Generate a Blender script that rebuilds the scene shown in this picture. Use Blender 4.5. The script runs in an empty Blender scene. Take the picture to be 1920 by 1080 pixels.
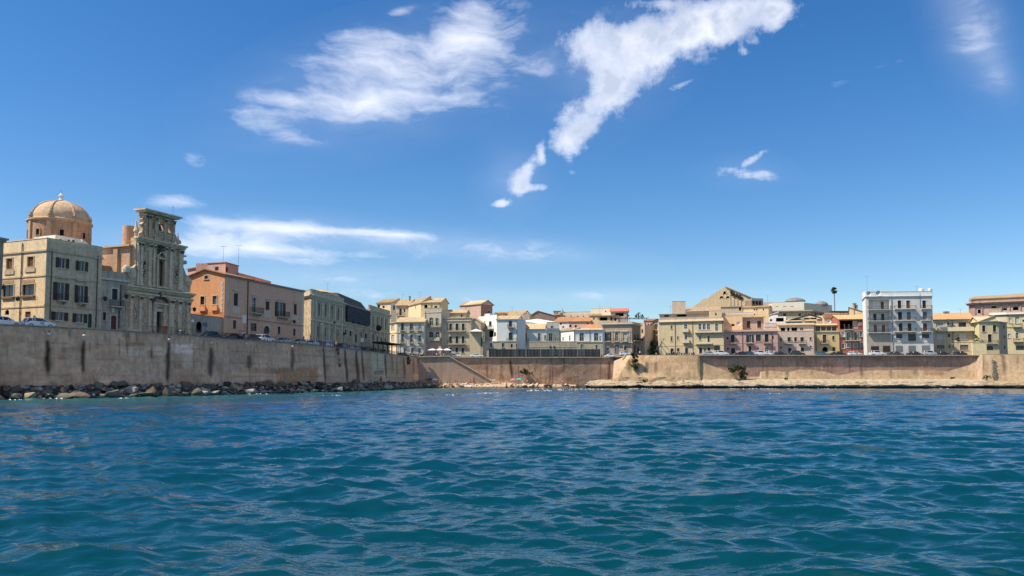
import bpy, bmesh, math, random
import numpy as np
from mathutils import Vector, Matrix
random.seed(7); rng = np.random.RandomState(5)
S = bpy.context.scene
COL = S.collection
# ------------------------------------------------------------------ camera
F = 1480.0; CAMZ = 2.43; PITCH = math.atan(0.061); CYP = 622.0
cam_d = bpy.data.cameras.new('camera'); cam = bpy.data.objects.new('camera', cam_d); COL.objects.link(cam)
cam.location = (0, 0, CAMZ); cam.rotation_euler = (math.pi/2 + PITCH, 0, 0)
cam_d.sensor_width = 36; cam_d.lens = F/1920*36
cam_d.shift_y = (CYP - 540)/1920
cam_d.clip_start = 0.3; cam_d.clip_end = 60000
S.camera = cam
# ------------------------------------------------------------------ light
SUN_EL = 53.0; SUN_AZ = 197.0            # degrees, azimuth counted from +X towards +Y
w = bpy.data.worlds.new('World'); S.world = w; w.use_nodes = True
nt = w.node_tree; bg = nt.nodes['Background']
sky = nt.nodes.new('ShaderNodeTexSky'); sky.sky_type = 'NISHITA'; sky.sun_disc = False
sky.sun_elevation = math.radians(SUN_EL); sky.sun_rotation = math.radians(90 - SUN_AZ)
sky.altitude = 0; sky.air_density = 1.0; sky.dust_density = 0.3; sky.ozone_density = 3.0
hs = nt.nodes.new('ShaderNodeHueSaturation'); hs.inputs['Saturation'].default_value = 1.34; hs.inputs['Hue'].default_value = .505; hs.inputs['Value'].default_value = 1.0
nt.links.new(sky.outputs[0], hs.inputs['Color']); nt.links.new(hs.outputs[0], bg.inputs[0]); bg.inputs[1].default_value = 0.105
sd = bpy.data.lights.new('sun', 'SUN'); sun = bpy.data.objects.new('sun', sd); COL.objects.link(sun)
sd.energy = 5.0; sd.angle = math.radians(0.53); sd.color = (1.0, 0.90, 0.75)
SV = Vector((math.cos(math.radians(SUN_AZ))*math.cos(math.radians(SUN_EL)), math.sin(math.radians(SUN_AZ))*math.cos(math.radians(SUN_EL)), math.sin(math.radians(SUN_EL))))
sun.rotation_euler = SV.to_track_quat('Z', 'Y').to_euler(); sun.location = (0, 0, 80)
S.view_settings.view_transform = 'Standard'; S.view_settings.look = 'None'; S.view_settings.gamma = 1
S.view_settings.exposure = 0.45
try: S.view_settings.use_curve_mapping = False
except Exception: pass
S.cycles.max_bounces = 6; S.cycles.transparent_max_bounces = 8; S.cycles.caustics_reflective = False; S.cycles.caustics_refractive = False
# ------------------------------------------------------------------ picture <-> place
CP, SP = math.cos(PITCH), math.sin(PITCH)
def ray(u, v):
    a = (u-960)/F; b = -(v-CYP)/F
    return (a, CP - b*SP, SP + b*CP)
def at_y(u, v, Y):
    d = ray(u, v); t = Y/d[1]; return (d[0]*t, Y, CAMZ + d[2]*t)
def at_z(u, v, z):
    d = ray(u, v); t = (z-CAMZ)/d[2]; return (d[0]*t, d[1]*t, z)
def at_plane(u, v, A, B):
    d = ray(u, v); nx, ny = B[1]-A[1], -(B[0]-A[0])
    t = (A[0]*nx + A[1]*ny)/(d[0]*nx + d[1]*ny); return (d[0]*t, d[1]*t, CAMZ + d[2]*t)
def proj(x, y, z):
    zz = z-CAMZ; f = y*CP + zz*SP; b = (zz*CP - y*SP)/f
    return 960 + F*x/f, CYP - F*b
CROP = {'F': (0, 0, 1), 'C1': (0, 350, 3.855), 'C2': (180, 370, 4.0), 'C3': (340, 470, 6.0), 'C4': (560, 520, 7.717), 'C5': (700, 540, 7.714),
        'C6': (880, 540, 7.715), 'C7': (1040, 550, 8.31), 'C8': (1210, 520, 6.75), 'C9': (1420, 520, 6.75), 'C10': (1600, 530, 7.2), 'C11': (1740, 530, 7.2),
        'K1': (225, 380, 8.307), 'K2': (225, 500, 8.307)}
def px(c, x, y):
    o = CROP[c]; return o[0] + x/o[2], o[1] + y/o[2]
ROADZ = 9.4; TOPZ = 9.62
# ------------------------------------------------------------------ meshes
class MB:
    def __init__(s): s.v = []; s.f = []; s.m = []
    def poly(s, pts, mi=0):
        n = len(s.v); s.v += [tuple(p) for p in pts]; s.f.append(tuple(range(n, n+len(pts)))); s.m.append(mi)
    def hexa(s, p, mi=0):      # 8 points: bottom ring 0-3, top ring 4-7
        n = len(s.v); s.v += [tuple(q) for q in p]
        for f in ((3, 2, 1, 0), (4, 5, 6, 7), (0, 1, 5, 4), (1, 2, 6, 5), (2, 3, 7, 6), (3, 0, 4, 7)): s.f.append(tuple(n+i for i in f)); s.m.append(mi)
    def box(s, c, sx, sy, sz, mi=0, rz=0):
        ca, sa = math.cos(rz), math.sin(rz)
        P = []
        for z in (-.5, .5):
            for x, y in ((-.5, -.5), (.5, -.5), (.5, .5), (-.5, .5)):
                X, Y = x*sx, y*sy; P.append((c[0]+X*ca-Y*sa, c[1]+X*sa+Y*ca, c[2]+z*sz))
        s.hexa(P, mi)
    def fbox(s, fr, s0, s1, z0, z1, d0, d1, mi=0):   # box in a facade frame: d is outward distance
        P = []
        for z in (z0, z1):
            for a, d in ((s0, d1), (s1, d1), (s1, d0), (s0, d0)): P.append(fr(a, d, z))
        s.hexa(P, mi)
    def tube(s, a, b, r, r2=None, n=6, mi=0, cap=True):
        a, b = Vector(a), Vector(b); r2 = r if r2 is None else r2; d = (b-a)
        if d.length < 1e-6: return
        d.normalize(); x = d.orthogonal().normalized(); y = d.cross(x); n0 = len(s.v)
        for c, rr in ((a, r), (b, r2)):
            for i in range(n):
                t = 2*math.pi*i/n; s.v.append(tuple(c + x*(rr*math.cos(t)) + y*(rr*math.sin(t))))
        for i in range(n): j = (i+1) % n; s.f.append((n0+i, n0+j, n0+n+j, n0+n+i)); s.m.append(mi)
        if cap: s.f.append(tuple(n0+i for i in reversed(range(n)))); s.m.append(mi); s.f.append(tuple(n0+n+i for i in range(n))); s.m.append(mi)
    def lathe(s, c, prof, n=16, mi=0, a0=0, a1=2*math.pi, sy=1):
        full = abs(a1-a0-2*math.pi) < 1e-6; k = n if full else n+1; n0 = len(s.v)
        for r, z in prof:
            for i in range(k):
                t = a0 + (a1-a0)*i/n; s.v.append((c[0]+r*math.cos(t), c[1]+r*math.sin(t)*sy, c[2]+z))
        for j in range(len(prof)-1):
            for i in range(n):
                i2 = (i+1) % k; s.f.append((n0+j*k+i, n0+j*k+i2, n0+(j+1)*k+i2, n0+(j+1)*k+i)); s.m.append(mi)
    def build(s, name, mats, parent=None, org=None, smooth=False):
        me = bpy.data.meshes.new(name)
        o3 = org if org is not None else ((0, 0, 0))
        me.from_pydata([(p[0]-o3[0], p[1]-o3[1], p[2]-o3[2]) for p in s.v], [], s.f)
        if not isinstance(mats, (list, tuple)): mats = [mats]
        for m in mats: me.materials.append(m)
        if len(mats) > 1: me.polygons.foreach_set('material_index', s.m)
        if smooth: me.polygons.foreach_set('use_smooth', [True]*len(s.f))
        me.update()
        return link(name, me, parent)
def link(name, me, parent=None, loc=None):
    o = bpy.data.objects.new(name, me); COL.objects.link(o)
    if parent is not None: o.parent = parent
    if loc is not None: o.location = loc
    return o
def tag(o, label=None, cat=None, group=None, kind=None):
    if label: o['label'] = label
    if cat: o['category'] = cat
    if group: o['group'] = group
    if kind: o['kind'] = kind
    return o
def thing(name, loc, label, cat, group=None, rz=0):
    o = bpy.data.objects.new(name, None); COL.objects.link(o); o.location = loc; o.rotation_euler = (0, 0, rz); o.empty_display_size = .5
    return tag(o, label, cat, group)
def copy_tree(o, parent=None):
    c = o.copy(); COL.objects.link(c); c.parent = parent
    for ch in list(o.children): copy_tree(ch, c)
    return c
def frame_of(A, B):
    dx, dy = B[0]-A[0], B[1]-A[1]; L = math.hypot(dx, dy); dx /= L; dy /= L; nx, ny = dy, -dx    # outward when seen with A on the left
    def fr(a, d, z): return (A[0]+dx*a+nx*d, A[1]+dy*a+ny*d, z)
    return fr, L
# ------------------------------------------------------------------ materials
def s2l(c):
    return tuple((x/255/12.92 if x/255 <= .04045 else ((x/255+.055)/1.055)**2.4) for x in c)
def newmat(name, rough=.8, spec=.3):
    m = bpy.data.materials.new(name); m.use_nodes = True; b = m.node_tree.nodes['Principled BSDF']
    b.inputs['Roughness'].default_value = rough; b.inputs['Specular IOR Level'].default_value = spec
    return m, m.node_tree, b
def N(t, typ, **k):
    n = t.nodes.new(typ)
    for a, b in k.items():
        if a in n.inputs: n.inputs[a].default_value = b
        else: setattr(n, a, b)
    return n
def noise(t, vec, scale, detail=4, rough=.55, stretch=None, dim='3D'):
    if stretch is not None:
        mp = N(t, 'ShaderNodeMapping'); mp.inputs['Scale'].default_value = stretch; t.links.new(vec, mp.inputs['Vector']); vec = mp.outputs[0]
    n = N(t, 'ShaderNodeTexNoise'); n.inputs['Scale'].default_value = scale; n.inputs['Detail'].default_value = detail; n.inputs['Roughness'].default_value = rough
    t.links.new(vec, n.inputs['Vector']); return n.outputs['Fac']
def mapr(t, x, a, b, c, d):
    n = N(t, 'ShaderNodeMapRange'); t.links.new(x, n.inputs[0])
    for i, q in enumerate((a, b, c, d)): n.inputs[i+1].default_value = q
    return n.outputs[0]
def mix(t, fac, a, b, mode='MIX'):
    n = N(t, 'ShaderNodeMix', data_type='RGBA', blend_type=mode)
    for s, q in ((n.inputs['Factor'], fac), (n.inputs[6], a), (n.inputs[7], b)):
        if hasattr(q, 'node'): t.links.new(q, s)
        elif isinstance(q, (int, float)): s.default_value = q
        else: s.default_value = (*q, 1) if len(q) == 3 else q
    return n.outputs[2]
def bump(t, b, h, strength=.4, dist=.05):
    n = N(t, 'ShaderNodeBump'); n.inputs['Strength'].default_value = strength; n.inputs['Distance'].default_value = dist
    t.links.new(h, n.inputs['Height']); t.links.new(n.outputs[0], b.inputs['Normal'])
_mc = {}
def plaster(col, dirt=.5, name='plaster', patch=None, rough=.9):
    k = ('pl', col, dirt, patch)
    if k in _mc: return _mc[k]
    m, t, b = newmat(name, rough, .15); g = N(t, 'ShaderNodeNewGeometry').outputs['Position']; dirt = min(1.15, dirt*1.45)
    n1 = noise(t, g, .35, 5, .6); n2 = noise(t, g, 2.2, 5, .65); n3 = noise(t, g, 1.0, 4, .6, (1.3, 1.3, .12)); n4 = noise(t, g, 9, 4, .7)
    dk = tuple(c*.45 for c in col); lt = tuple(min(.9, c*1.18+.02) for c in col); gy = (sum(col)/3*.55,)*3
    c = mix(t, mapr(t, n1, .35, .7, 0, .75*dirt+.15), col, lt)
    c = mix(t, mapr(t, n2, .45, .75, 0, dirt*.8), c, dk)
    c = mix(t, mapr(t, n3, .5, .78, 0, dirt*.9), c, gy)
    if patch: c = mix(t, mapr(t, noise(t, g, .5, 3, .5), .55, .6, 0, .8), c, patch)
    t.links.new(c, b.inputs['Base Color']); bump(t, b, n4, .35, .03)
    _mc[k] = m; return m
def stone(col, scale=1.6, dirt=.8, name='stone'):
    k = ('st', col, scale, dirt)
    if k in _mc: return _mc[k]
    m, t, b = newmat(name, .92, .15); g = N(t, 'ShaderNodeNewGeometry').outputs['Position']
    vo = N(t, 'ShaderNodeTexVoronoi'); vo.inputs['Scale'].default_value = scale
    mp = N(t, 'ShaderNodeMapping'); mp.inputs['Scale'].default_value = (1, 1, 1.8); t.links.new(g, mp.inputs[0]); t.links.new(mp.outputs[0], vo.inputs['Vector'])
    n2 = noise(t, g, 1.2, 6, .7); n3 = noise(t, g, .9, 4, .6, (1.5, 1.5, .15))
    dk = tuple(c*.3 for c in col); lt = tuple(min(.9, c*1.3) for c in col)
    c = mix(t, .35, col, mix(t, vo.outputs['Color'], dk, lt))
    c = mix(t, mapr(t, n2, .42, .72, 0, dirt), c, dk); c = mix(t, mapr(t, n3, .5, .7, 0, dirt*.8), c, tuple(q*.35 for q in col))
    t.links.new(c, b.inputs['Base Color']); bump(t, b, n2, .6, .08); _mc[k] = m; return m
def paint(col, rough=.5, name='paint', spec=.4, metal=0):
    k = ('pt', col, rough, spec, metal)
    if k in _mc: return _mc[k]
    m, t, b = newmat(name, rough, spec); b.inputs['Metallic'].default_value = metal
    g = N(t, 'ShaderNodeNewGeometry').outputs['Position']; n = noise(t, g, 3, 4, .6)
    t.links.new(mix(t, mapr(t, n, .4, .75, 0, .5), col, tuple(c*.6 for c in col)), b.inputs['Base Color']); _mc[k] = m; return m
def tile(col, name='roof_tiles'):
    k = ('ti', col)
    if k in _mc: return _mc[k]
    m, t, b = newmat(name, .9, .15); g = N(t, 'ShaderNodeNewGeometry').outputs['Position']
    n1 = noise(t, g, .6, 5, .65); n2 = noise(t, g, 5, 3, .7); wv = N(t, 'ShaderNodeTexWave', wave_type='BANDS', bands_direction='X'); wv.inputs['Scale'].default_value = 1.4; wv.inputs['Distortion'].default_value = .6
    t.links.new(g, wv.inputs[0])
    c = mix(t, mapr(t, n1, .35, .7, 0, .8), col, tuple(q*.62 for q in col)); c = mix(t, mapr(t, n2, .4, .8, 0, .6), c, tuple(min(.9, q*1.35) for q in col))
    c = mix(t, mapr(t, wv.outputs['Fac'], 0, .35, .35, 0), c, tuple(q*.4 for q in col))
    t.links.new(c, b.inputs['Base Color']); bump(t, b, wv.outputs['Fac'], .6, .06); _mc[k] = m; return m
def glass_dark(col=(.02, .025, .03)):
    k = ('gl', col)
    if k in _mc: return _mc[k]
    m, t, b = newmat('window_glass', .12, .5); b.inputs['Base Color'].default_value = (*col, 1); _mc[k] = m; return m
# ------------------------------------------------------------------ sea wall line (top front edge, plan)
def pu(u, Y, v=660): p = at_y(u, v, Y); return (p[0], p[1])
WL = [(0, 101.5, 606), (100, 106.5, 611), (200, 112.2, 616), (370, 128, 628), (430, 137, 633), (500, 146, 638), (600, 164, 646), (700, 200, 658), (741, 225, 663), (787, 250, 669)]
WLP = [(-128.0, -30.0), (-96.0, 40.0)] + [pu(u, Y, v) for u, Y, v in WL]
def lookup(u, off=0.0):
    """point `off` metres landward of the left wall line along the picture column u"""
    d = ray(u, 640); best = None
    for i in range(len(WLP)-1):
        A, B = WLP[i], WLP[i+1]; dx, dy = B[0]-A[0], B[1]-A[1]; L = math.hypot(dx, dy); nx, ny = -dy/L, dx/L
        A2 = (A[0]+nx*off, A[1]+ny*off); B2 = (B[0]+nx*off, B[1]+ny*off)
        det = d[0]*(-dy) + d[1]*dx
        if abs(det) < 1e-9: continue
        t = (A2[0]*(-dy) + A2[1]*dx)/det; s = ((d[0]*t-A2[0])*dx + (d[1]*t-A2[1])*dy)/L/L
        if t > 0 and -.08 <= s <= 1.08: best = (d[0]*t, d[1]*t, math.atan2(dy, dx)); break
    return best
# ------------------------------------------------------------------ ground, road
asphalt = paint((.06, .058, .055), .9, 'asphalt'); paving = plaster((.30, .27, .23), .6, 'paving_stone'); earth = plaster((.2, .17, .13), .6, 'earth')
CEN = [pu(787, 250), pu(1142, 248.5)]
RW0 = pu(1310, 230); RW1 = pu(1838, 229.5)
RB0 = pu(1838, 227.5); RB1 = pu(1925, 224); RB2 = pu(2350, 206)
edge = WLP + [CEN[1], pu(1176, 232.5), pu(1311, 229.6), RW0, RW1, RB0, RB1, RB2]
mb = MB(); pts = [(p[0], p[1]+.9, ROADZ) for p in edge]
far = [(1500, 200, ROADZ), (3000, 1200, ROADZ), (3000, 4000, ROADZ), (-3000, 4000, ROADZ), (-3000, 60, ROADZ), (-400, 30, ROADZ)]
for i in range(len(pts)-1):
    a, b = pts[i], pts[i+1]; mb.poly([a, b, (b[0]*1.0, 700, ROADZ), (a[0], 700, ROADZ)])
mb.poly([(pts[0][0], pts[0][1], ROADZ), (pts[0][0], 700, ROADZ), (-2500, 700, ROADZ), (-2500, 20, ROADZ)])
mb.poly([(pts[-1][0], pts[-1][1], ROADZ), (2500, 180, ROADZ), (2500, 700, ROADZ), (pts[-1][0], 700, ROADZ)])
mb.poly([(-2500, 700, ROADZ), (2500, 700, ROADZ), (3500, 4000, ROADZ), (-3500, 4000, ROADZ)])
tag(mb.build('road', asphalt), 'grey asphalt of the quay road and the town ground behind it', kind='structure')
# pavement strip behind the parapet with a kerb
mb = MB()
for i in range(len(WLP)-1):
    A, B = WLP[i], WLP[i+1]; fr, L = frame_of(A, B)
    mb.fbox(fr, 0, L, ROADZ-.05, ROADZ+.14, -2.0, -.5)
tag(mb.build('pavement', paving), 'narrow kerbed pavement behind the parapet of the quay', kind='structure')
# ------------------------------------------------------------------ sea walls with painted-on dirt that stays put
def wallmat(base, name):
    m, t, b = newmat(name, .93, .12); g = N(t, 'ShaderNodeNewGeometry').outputs['Position']
    at = N(t, 'ShaderNodeAttribute', attribute_name='tint').outputs['Color']
    n1 = noise(t, g, .16, 5, .6); n2 = noise(t, g, 1.3, 6, .7); n3 = noise(t, g, .7, 5, .65, (1.6, 1.6, .09)); n4 = noise(t, g, 5, 5, .7)
    dk = tuple(c*.5 for c in base); lt = tuple(c*1.35 for c in base)
    c = mix(t, mapr(t, n1, .38, .62, 0, 1), base, lt); c = mix(t, mapr(t, n2, .42, .72, 0, .8), c, dk)
    c = mix(t, mapr(t, n3, .5, .72, 0, .55), c, tuple(q*.42 for q in base)); c = mix(t, mapr(t, n4, .3, .8, 0, .35), c, lt)
    c = mix(t, 1.0, c, at, 'MULTIPLY'); t.links.new(c, b.inputs['Base Color']); bump(t, b, n2, .7, .12); return m
def fbm2(x, y, seed=0, octv=4):
    r = np.random.RandomState(seed); out = np.zeros_like(x); a = 1
    for o in range(octv):
        for k in range(4):
            th = r.uniform(0, 6.28); ph = r.uniform(0, 6.28); f = (2.0**o)*r.uniform(.8, 1.25)
            out += a*np.sin(f*(x*math.cos(th)+y*math.sin(th))+ph + 1.3*np.sin(.7*f*(x*math.sin(th)-y*math.cos(th))+ph*2))/4
        a *= .55
    return out
def gridwall(name, tops, bases, ztop, zbot, mat, ds, marks, parent=None, rough=.05, seed=1):
    """battered wall between a top polyline and a base polyline; marks(u, v, rgb) tints points by where dirt really sits"""
    def resample(P):
        P = np.array(P); d = np.hypot(*(P[1:]-P[:-1]).T); return P, np.concatenate([[0], np.cumsum(d)])
    T, tc = resample(tops); Bp, bc = resample(bases)
    n = max(2, int(tc[-1]/ds)); m = max(2, int((ztop-zbot)/ds)); q = np.unique(np.concatenate([np.linspace(0, 1, n), tc/tc[-1]])); n = len(q)
    tx = np.interp(q, tc/tc[-1], T[:, 0]); ty = np.interp(q, tc/tc[-1], T[:, 1]); bx = np.interp(q, tc/tc[-1], Bp[:, 0]); by = np.interp(q, tc/tc[-1], Bp[:, 1])
    h = np.linspace(0, 1, m)[:, None]; X = bx*(1-h)+tx*h; Y = by*(1-h)+ty*h; Z = zbot+(ztop-zbot)*h + 0*X
    Lr = q*tc[-1]
    Y = Y + rough*fbm2(Lr[None, :]*.9 + 0*Z, Z*1.1, seed) * (h < .985)
    v = np.stack([X, Y, Z], -1).reshape(-1, 3)
    idx = np.arange(m*n).reshape(m, n); f = np.stack([idx[:-1, :-1], idx[:-1, 1:], idx[1:, 1:], idx[1:, :-1]], -1).reshape(-1, 4)
    me = np_mesh(name, v, f); me.materials.append(mat)
    zz = v[:, 2]-CAMZ; fw = v[:, 1]*CP+zz*SP; U = 960+F*v[:, 0]/fw; V = CYP-F*(zz*CP-v[:, 1]*SP)/fw
    rgb = np.ones((len(v), 3)); wob = fbm2(U*.09, V*.12, seed+9)
    rgb = marks(U, V, rgb, wob, v)
    a = me.attributes.new('tint', 'FLOAT_COLOR', 'POINT'); a.data.foreach_set('color', np.concatenate([np.clip(rgb, 0, 2), np.ones((len(v), 1))], 1).astype(np.float32).ravel())
    return link(name, me, parent)
def np_mesh(name, v, f, smooth=True):
    me = bpy.data.meshes.new(name); k = f.shape[1]
    me.vertices.add(len(v)); me.vertices.foreach_set('co', np.asarray(v, np.float32).ravel())
    me.loops.add(f.size); me.loops.foreach_set('vertex_index', f.astype(np.int32).ravel())
    me.polygons.add(len(f)); me.polygons.foreach_set('loop_start', np.arange(0, f.size, k, dtype=np.int32))
    me.polygons.foreach_set('use_smooth', np.ones(len(f), bool) if smooth else np.zeros(len(f), bool))
    me.update(calc_edges=True); return me
def streak(U, V, rgb, u0, v0, u1, v1, w, k, wob):
    t = np.clip((V-v0)/(v1-v0), 0, 1); uc = u0+(u1-u0)*t
    d = np.abs(U-uc+wob*w*.25)/(w*(.55+.6*np.sin(np.pi*np.clip(t, .05, 1))))
    a = np.clip(1.25-d, 0, 1)*np.clip((V-v0)/4, 0, 1)*np.clip((v1-V)/12, 0, 1)*k
    return rgb*(1-a[:, None]*.97)
def blot(U, V, rgb, u, v, ru, rv, col, k, wob, hard=3):
    d = np.maximum(np.abs(U-u)/ru, np.abs(V-v)/rv)**2 + wob*.35
    a = np.clip((1-d)*hard, 0, 1)*k; return rgb*(1-a[:, None]) + rgb*np.array(col)*a[:, None]
def scuff(U, V, rgb, wob, seed, n, x0, x1, y0, y1, k=.3, ns=0):
    r = random.Random(seed)
    for _ in range(n):
        u, q, a, b, c = r.uniform(x0, x1), r.uniform(y0, y1), r.uniform(4, 30), r.uniform(2, 11), r.choice(((.62, .6, .6), (.78, .72, .66), (1.3, 1.26, 1.2), (1.2, 1.12, 1.02), (.85, .7, .6)))
        m = (np.abs(U-u) < a*2.2) & (np.abs(V-q) < b*2.2)
        if m.any(): rgb[m] = blot(U[m], V[m], rgb[m], u, q, a, b, c, r.uniform(.3, 1)*k*2, wob[m], 2.2)
    for _ in range(ns):
        u, q = r.uniform(x0, x1), y0+r.uniform(-6, 30); m = np.abs(U-u) < 12; rgb[m] = streak(U[m], V[m], rgb[m], u, q, u+r.uniform(-1, 2), q+r.uniform(10, 50), r.uniform(.7, 2.2), r.uniform(.15, .5), wob[m])
    return rgb
def marks_left(U, V, rgb, wob, v):
    rgb = scuff(U, V, rgb, wob, 5, 110, -20, 780, 620, 722, .34, 60)
    for zc in (3.1, 5.3, 7.4): j_ = np.abs(v[:, 2]-zc-.08*wob) < .09; rgb[j_ & (np.sin(U*.05+zc*3) > -.3)] *= .8
    for a in ((90, 636, 89, 706, 7, .95), (157, 636, 154, 706, 4.5, .9), (316, 640, 314, 722, 5, .85), (396, 650, 394, 712, 6, .8), (467, 664, 468, 700, 6, .7), (548, 650, 549, 700, 4.5, .7),
              (130, 616, 132, 640, 3, .5), (197, 622, 198, 650, 3, .4), (237, 620, 238, 640, 6, .4), (285, 644, 284, 682, 2.2, .7), (606, 648, 611, 722, 2.6, .8), (646, 653, 652, 722, 3, .8), (668, 655, 672, 722, 3.6, .8), (678, 655, 683, 720, 2.4, .7), (722, 662, 724, 712, 2, .8), (757, 668, 759, 712, 2.2, .7), (775, 670, 776, 705, 2, .5), (707, 660, 708, 700, 2, .4), (744, 668, 745, 706, 2, .4), (735, 665, 737, 706, 3, .4)):
        rgb = streak(U, V, rgb, *a, wob)
    for a in ((633, 655, 3, 3), (634, 663, 2.2, 3), (637, 685, 3, 4), (636, 675, 1.5, 3)): rgb = blot(U, V, rgb, *a, (.2, .2, .2), .9, wob)
    pale = (1.35, 1.5, 1.7)
    for a in ((345, 653, 16, 9), (352, 672, 10, 16), (338, 650, 22, 4), (320, 657, 20, 6), (290, 654, 16, 4), (250, 662, 26, 6), (300, 664, 14, 4)): rgb = blot(U, V, rgb, *a, pale, .6, wob, 4)
    rgb = blot(U, V, rgb, 134, 672, 8, 8, (.95, 1.05, 1.35), .5, wob)
    rgb = blot(U, V, rgb, 290, 705, 42, 9, (.95, 1.02, 1.12), .6, wob)
    rgb = blot(U, V, rgb, 275, 652, 50, 6, (1.2, 1.25, 1.3), .35, wob, 2)
    rgb = blot(U, V, rgb, 430, 672, 34, 28, (.86, .9, .97), .7, wob, 1.5)
    rgb = blot(U, V, rgb, 560, 704, 39, 16, (.8, .66, .55), .85, wob, 6)          # bare brick panel
    rgb = blot(U, V, rgb, 553, 684, 33, 2.5, (1.25, 1.2, 1.15), .6, wob, 4)
    rgb = blot(U, V, rgb, 485, 706, 36, 6, (1.15, 1.2, 1.2), .6, wob, 4)
    rgb = blot(U, V, rgb, 710, 680, 13, 22, (1.05, 1.3, 1.35), .75, wob, 5); rgb = blot(U, V, rgb, 717, 706, 8, 7, (1.1, 1.3, 1.35), .6, wob, 5); rgb = blot(U, V, rgb, 735, 690, 14, 20, (1.1, 1.15, 1.05), .6, wob, 3)
    rgb = blot(U, V, rgb, 710, 698, 10, 4, (.45, .45, .5), .8, wob); rgb = blot(U, V, rgb, 783, 707, 8, 6, (1.5, 1.45, 1.1), .8, wob, 6)
    rgb = blot(U, V, rgb, 772, 690, 14, 30, (1.3, 1.12, .98), .6, wob, 2)
    lo = np.clip((1.9+wob*.5-v[:, 2])/.9, 0, 1)[:, None]; rgb = rgb*(1-lo*.72)                                   # wet and weedy foot
    up = np.clip((v[:, 2]-8.6)/.8, 0, 1)[:, None]; rgb = rgb*(1-up*.12)
    return rgb
def marks_centre(U, V, rgb, wob, v):
    rgb = scuff(U, V, rgb, wob, 8, 50, 790, 1145, 672, 722, .3, 30)
    for a in ((793, 676, 793, 718, 2.5, .8), (813, 680, 814, 712, 3, .5), (833, 680, 832, 708, 3, .3), (957, 673, 960, 714, 3.4, .85), (990, 670, 992, 700, 2, .3), (1034, 668, 1035, 690, 2, .4), (1057, 668, 1058, 705, 2.2, .5), (1121, 668, 1121, 672, 2, .4), (1143, 676, 1142, 720, 3, .7), (940, 700, 941, 722, 6, .4), (1065, 705, 1067, 722, 6, .4)): rgb = streak(U, V, rgb, *a, wob)
    rgb = blot(U, V, rgb, 1092, 692, 46, 34, (.66, .70, .76), .75, wob, 1.2)
    rgb = blot(U, V, rgb, 1015, 676, 25, 5, (.8, .78, .75), .4, wob, 2)
    rgb = blot(U, V, rgb, 880, 682, 50, 10, (.85, .85, .85), .4, wob, 2)
    rgb = blot(U, V, rgb, 938, 704, 12, 14, (1.2, 1.12, 1.0), .5, wob, 2)
    rgb = blot(U, V, rgb, 820, 692, 34, 22, (1.02, .96, .92), .5, wob, 2)
    lo = np.clip((1.5+wob*.5-v[:, 2])/.9, 0, 1)[:, None]; rgb = rgb*(1-lo*.6)
    return rgb
def marks_bastion(U, V, rgb, wob, v):
    rgb = scuff(U, V, rgb, wob, 10, 24, 1150, 1310, 670, 705, .2, 8)
    for a in ((1180, 672, 1179, 704, 5, .65), (1191, 672, 1192, 702, 7, .55), (1213, 676, 1213, 704, 5, .6), (1230, 676, 1230, 704, 3, .6), (1310, 662, 1312, 712, 3, .6), (1214, 669, 1214, 676, 1.5, .8), (1231, 669, 1231, 676, 1.5, .8)): rgb = streak(U, V, rgb, *a, wob)
    return rgb
def marks_right(U, V, rgb, wob, v):
    rgb = scuff(U, V, rgb, wob, 9, 60, 1310, 1840, 668, 705, .3, 40)
    for a in ((1350, 668, 1350, 690, 8, .2), (1501, 666, 1501, 680, 1.5, .5), (1475, 676, 1474, 684, 4, .5), (1483, 678, 1484, 686, 5, .4), (1650, 668, 1651, 676, 2, .6), (1728, 665, 1729, 672, 6, .4), (1840, 664, 1841, 680, 3, .4)): rgb = streak(U, V, rgb, *a, wob)
    return rgb
def marks_skirt(U, V, rgb, wob, v):
    for a in ((1438, 690, 1438, 712, 3, .6), (1476, 690, 1476, 714, 3.6, .5), (1522, 688, 1522, 710, 3.6, .4), (1574, 690, 1574, 704, 3, .9), (1616, 690, 1616, 712, 4, .6), (1671, 690, 1671, 712, 4, .5), (1716, 688, 1718, 710, 6, .5), (1780, 690, 1780, 700, 2, .6), (1378, 688, 1380, 714, 8, .7), (1392, 700, 1394, 712, 3, .5)): rgb = streak(U, V, rgb, *a, wob)
    rgb = blot(U, V, rgb, 1749, 699, 20, 5, (.62, .5, .4), .6, wob, 3)
    return rgb
def marks_end(U, V, rgb, wob, v):
    for a in ((1842, 660, 1844, 705, 2.5, .4), (1881, 662, 1883, 705, 4, .55), (1908, 664, 1909, 690, 2, .4), (1930, 664, 1931, 700, 3, .4)): rgb = streak(U, V, rgb, *a, wob)
    return rgb
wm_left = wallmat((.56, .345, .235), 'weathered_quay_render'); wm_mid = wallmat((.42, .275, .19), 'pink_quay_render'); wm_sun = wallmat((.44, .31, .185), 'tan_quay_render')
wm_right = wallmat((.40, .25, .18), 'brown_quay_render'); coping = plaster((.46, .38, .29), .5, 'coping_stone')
def seawall(label, loc):
    return thing('sea_wall', loc, label, 'sea wall', 'sea walls of the quay')
def offs(P, d):
    out = []
    for i, p in enumerate(P):
        a = P[max(0, i-1)]; b = P[min(len(P)-1, i+1)]; dx, dy = b[0]-a[0], b[1]-a[1]; L = math.hypot(dx, dy); out.append((p[0]+dy/L*d, p[1]-dx/L*d))
    return out
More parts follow.
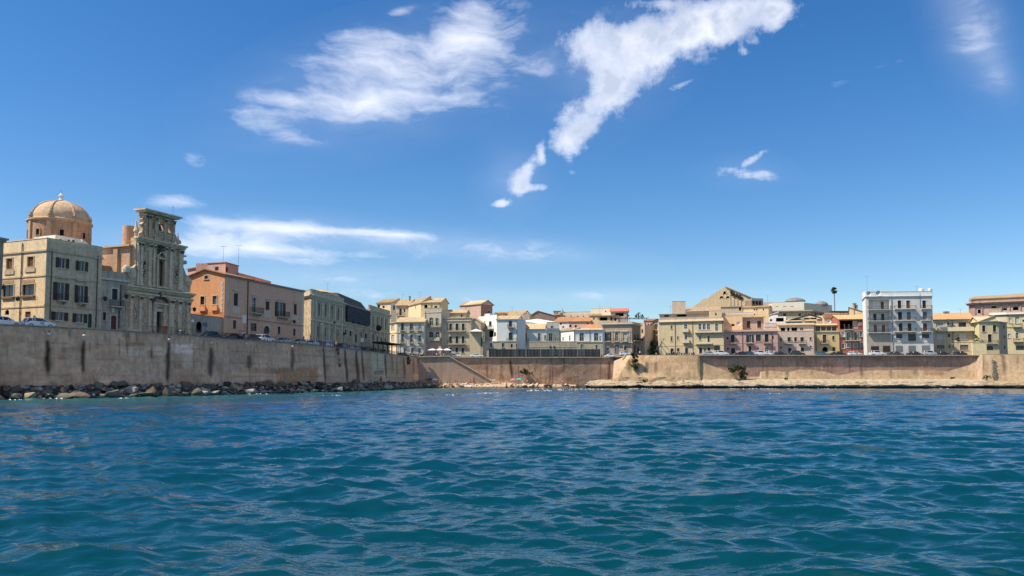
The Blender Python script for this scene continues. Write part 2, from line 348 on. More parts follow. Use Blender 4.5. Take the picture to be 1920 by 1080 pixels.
def capping(P, z0, z1, out, inn, mat, parent, name='coping', step=3.0, over=0):
    """coping stones laid one by one along a polyline"""
    n = 0
    for i in range(len(P)-1):
        fr, L = frame_of(P[i], P[i+1]); k = max(1, int(round(L/step)))
        for j in range(k):
            if n >= 290: return
            mb = MB(); g = .015; mb.fbox(fr, L*j/k+g, L*(j+1)/k-g, z0, z1+random.uniform(-.012, .012), -inn, out+random.uniform(-.012, .012)); mb.build(name, mat, parent); n += 1
W1 = seawall('long weathered grey quay wall behind the dark boulders, below the church', (0, 0, 0))
gridwall('wall_face', WLP, offs(WLP, 1.0), TOPZ-.16, -.6, wm_left, .22, marks_left, W1, .05, 3)
capping(WLP, TOPZ-.16, TOPZ, .06, .45, plaster((.27, .23, .2), .7, 'dull_coping_stone'), W1, step=1.6)
W2 = seawall('pinkish brown quay wall behind the bathers, between staircase and lit bastion', (0, 0, 0))
CENW = [CEN[0], pu(1205, 248.2)]; gridwall('wall_face', CENW, offs(CENW, .12), TOPZ-.22, -.6, wm_mid, .25, marks_centre, W2, .05, 5)
capping(CEN, TOPZ-.22, TOPZ+.02, .55, .45, coping, W2, step=2.2)
# bastion: battered, sunlit
BT = [pu(1147, 240.5, 670), pu(1172, 237.5), pu(1311, 233)]; BB = [pu(1141, 233.5, 700), pu(1160, 231, 700), pu(1313, 227, 700)]
BT = [pu(1176, 232.5), pu(1183, 231.5), pu(1311.5, 229.6)]; BB = [pu(1149, 229.5, 704), pu(1159, 228.2, 704), pu(1312.5, 227.7, 704)]
W3 = seawall('sunlit sloping tan bastion wall with one dark shrub growing from its top', (0, 0, 0))
gridwall('wall_face', BT, BB, TOPZ+.02, 3.2, wm_sun, .25, marks_bastion, W3, .03, 7)
FB = [BB[0], BB[1], BB[2]]; gridwall('rough_foot', offs(FB, .12), offs(FB, .8), 3.2, .2, stone((.5, .36, .2), 1.1, .5), .3, lambda U, V, r, wb, v: r, W3, .25, 8)
mb = MB(); a, b = BT[2], BB[2]; mb.poly([(a[0], a[1], TOPZ), (b[0], b[1], 3.2), (b[0]+.2, b[1], -.5), (b[0]+1, b[1]+14, -.5), (a[0]+.3, a[1]+8, TOPZ)])
a, b, c = BT[0], BB[0], CEN[1]; mb.poly([(a[0], a[1], TOPZ), (c[0]+2, c[1]+3, TOPZ), (c[0]+1, c[1]+3, -.5), (b[0], b[1], -.5), (b[0], b[1], 3.2)]); mb.build('side_face', plaster((.46, .33, .22), .6), W3)
capping([BT[1], BT[2]], TOPZ+.02, TOPZ+.1, .04, .6, plaster((.48, .37, .26), .4, 'tan_coping'), W3, step=2.5)
W4 = seawall('long brown quay wall in its own shade, above the pale rock shelf', (0, 0, 0))
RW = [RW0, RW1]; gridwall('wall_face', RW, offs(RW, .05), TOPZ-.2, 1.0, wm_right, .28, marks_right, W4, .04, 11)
capping(RW, TOPZ-.2, TOPZ+.04, .75, .5, coping, W4, step=2.0)
# skirt: battered lower face of the same wall; its upper edge rises at both ends
SK = [(1309, 676), (1324, 680), (1345, 690), (1366, 697), (1380, 703), (1390, 706), (1402, 706), (1424, 706.5), (1425, 697), (1450, 695), (1478, 698), (1500, 693), (1522, 693.5), (1548, 697), (1562, 702), (1575, 704), (1592, 700), (1617, 695.5), (1660, 694), (1700, 694), (1740, 695), (1780, 695.5), (1800, 690), (1816, 684), (1828, 672), (1840, 663)]
v0, f0, n = [], [], 0
fr4, L4 = frame_of(RW0, RW1); nA = 300; cols = []
for i in range(nA+1):
    u = 1309 + (1839-1309)*i/nA; vt = np.interp(u, [k[0] for k in SK], [k[1] for k in SK]); p = at_plane(u, vt, RW0, RW1); cols.append(p)
zt = np.array([min(TOPZ-.25, c[2]) for c in cols]); base = np.array([(c[0], c[1]) for c in cols]); nrm = np.array([fr4(0, 1, 0)[0]-RW0[0], fr4(0, 1, 0)[1]-RW0[1]])
hh = np.linspace(0, 1, 28)[:, None]; Z = 1.0+(zt-1.0)*hh; out = .09 + .33*(zt-Z)
X = base[:, 0]+nrm[0]*out; Y = base[:, 1]+nrm[1]*out + .05*fbm2(np.arange(nA+1)[None, :]*.25+0*Z, Z*1.2, 21)
vv = np.stack([X, Y, Z], -1).reshape(-1, 3); idx = np.arange(28*(nA+1)).reshape(28, nA+1); ff = np.stack([idx[:-1, :-1], idx[:-1, 1:], idx[1:, 1:], idx[1:, :-1]], -1).reshape(-1, 4)
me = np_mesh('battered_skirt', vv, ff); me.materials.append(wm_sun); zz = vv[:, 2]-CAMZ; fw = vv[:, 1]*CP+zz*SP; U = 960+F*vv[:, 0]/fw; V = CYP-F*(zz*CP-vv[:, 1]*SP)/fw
rgb = marks_skirt(U, V, np.ones((len(vv), 3)), fbm2(U*.09, V*.12, 4), vv); at_ = me.attributes.new('tint', 'FLOAT_COLOR', 'POINT'); at_.data.foreach_set('color', np.concatenate([rgb, np.ones((len(vv), 1))], 1).astype(np.float32).ravel()); link('battered_skirt', me, W4)
mb = MB(); fr_ = fr4
for i in range(nA):      # top ledge of the skirt closing it back to the wall
    a, b = vv[27*(nA+1)+i], vv[27*(nA+1)+i+1]; mb.poly([a, b, (b[0]-nrm[0]*.3, b[1]-nrm[1]*.3, b[2]+.02), (a[0]-nrm[0]*.3, a[1]-nrm[1]*.3, a[2]+.02)])
mb.build('skirt_ledge', plaster((.5, .38, .25), .4), W4)
W5 = seawall('sunlit tan end bastion with crumbling vertical scars at its corner', (0, 0, 0))
ET = [pu(1842, 227.3), RB1, RB2]; EB = offs([pu(1842, 225.6, 700), (RB1[0], RB1[1]-1.6), (RB2[0], RB2[1]-1.6)], .0)
gridwall('wall_face', ET, EB, TOPZ+.06, .8, wm_sun, .28, marks_end, W5, .04, 13)
mb = MB(); a, b = ET[0], EB[0]; mb.poly([(a[0], a[1], TOPZ+.06), (a[0]-.6, a[1]+8, TOPZ), (b[0]-2.2, b[1]+8, .5), (b[0], b[1], .8)]); mb.build('side_face', plaster((.46, .33, .22), .6), W5)
capping(ET, TOPZ+.06, TOPZ+.16, .05, .6, coping, W5, step=2.2)
scar = plaster((.62, .56, .46), .6, 'bare_stone')
for i in range(26):      # toothed pale stones left in the corner scar
    u = 1856 + (i % 2)*4 + random.uniform(-1.5, 1.5); v = 667 + i*1.55; p = at_plane(u, v, (EB[0][0], EB[0][1]+1), (EB[1][0], EB[1][1]+1))
    mb = MB(); yy = p[1]-.45-(TOPZ-p[2])*.17+.38; mb.box((p[0], yy, p[2]), random.uniform(.3, .9), .34, random.uniform(.08, .16)); mb.build('toothing_stone', scar, W5)
# ------------------------------------------------------------------ water
def water():
    nr, nc = 880, 1060
    Yr = 5.5*np.exp(np.linspace(0, math.log(262/5.5), nr)); s = np.linspace(-1, 1, nc)[None, :]
    X = s*(Yr*.80+13)[:, None]; Y = np.repeat(Yr[:, None], nc, 1)
    gx = (Yr*.80+13)*2/nc; gy = Yr*math.log(262/5.5)/nr; gs = np.maximum(gx, gy)[:, None]
    r = np.random.RandomState(11); K = 200; H = np.zeros_like(X); DX = np.zeros_like(X); DY = np.zeros_like(X)
    lam = 0.26*np.exp(r.uniform(0, 1, K)**.9*math.log(6/.26)); th0 = math.radians(-105)
    # gusts: patches where the chop is stronger or weaker
    gust = 1 + .3*np.sin(X*.05+1.3+.8*np.sin(Y*.031))*np.sin(Y*.043+.4+.7*np.sin(X*.027))
    for i in range(K):
        L = lam[i]; k = 2*math.pi/L; th = th0 + r.normal(0, .5)*(1.15 if L < .8 else .8); kx, ky = k*math.cos(th), k*math.sin(th); ph = r.uniform(0, 6.283)
        A = .0034*L*(1 if L < 2.4 else (2.4/L)**1.25)*(1.2 if L < .8 else 1.0); att = np.clip((L/gs-2.0)/2.0, 0, 1)
        a = kx*X+ky*Y+ph + .5*np.sin(.13*X+.21*Y+ph*3); A_ = A*att*gust
        H += A_*np.cos(a); q = .72*np.sin(a)*A_; DX -= q*math.cos(th); DY -= q*math.sin(th)
    v = np.stack([X+DX, Y+DY, H], -1).reshape(-1, 3)
    idx = np.arange(nr*nc).reshape(nr, nc); f = np.stack([idx[:-1, :-1], idx[:-1, 1:], idx[1:, 1:], idx[1:, :-1]], -1).reshape(-1, 4)
    me = np_mesh('sea', v, f)
    # outlying flat sea beyond the chop, a little lower so the two never meet in one plane
    return me
m, t, b = newmat('sea_water', .06, .5); b.inputs['IOR'].default_value = 1.333
g = N(t, 'ShaderNodeNewGeometry').outputs['Position']; sep = N(t, 'ShaderNodeSeparateXYZ'); t.links.new(g, sep.inputs[0])
deep = mix(t, mapr(t, noise(t, g, .028, 3, .5), .40, .62, 0, 1), (.001, .034, .115), (.001, .066, .105))
teal = mix(t, mapr(t, noise(t, g, .06, 4, .6), .35, .7, 0, 1), deep, (.001, .047, .088))
nearc = mix(t, mapr(t, sep.outputs['Y'], 10, 75, 1, 0), teal, (.0008, .038, .052))
# shallows: distance to the left shore line x = -35-.33*(y-150) and the beach
lx = N(t, 'ShaderNodeMath', operation='MULTIPLY_ADD'); t.links.new(sep.outputs['Y'], lx.inputs[0]); lx.inputs[1].default_value = -.42; t.links.new(sep.outputs['X'], lx.inputs[2])   # x - .42y
sh = mapr(t, lx.outputs[0], -104, -72, 1, 0)
sh2 = mapr(t, sep.outputs['Y'], 170, 236, 0, .8); shx = mapr(t, sep.outputs['X'], 10, 45, 1, 0); mm = N(t, 'ShaderNodeMath', operation='MULTIPLY'); t.links.new(sh2, mm.inputs[0]); t.links.new(shx, mm.inputs[1])
mx = N(t, 'ShaderNodeMath', operation='MAXIMUM'); t.links.new(sh, mx.inputs[0]); t.links.new(mm.outputs[0], mx.inputs[1])
c = mix(t, mx.outputs[0], nearc, (.006, .12, .13))
ln = N(t, 'ShaderNodeVectorMath', operation='DOT_PRODUCT'); t.links.new(g, ln.inputs[0]); ln.inputs[1].default_value = (.921, -.388, 0)
lw = N(t, 'ShaderNodeMath', operation='MULTIPLY_ADD'); t.links.new(noise(t, g, .05, 4, .6), lw.inputs[0]); lw.inputs[1].default_value = 16; t.links.new(ln.outputs['Value'], lw.inputs[2])
la = N(t, 'ShaderNodeMath', operation='ABSOLUTE'); lb_ = N(t, 'ShaderNodeMath', operation='ADD'); lb_.inputs[1].default_value = 48.0; t.links.new(lw.outputs[0], lb_.inputs[0]); t.links.new(lb_.outputs[0], la.inputs[0])
lm = N(t, 'ShaderNodeMath', operation='MULTIPLY'); t.links.new(mapr(t, la.outputs[0], 0, 3.2, 1, 0), lm.inputs[0]); t.links.new(mapr(t, noise(t, g, .35, 5, .7), .42, .6, 0, .75), lm.inputs[1])
pm = N(t, 'ShaderNodeMath', operation='MULTIPLY'); t.links.new(mapr(t, noise(t, g, .11, 3, .5), .62, .7, 0, .4), pm.inputs[0]); t.links.new(mapr(t, noise(t, g, .9, 5, .7, (.5, 1.6, 1)), .5, .62, 0, 1), pm.inputs[1])
px_ = N(t, 'ShaderNodeMath', operation='MAXIMUM'); t.links.new(lm.outputs[0], px_.inputs[0]); t.links.new(pm.outputs[0], px_.inputs[1])
c = mix(t, px_.outputs[0], c, (.13, .12, .085))      # tan line and patches in the water colour
t.links.new(c, b.inputs['Base Color'])
r1 = noise(t, g, 3.6, 3, .45, (.6, 1.5, 1)); r0 = noise(t, g, .42, 3, .5, (.7, 1.6, 1)); r2 = noise(t, g, 11.0, 2, .4, (.7, 1.3, 1)); ad = N(t, 'ShaderNodeMath', operation='MULTIPLY_ADD'); t.links.new(r2, ad.inputs[0]); ad.inputs[1].default_value = .22; a0_ = N(t, 'ShaderNodeMath', operation='MULTIPLY_ADD'); t.links.new(r0, a0_.inputs[0]); t.links.new(mapr(t, sep.outputs['Y'], 30, 140, 1.5, 13), a0_.inputs[1]); t.links.new(r1, a0_.inputs[2]); t.links.new(a0_.outputs[0], ad.inputs[2])
bump(t, b, ad.outputs[0], 1.0, .03); SEA = m
me = water(); me.materials.append(SEA); tag(link('sea', me), 'choppy blue green sea', kind='structure')
mb = MB(); mb.poly([(-6000, -3000, -1.2), (6000, -3000, -1.2), (6000, 262, -1.2), (-6000, 262, -1.2)]); tag(mb.build('outer_sea', SEA), 'open sea around', kind='structure')
# ------------------------------------------------------------------ clouds: one thin high sheet, sunlit from above
def clouds():
    CW = [(700, 196, 170, 27, 0, 1.25), (540, 186, 85, 20, 0, .8), (500, 236, 85, 20, 14, .95), (680, 105, 95, 42, -10, .95), (820, 100, 115, 48, -25, .9), (900, 55, 80, 45, -30, .75), (930, 112, 85, 40, 0, .7), (870, 22, 55, 28, -20, .6),
          (748, 22, 26, 7, -15, .8), (790, 150, 110, 36, 0, .6), (620, 150, 65, 25, 0, .7), (995, 128, 50, 13, 8, .5), (850, 188, 60, 12, 8, .6), (640, 70, 40, 14, -5, .6),
          (336, 376, 48, 12, 0, 1.25), (365, 300, 30, 11, 8, .7), (366, 313, 28, 8, 0, .5),
          (470, 422, 190, 12, 3, 1.0), (430, 440, 150, 22, 0, .95), (620, 432, 130, 7, 3, .95), (730, 438, 95, 5, 4, 1.0), (430, 466, 150, 14, 0, .9), (590, 474, 150, 9, 3, 1.05), (560, 490, 130, 8, 3, .7), (850, 458, 190, 20, 6, .42), (960, 470, 120, 16, 4, .3),
          (700, 552, 60, 9, 0, .6), (640, 522, 70, 6, 0, .45), (1080, 554, 55, 9, 0, .5), (1270, 548, 60, 6, 0, .45), (1430, 547, 50, 6, 0, .45), (870, 560, 60, 6, 0, .4), (1820, 40, 50, 105, -14, .40), (1862, 120, 24, 50, -30, .26), (1632, 70, 30, 80, -18, .26), (1575, 165, 24, 36, 0, .22), (1690, 120, 14, 50, -20, .25)]
    CP_ = [(1118, 85, 58, 42, 10, 1.3), (1180, 112, 60, 45, 0, 1.2), (1150, 165, 42, 42, 0, 1.15), (1110, 212, 62, 26, -50, 1.15), (1070, 262, 36, 34, 0, 1.1), (1285, 55, 105, 45, -18, 1.3), (1400, 18, 100, 32, -6, 1.2), (1350, 60, 65, 30, -20, 1.1), (1455, 28, 34, 22, -20, .9), (1225, 6, 60, 10, 0, .9),
           (1285, 156, 40, 7, -22, .8), (1058, 215, 22, 26, 0, .7), (1210, 85, 50, 40, 0, 1.1), (992, 320, 13, 32, 25, 1.0), (972, 345, 20, 20, 30, 1.15), (1000, 352, 34, 7, -6, 1.0), (940, 382, 16, 6, -12, 1.5), (1016, 292, 8, 24, -10, .95),
           (1398, 328, 56, 9, 3, .95), (1412, 298, 24, 6, -28, .9), (1428, 285, 8, 5, 0, .6), (1076, 323, 9, 4, 0, .7), (1390, 98, 12, 8, 0, .5), (1415, 75, 8, 6, 0, .4), (1375, 318, 20, 5, 10, .7)]
    az = np.radians(np.concatenate([np.arange(-40, 40, .2), np.arange(40, 320, 2.0)])); el = np.radians(np.concatenate([np.arange(2.2, 30, .2), np.arange(30, 89.9, 1.5)]))
    A, E = np.meshgrid(az, el); H = 2600.0; R = H/np.tan(E); X = R*np.sin(A); Y = R*np.cos(A); Z = H+0*X
    dx, dy, dz = np.sin(A)*np.cos(E), np.cos(A)*np.cos(E), np.sin(E); fw = dy*CP+dz*SP; ok = fw > .35; fs = np.where(ok, fw, 1)
    U = 960+F*dx/fs; V = CYP-F*(dz*CP-dy*SP)/fs
    def dens(L):
        D = np.zeros_like(U)
        for u, v, ru, rv, an, k in L:
            c, s_ = math.cos(math.radians(an)), math.sin(math.radians(an)); du, dv = U-u, V-v; a = (du*c+dv*s_)/ru; b = (-du*s_+dv*c)/rv
            D = D + k*np.exp(-(a*a+b*b)*1.1)
        return np.where(ok, np.clip(D, 0, 1.6), 0)
    W, P = dens(CW), dens(CP_); VL = dens([(1818, 30, 62, 110, -16, .42), (1862, 120, 30, 60, -30, .4), (870, 462, 230, 24, 5, .5), (450, 452, 200, 38, 0, .7), (740, 150, 260, 90, -14, .45), (600, 520, 260, 24, 0, .35), (1150, 120, 130, 90, -30, .25), (960, 330, 60, 60, -40, .2), (1400, 320, 80, 30, 0, .1), (1080, 556, 300, 16, 0, .3)])
    out = ~(ok & (U > -80) & (U < 2000) & (V > -60))
    r = np.random.RandomState(31); Wfill = np.zeros_like(U)
    for i in range(44):      # clouds added out of view behind the camera, as white fill light
        a0, e0 = r.uniform(0, 6.28), math.asin(r.uniform(.12, .98)); wa, we = r.uniform(.06, .22), r.uniform(.03, .1)
        c0 = np.array([math.sin(a0)*math.cos(e0), math.cos(a0)*math.cos(e0), math.sin(e0)])
        if c0 @ np.array(SV) > .9 or c0[1] > .15: continue
        ang = np.arccos(np.clip(dx*c0[0]+dy*c0[1]+dz*c0[2], -1, 1)); Wfill += r.uniform(.7, 1.3)*np.exp(-(ang/wa/1.2)**2)
    sunang = dx*SV[0]+dy*SV[1]+dz*SV[2]; Wfill *= np.clip((.93-sunang)/.05, 0, 1)
    edge = np.clip(np.maximum.reduce([(-U-80)/200, (U-2000)/200, (-V-60)/160]), 0, 1); Wfill *= np.where(ok, edge, 1)
    W = W+np.clip(Wfill, 0, 1.4)
    v = np.stack([X, Y, Z], -1).reshape(-1, 3); n0, n1 = U.shape; idx = np.arange(n0*n1).reshape(n0, n1); f = np.stack([idx[:-1, :-1], idx[1:, :-1], idx[1:, 1:], idx[:-1, 1:]], -1).reshape(-1, 4)
    keep = (W+P+VL).reshape(-1); kf = keep[f].max(1) > .02; f = f[kf]
    me = np_mesh('clouds', v, f)
    a = me.attributes.new('dens', 'FLOAT_COLOR', 'POINT'); a.data.foreach_set('color', np.stack([W, P, VL, 0*W+1], -1).astype(np.float32).ravel())
    a = me.attributes.new('dirs', 'FLOAT_VECTOR', 'POINT'); a.data.foreach_set('vector', (np.stack([A*F, 1.0*E*F, 0*A], -1)/100).astype(np.float32).ravel())
    return me
m = bpy.data.materials.new('cloud_vapour'); m.use_nodes = True; t = m.node_tree; t.nodes.clear()
outn = N(t, 'ShaderNodeOutputMaterial'); at = N(t, 'ShaderNodeAttribute', attribute_name='dens').outputs['Color']; dr = N(t, 'ShaderNodeAttribute', attribute_name='dirs').outputs['Vector']
sp = N(t, 'ShaderNodeSeparateColor'); t.links.new(at, sp.inputs[0])
def math_(op, a, b=None, c=None):
    n = N(t, 'ShaderNodeMath', operation=op)
    for i, q in enumerate((a, b, c)):
        if q is None: continue
        if hasattr(q, 'node'): t.links.new(q, n.inputs[i])
        else: n.inputs[i].default_value = q
    return n.outputs[0]
wrp = N(t, 'ShaderNodeTexNoise'); wrp.inputs['Scale'].default_value = .9; wrp.inputs['Detail'].default_value = 3; t.links.new(dr, wrp.inputs[0])
va = N(t, 'ShaderNodeVectorMath', operation='MULTIPLY_ADD'); t.links.new(wrp.outputs['Color'], va.inputs[0]); va.inputs[1].default_value = (1.1, .6, 0); t.links.new(dr, va.inputs[2]); dw = va.outputs[0]
nw = noise(t, dw, 1.2, 9, .6, (.55, 1.6, 1)); nf = noise(t, dw, 3.0, 8, .62, (.35, 1.5, 1))
npf = noise(t, dr, 2.0, 10, .64); nps = noise(t, dw, 1.1, 4, .5)
# wispy layer
dwisp = math_('ADD', sp.outputs[0], math_('MULTIPLY', math_('SUBTRACT', nw, .555), 3.3)); dwisp = math_('ADD', dwisp, math_('MULTIPLY', math_('SUBTRACT', nf, .5), 1.5))
aw = mapr(t, dwisp, .12, 1.8, 0, .80); aw = math_('MULTIPLY', aw, mapr(t, sp.outputs[0], .04, .3, 0, 1))
dp = math_('ADD', sp.outputs[1], math_('MULTIPLY', math_('SUBTRACT', npf, .5), 3.1)); ap = mapr(t, dp, .30, 1.6, 0, .95); ap = math_('MULTIPLY', ap, mapr(t, sp.outputs[1], .05, .3, 0, 1))
av = math_('MULTIPLY', math_('MULTIPLY', sp.outputs[2], .42), mapr(t, nw, .3, .7, .45, 1.25)); al = math_('SUBTRACT', 1, math_('MULTIPLY', math_('SUBTRACT', 1, av), math_('MULTIPLY', math_('SUBTRACT', 1, aw), math_('SUBTRACT', 1, ap))))
tl = N(t, 'ShaderNodeBsdfTranslucent'); t.links.new(mix(t, mapr(t, math_('MULTIPLY', dp, nps), .45, 1.0, 0, 1), (.60, .63, .67), (.34, .39, .47)), tl.inputs[0])  # thick parts coloured greyer, shading painted into the puffs
tr = N(t, 'ShaderNodeBsdfTransparent'); ms = N(t, 'ShaderNodeMixShader'); t.links.new(al, ms.inputs[0]); t.links.new(tr.outputs[0], ms.inputs[1]); t.links.new(tl.outputs[0], ms.inputs[2]); t.links.new(ms.outputs[0], outn.inputs[0])
me = clouds(); me.materials.append(m); tag(link('clouds', me), 'thin white clouds in the blue sky, with unseen ones added as fill', kind='stuff')
# ------------------------------------------------------------------ palette
CREAM_LIT = (.76, .57, .34); CREAM_SHADED = (.56, .44, .29); OCHRE = (.50, .38, .21); TAN = (.48, .36, .23); ORANGE = (.74, .36, .17); PINK = (.68, .385, .26); PINK2 = (.56, .34, .27); PINK_SHADED = (.47, .27, .22)
WHITE = (.72, .70, .65); WHITE_SHADED = (.64, .64, .61); GREY = (.36, .33, .28); STONE = (.46, .38, .27); BROWN = (.33, .24, .18); RED = (.40, .14, .10); YEL = (.56, .44, .22); SOFT = (.46, .42, .34)
TILE = (.56, .40, .22); TILE2 = (.56, .29, .15); TILEP = (.62, .48, .30)
WC = {'brown': (.10, .045, .025), 'dbrown': (.045, .025, .02), 'green': (.025, .065, .045), 'white': (.7, .68, .63), 'blue': (.07, .15, .24), 'aqua': (.25, .42, .42), 'grey': (.2, .2, .19), 'pale': (.45, .48, .42), 'red': (.12, .03, .02), 'rust': (.22, .09, .045), 'dark': (.03, .03, .035)}
shut_m = {k: paint(c, .6, k+'_painted_wood') for k, c in WC.items()}
iron = paint((.03, .03, .032), .55, 'wrought_iron'); GL = glass_dark(); lime = plaster((.55, .49, .38), .5, 'limestone_trim'); zinc = paint((.11, .09, .08), .6, 'drainpipe')
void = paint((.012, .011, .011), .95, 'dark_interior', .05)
LV = {}
class Bld:
    """a house given by where its visible corners stand: pts = [(x, depth)...] from left to right, top = row of its eaves"""
    def __init__(s, label, crop, pts, top, mats, back=9, base=ROADZ-.1, topi=0, cat='house', name='house', group=None, dirt=.5, floors=None, root=None, z=None, partname='wall', thick=.3):
        s.c = crop; s.name = name; v = px(crop, 0, top)[1]
        P = []
        for x, Y in pts:
            u, _ = px(crop, x, 0); q = at_y(u, v+8, Y); P.append((q[0], q[1]))
        s.P = P; q = at_y(px(crop, pts[topi][0], 0)[0], v, pts[topi][1]); s.zt = z if z is not None else q[2]; s.zb = base
        s.faces = []; s.holes = {i: [] for i in range(len(P)-1)}; s.gables = {}
        for i in range(len(P)-1): s.faces.append(frame_of(P[i], P[i+1]))
        # outward rear direction: away from the camera
        fi = max(range(len(s.faces)), key=lambda i: s.faces[i][1]); A = P[fi]; fr = s.faces[fi][0]; nx, ny = fr(0, -1, 0)[0]-A[0], fr(0, -1, 0)[1]-A[1]
        if len(P) == 3 and abs(s.faces[0][1]-s.faces[1][1]) < 3 and min(s.faces[0][1], s.faces[1][1]) > 6: s.q = [(P[2][0]+P[0][0]-P[1][0], P[2][1]+P[0][1]-P[1][1])]*2
        else:
            s.q = []
            for p in (P[-1], P[0]):
                e = max(.05, back - ((p[0]-A[0])*nx+(p[1]-A[1])*ny)); s.q.append((p[0]+nx*e, p[1]+ny*e))
        s.back = back
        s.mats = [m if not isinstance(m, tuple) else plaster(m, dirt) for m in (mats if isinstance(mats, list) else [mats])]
        cx = sum(p[0] for p in P)/len(P); cy = sum(p[1] for p in P)/len(P)
        s.o = (cx, cy, base)
        s.root = root or thing(name, s.o, label, cat, group)
        if root: s.o = tuple(root.location)
        s.fin = False; s.pn = partname
    def add(s, mb, name, mats, parent=None): return mb.build(name, mats, parent or s.root, s.o)
    def sz(s, f, x, y):
        A, B = s.P[f], s.P[f+1]; u, v = px(s.c, x, y); q = at_plane(u, v, A, B); fr, L = s.faces[f]
        dx, dy = (B[0]-A[0])/L, (B[1]-A[1])/L; return (q[0]-A[0])*dx+(q[1]-A[1])*dy, q[2]
    def rect(s, f, r):
        x0, y0, x1, y1 = r; ym, xm = (y0+y1)/2, (x0+x1)/2
        a, b = s.sz(f, x0, ym)[0], s.sz(f, x1, ym)[0]; z1, z0 = s.sz(f, xm, y0)[1], s.sz(f, xm, y1)[1]
        L = s.faces[f][1]; a = max(.08, min(a, L-.2)); b = max(a+.12, min(b, L-.08)); return a, b, max(z0, s.zb+.1), max(z1, z0+.2, s.zb+.5)
    def win(s, f, r, kind='gl', col='brown', trim=None, arch=False, depth=.22, sill=True, bal=None, hood=False):
        a, b, z0, z1 = s.rect(f, r); fr = s.faces[f][0]
        s.holes[f].append((a, b, z0, z1, depth, arch))
        w = b-a; h = z1-z0; mb = MB(); fm = shut_m['white'] if kind in ('gl', 'op', 'wh') and col != 'brown' else shut_m.get(col, shut_m['brown'])
        tm = trim if trim is not None else None; t = .06; d = -depth+.02
        # frame bars, set in the reveal
        for (p, q, zz0, zz1) in ((a, a+t, z0, z1), (b-t, b, z0, z1), (a+t, b-t, z0, z0+t), (a+t, b-t, z1-t, z1)): mb.fbox(fr, p, q, zz0, zz1, d, d+.07)
        if kind in ('gl', 'wh', 'op', 'door') and w > .7: mb.fbox(fr, (a+b)/2-t/2, (a+b)/2+t/2, z0+t, z1-t, d, d+.06)
        if kind in ('gl', 'wh') and h > 1.1:
            zz = z0+h*.62
            for (p, q) in ((a+t, (a+b)/2-t/2), ((a+b)/2+t/2, b-t)): mb.fbox(fr, p, q, zz, zz+t, d, d+.05)
        if kind == 'grid':
            for k in range(1, 4): mb.fbox(fr, a+w*k/4-.02, a+w*k/4+.02, z0+t, z1-t, d, d+.05)
            for k in range(1, 4): mb.fbox(fr, a+t, b-t, z0+h*k/4-.02, z0+h*k/4+.02, d+.052, d+.07)
        if tm is not None:
            T = .16 if w > .7 else .11
            for (p, q, zz0, zz1) in ((a-T, a, z0, z1+T), (b, b+T, z0, z1+T), (a, b, z1, z1+T)): mb.fbox(fr, p, q, zz0, zz1, -.02, .06, 1)
            if sill: mb.fbox(fr, a-T-.05, b+T+.05, z0-.13, z0-.003, -.02, .13, 1)
            if hood: mb.fbox(fr, a-T-.12, b+T+.12, z1+T+.25, z1+T+.4, -.02, .3, 1); mb.fbox(fr, a-T, b+T, z1+T+.003, z1+T+.247, -.02, .08, 1)
        wo = s.add(mb, 'door' if kind == 'door' else 'window', [fm, tm] if tm is not None else fm)
        # pane or leaves
        if kind in ('gl', 'wh', 'op', 'grid'):
            p = MB(); p.poly([fr(a+t*.5, d+.015, z0+t*.5), fr(b-t*.5, d+.015, z0+t*.5), fr(b-t*.5, d+.015, z1-t*.5), fr(a+t*.5, d+.015, z1-t*.5)]); s.add(p, 'pane', GL if kind != 'wh' else shut_m['pale'], wo)
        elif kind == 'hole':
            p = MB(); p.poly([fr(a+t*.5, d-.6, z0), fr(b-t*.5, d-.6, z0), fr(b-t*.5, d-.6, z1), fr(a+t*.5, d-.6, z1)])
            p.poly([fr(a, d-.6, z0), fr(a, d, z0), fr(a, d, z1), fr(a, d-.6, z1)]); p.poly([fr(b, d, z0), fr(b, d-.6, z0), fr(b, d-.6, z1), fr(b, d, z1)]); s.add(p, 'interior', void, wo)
        if kind in ('sh', 'door'):
            mm = (a+b)/2
            for (p, q) in ((a+t, mm-.015), (mm+.015, b-t)) if w > .75 else ((a+t, b-t),):
                lm = MB(); lm.fbox(fr, p, q, z0+t, z1-t, d+.0, d+.03)
                nsl = max(3, min(14, int(h/.16)))
                if kind == 'sh':
                    for k in range(nsl): zz = z0+t+(h-2*t)*(k+.25)/nsl; lm.fbox(fr, p+.05, q-.05, zz, zz+(h-2*t)/nsl*.5, d+.031, d+.055)
                else:
                    for k in range(3): zz = z0+t+.1+(h-2*t)*k/3; lm.fbox(fr, p+.08, q-.08, zz, zz+(h-2*t)/3-.2, d+.031, d+.05)
                s.add(lm, 'shutter' if kind == 'sh' else 'door_leaf', shut_m[col], wo)
        if kind == 'op':
            hw = w*.5
            for (p, q) in ((a-hw-.02, a-.03), (b+.03, b+hw+.02)):
                if p < .03 or q > s.faces[f][1]-.03: continue
                lm = MB(); lm.fbox(fr, p, q, z0+.03, z1-.03, .065, .10)
                for k in range(8): zz = z0+.08+(h-.16)*(k+.2)/8; lm.fbox(fr, p+.05, q-.05, zz, zz+(h-.16)/8*.5, .101, .125)
                s.add(lm, 'shutter', shut_m[col], wo)
        if bal: s.balcony(f, (r[0]-bal, r[3]-1, r[2]+bal))
        return wo
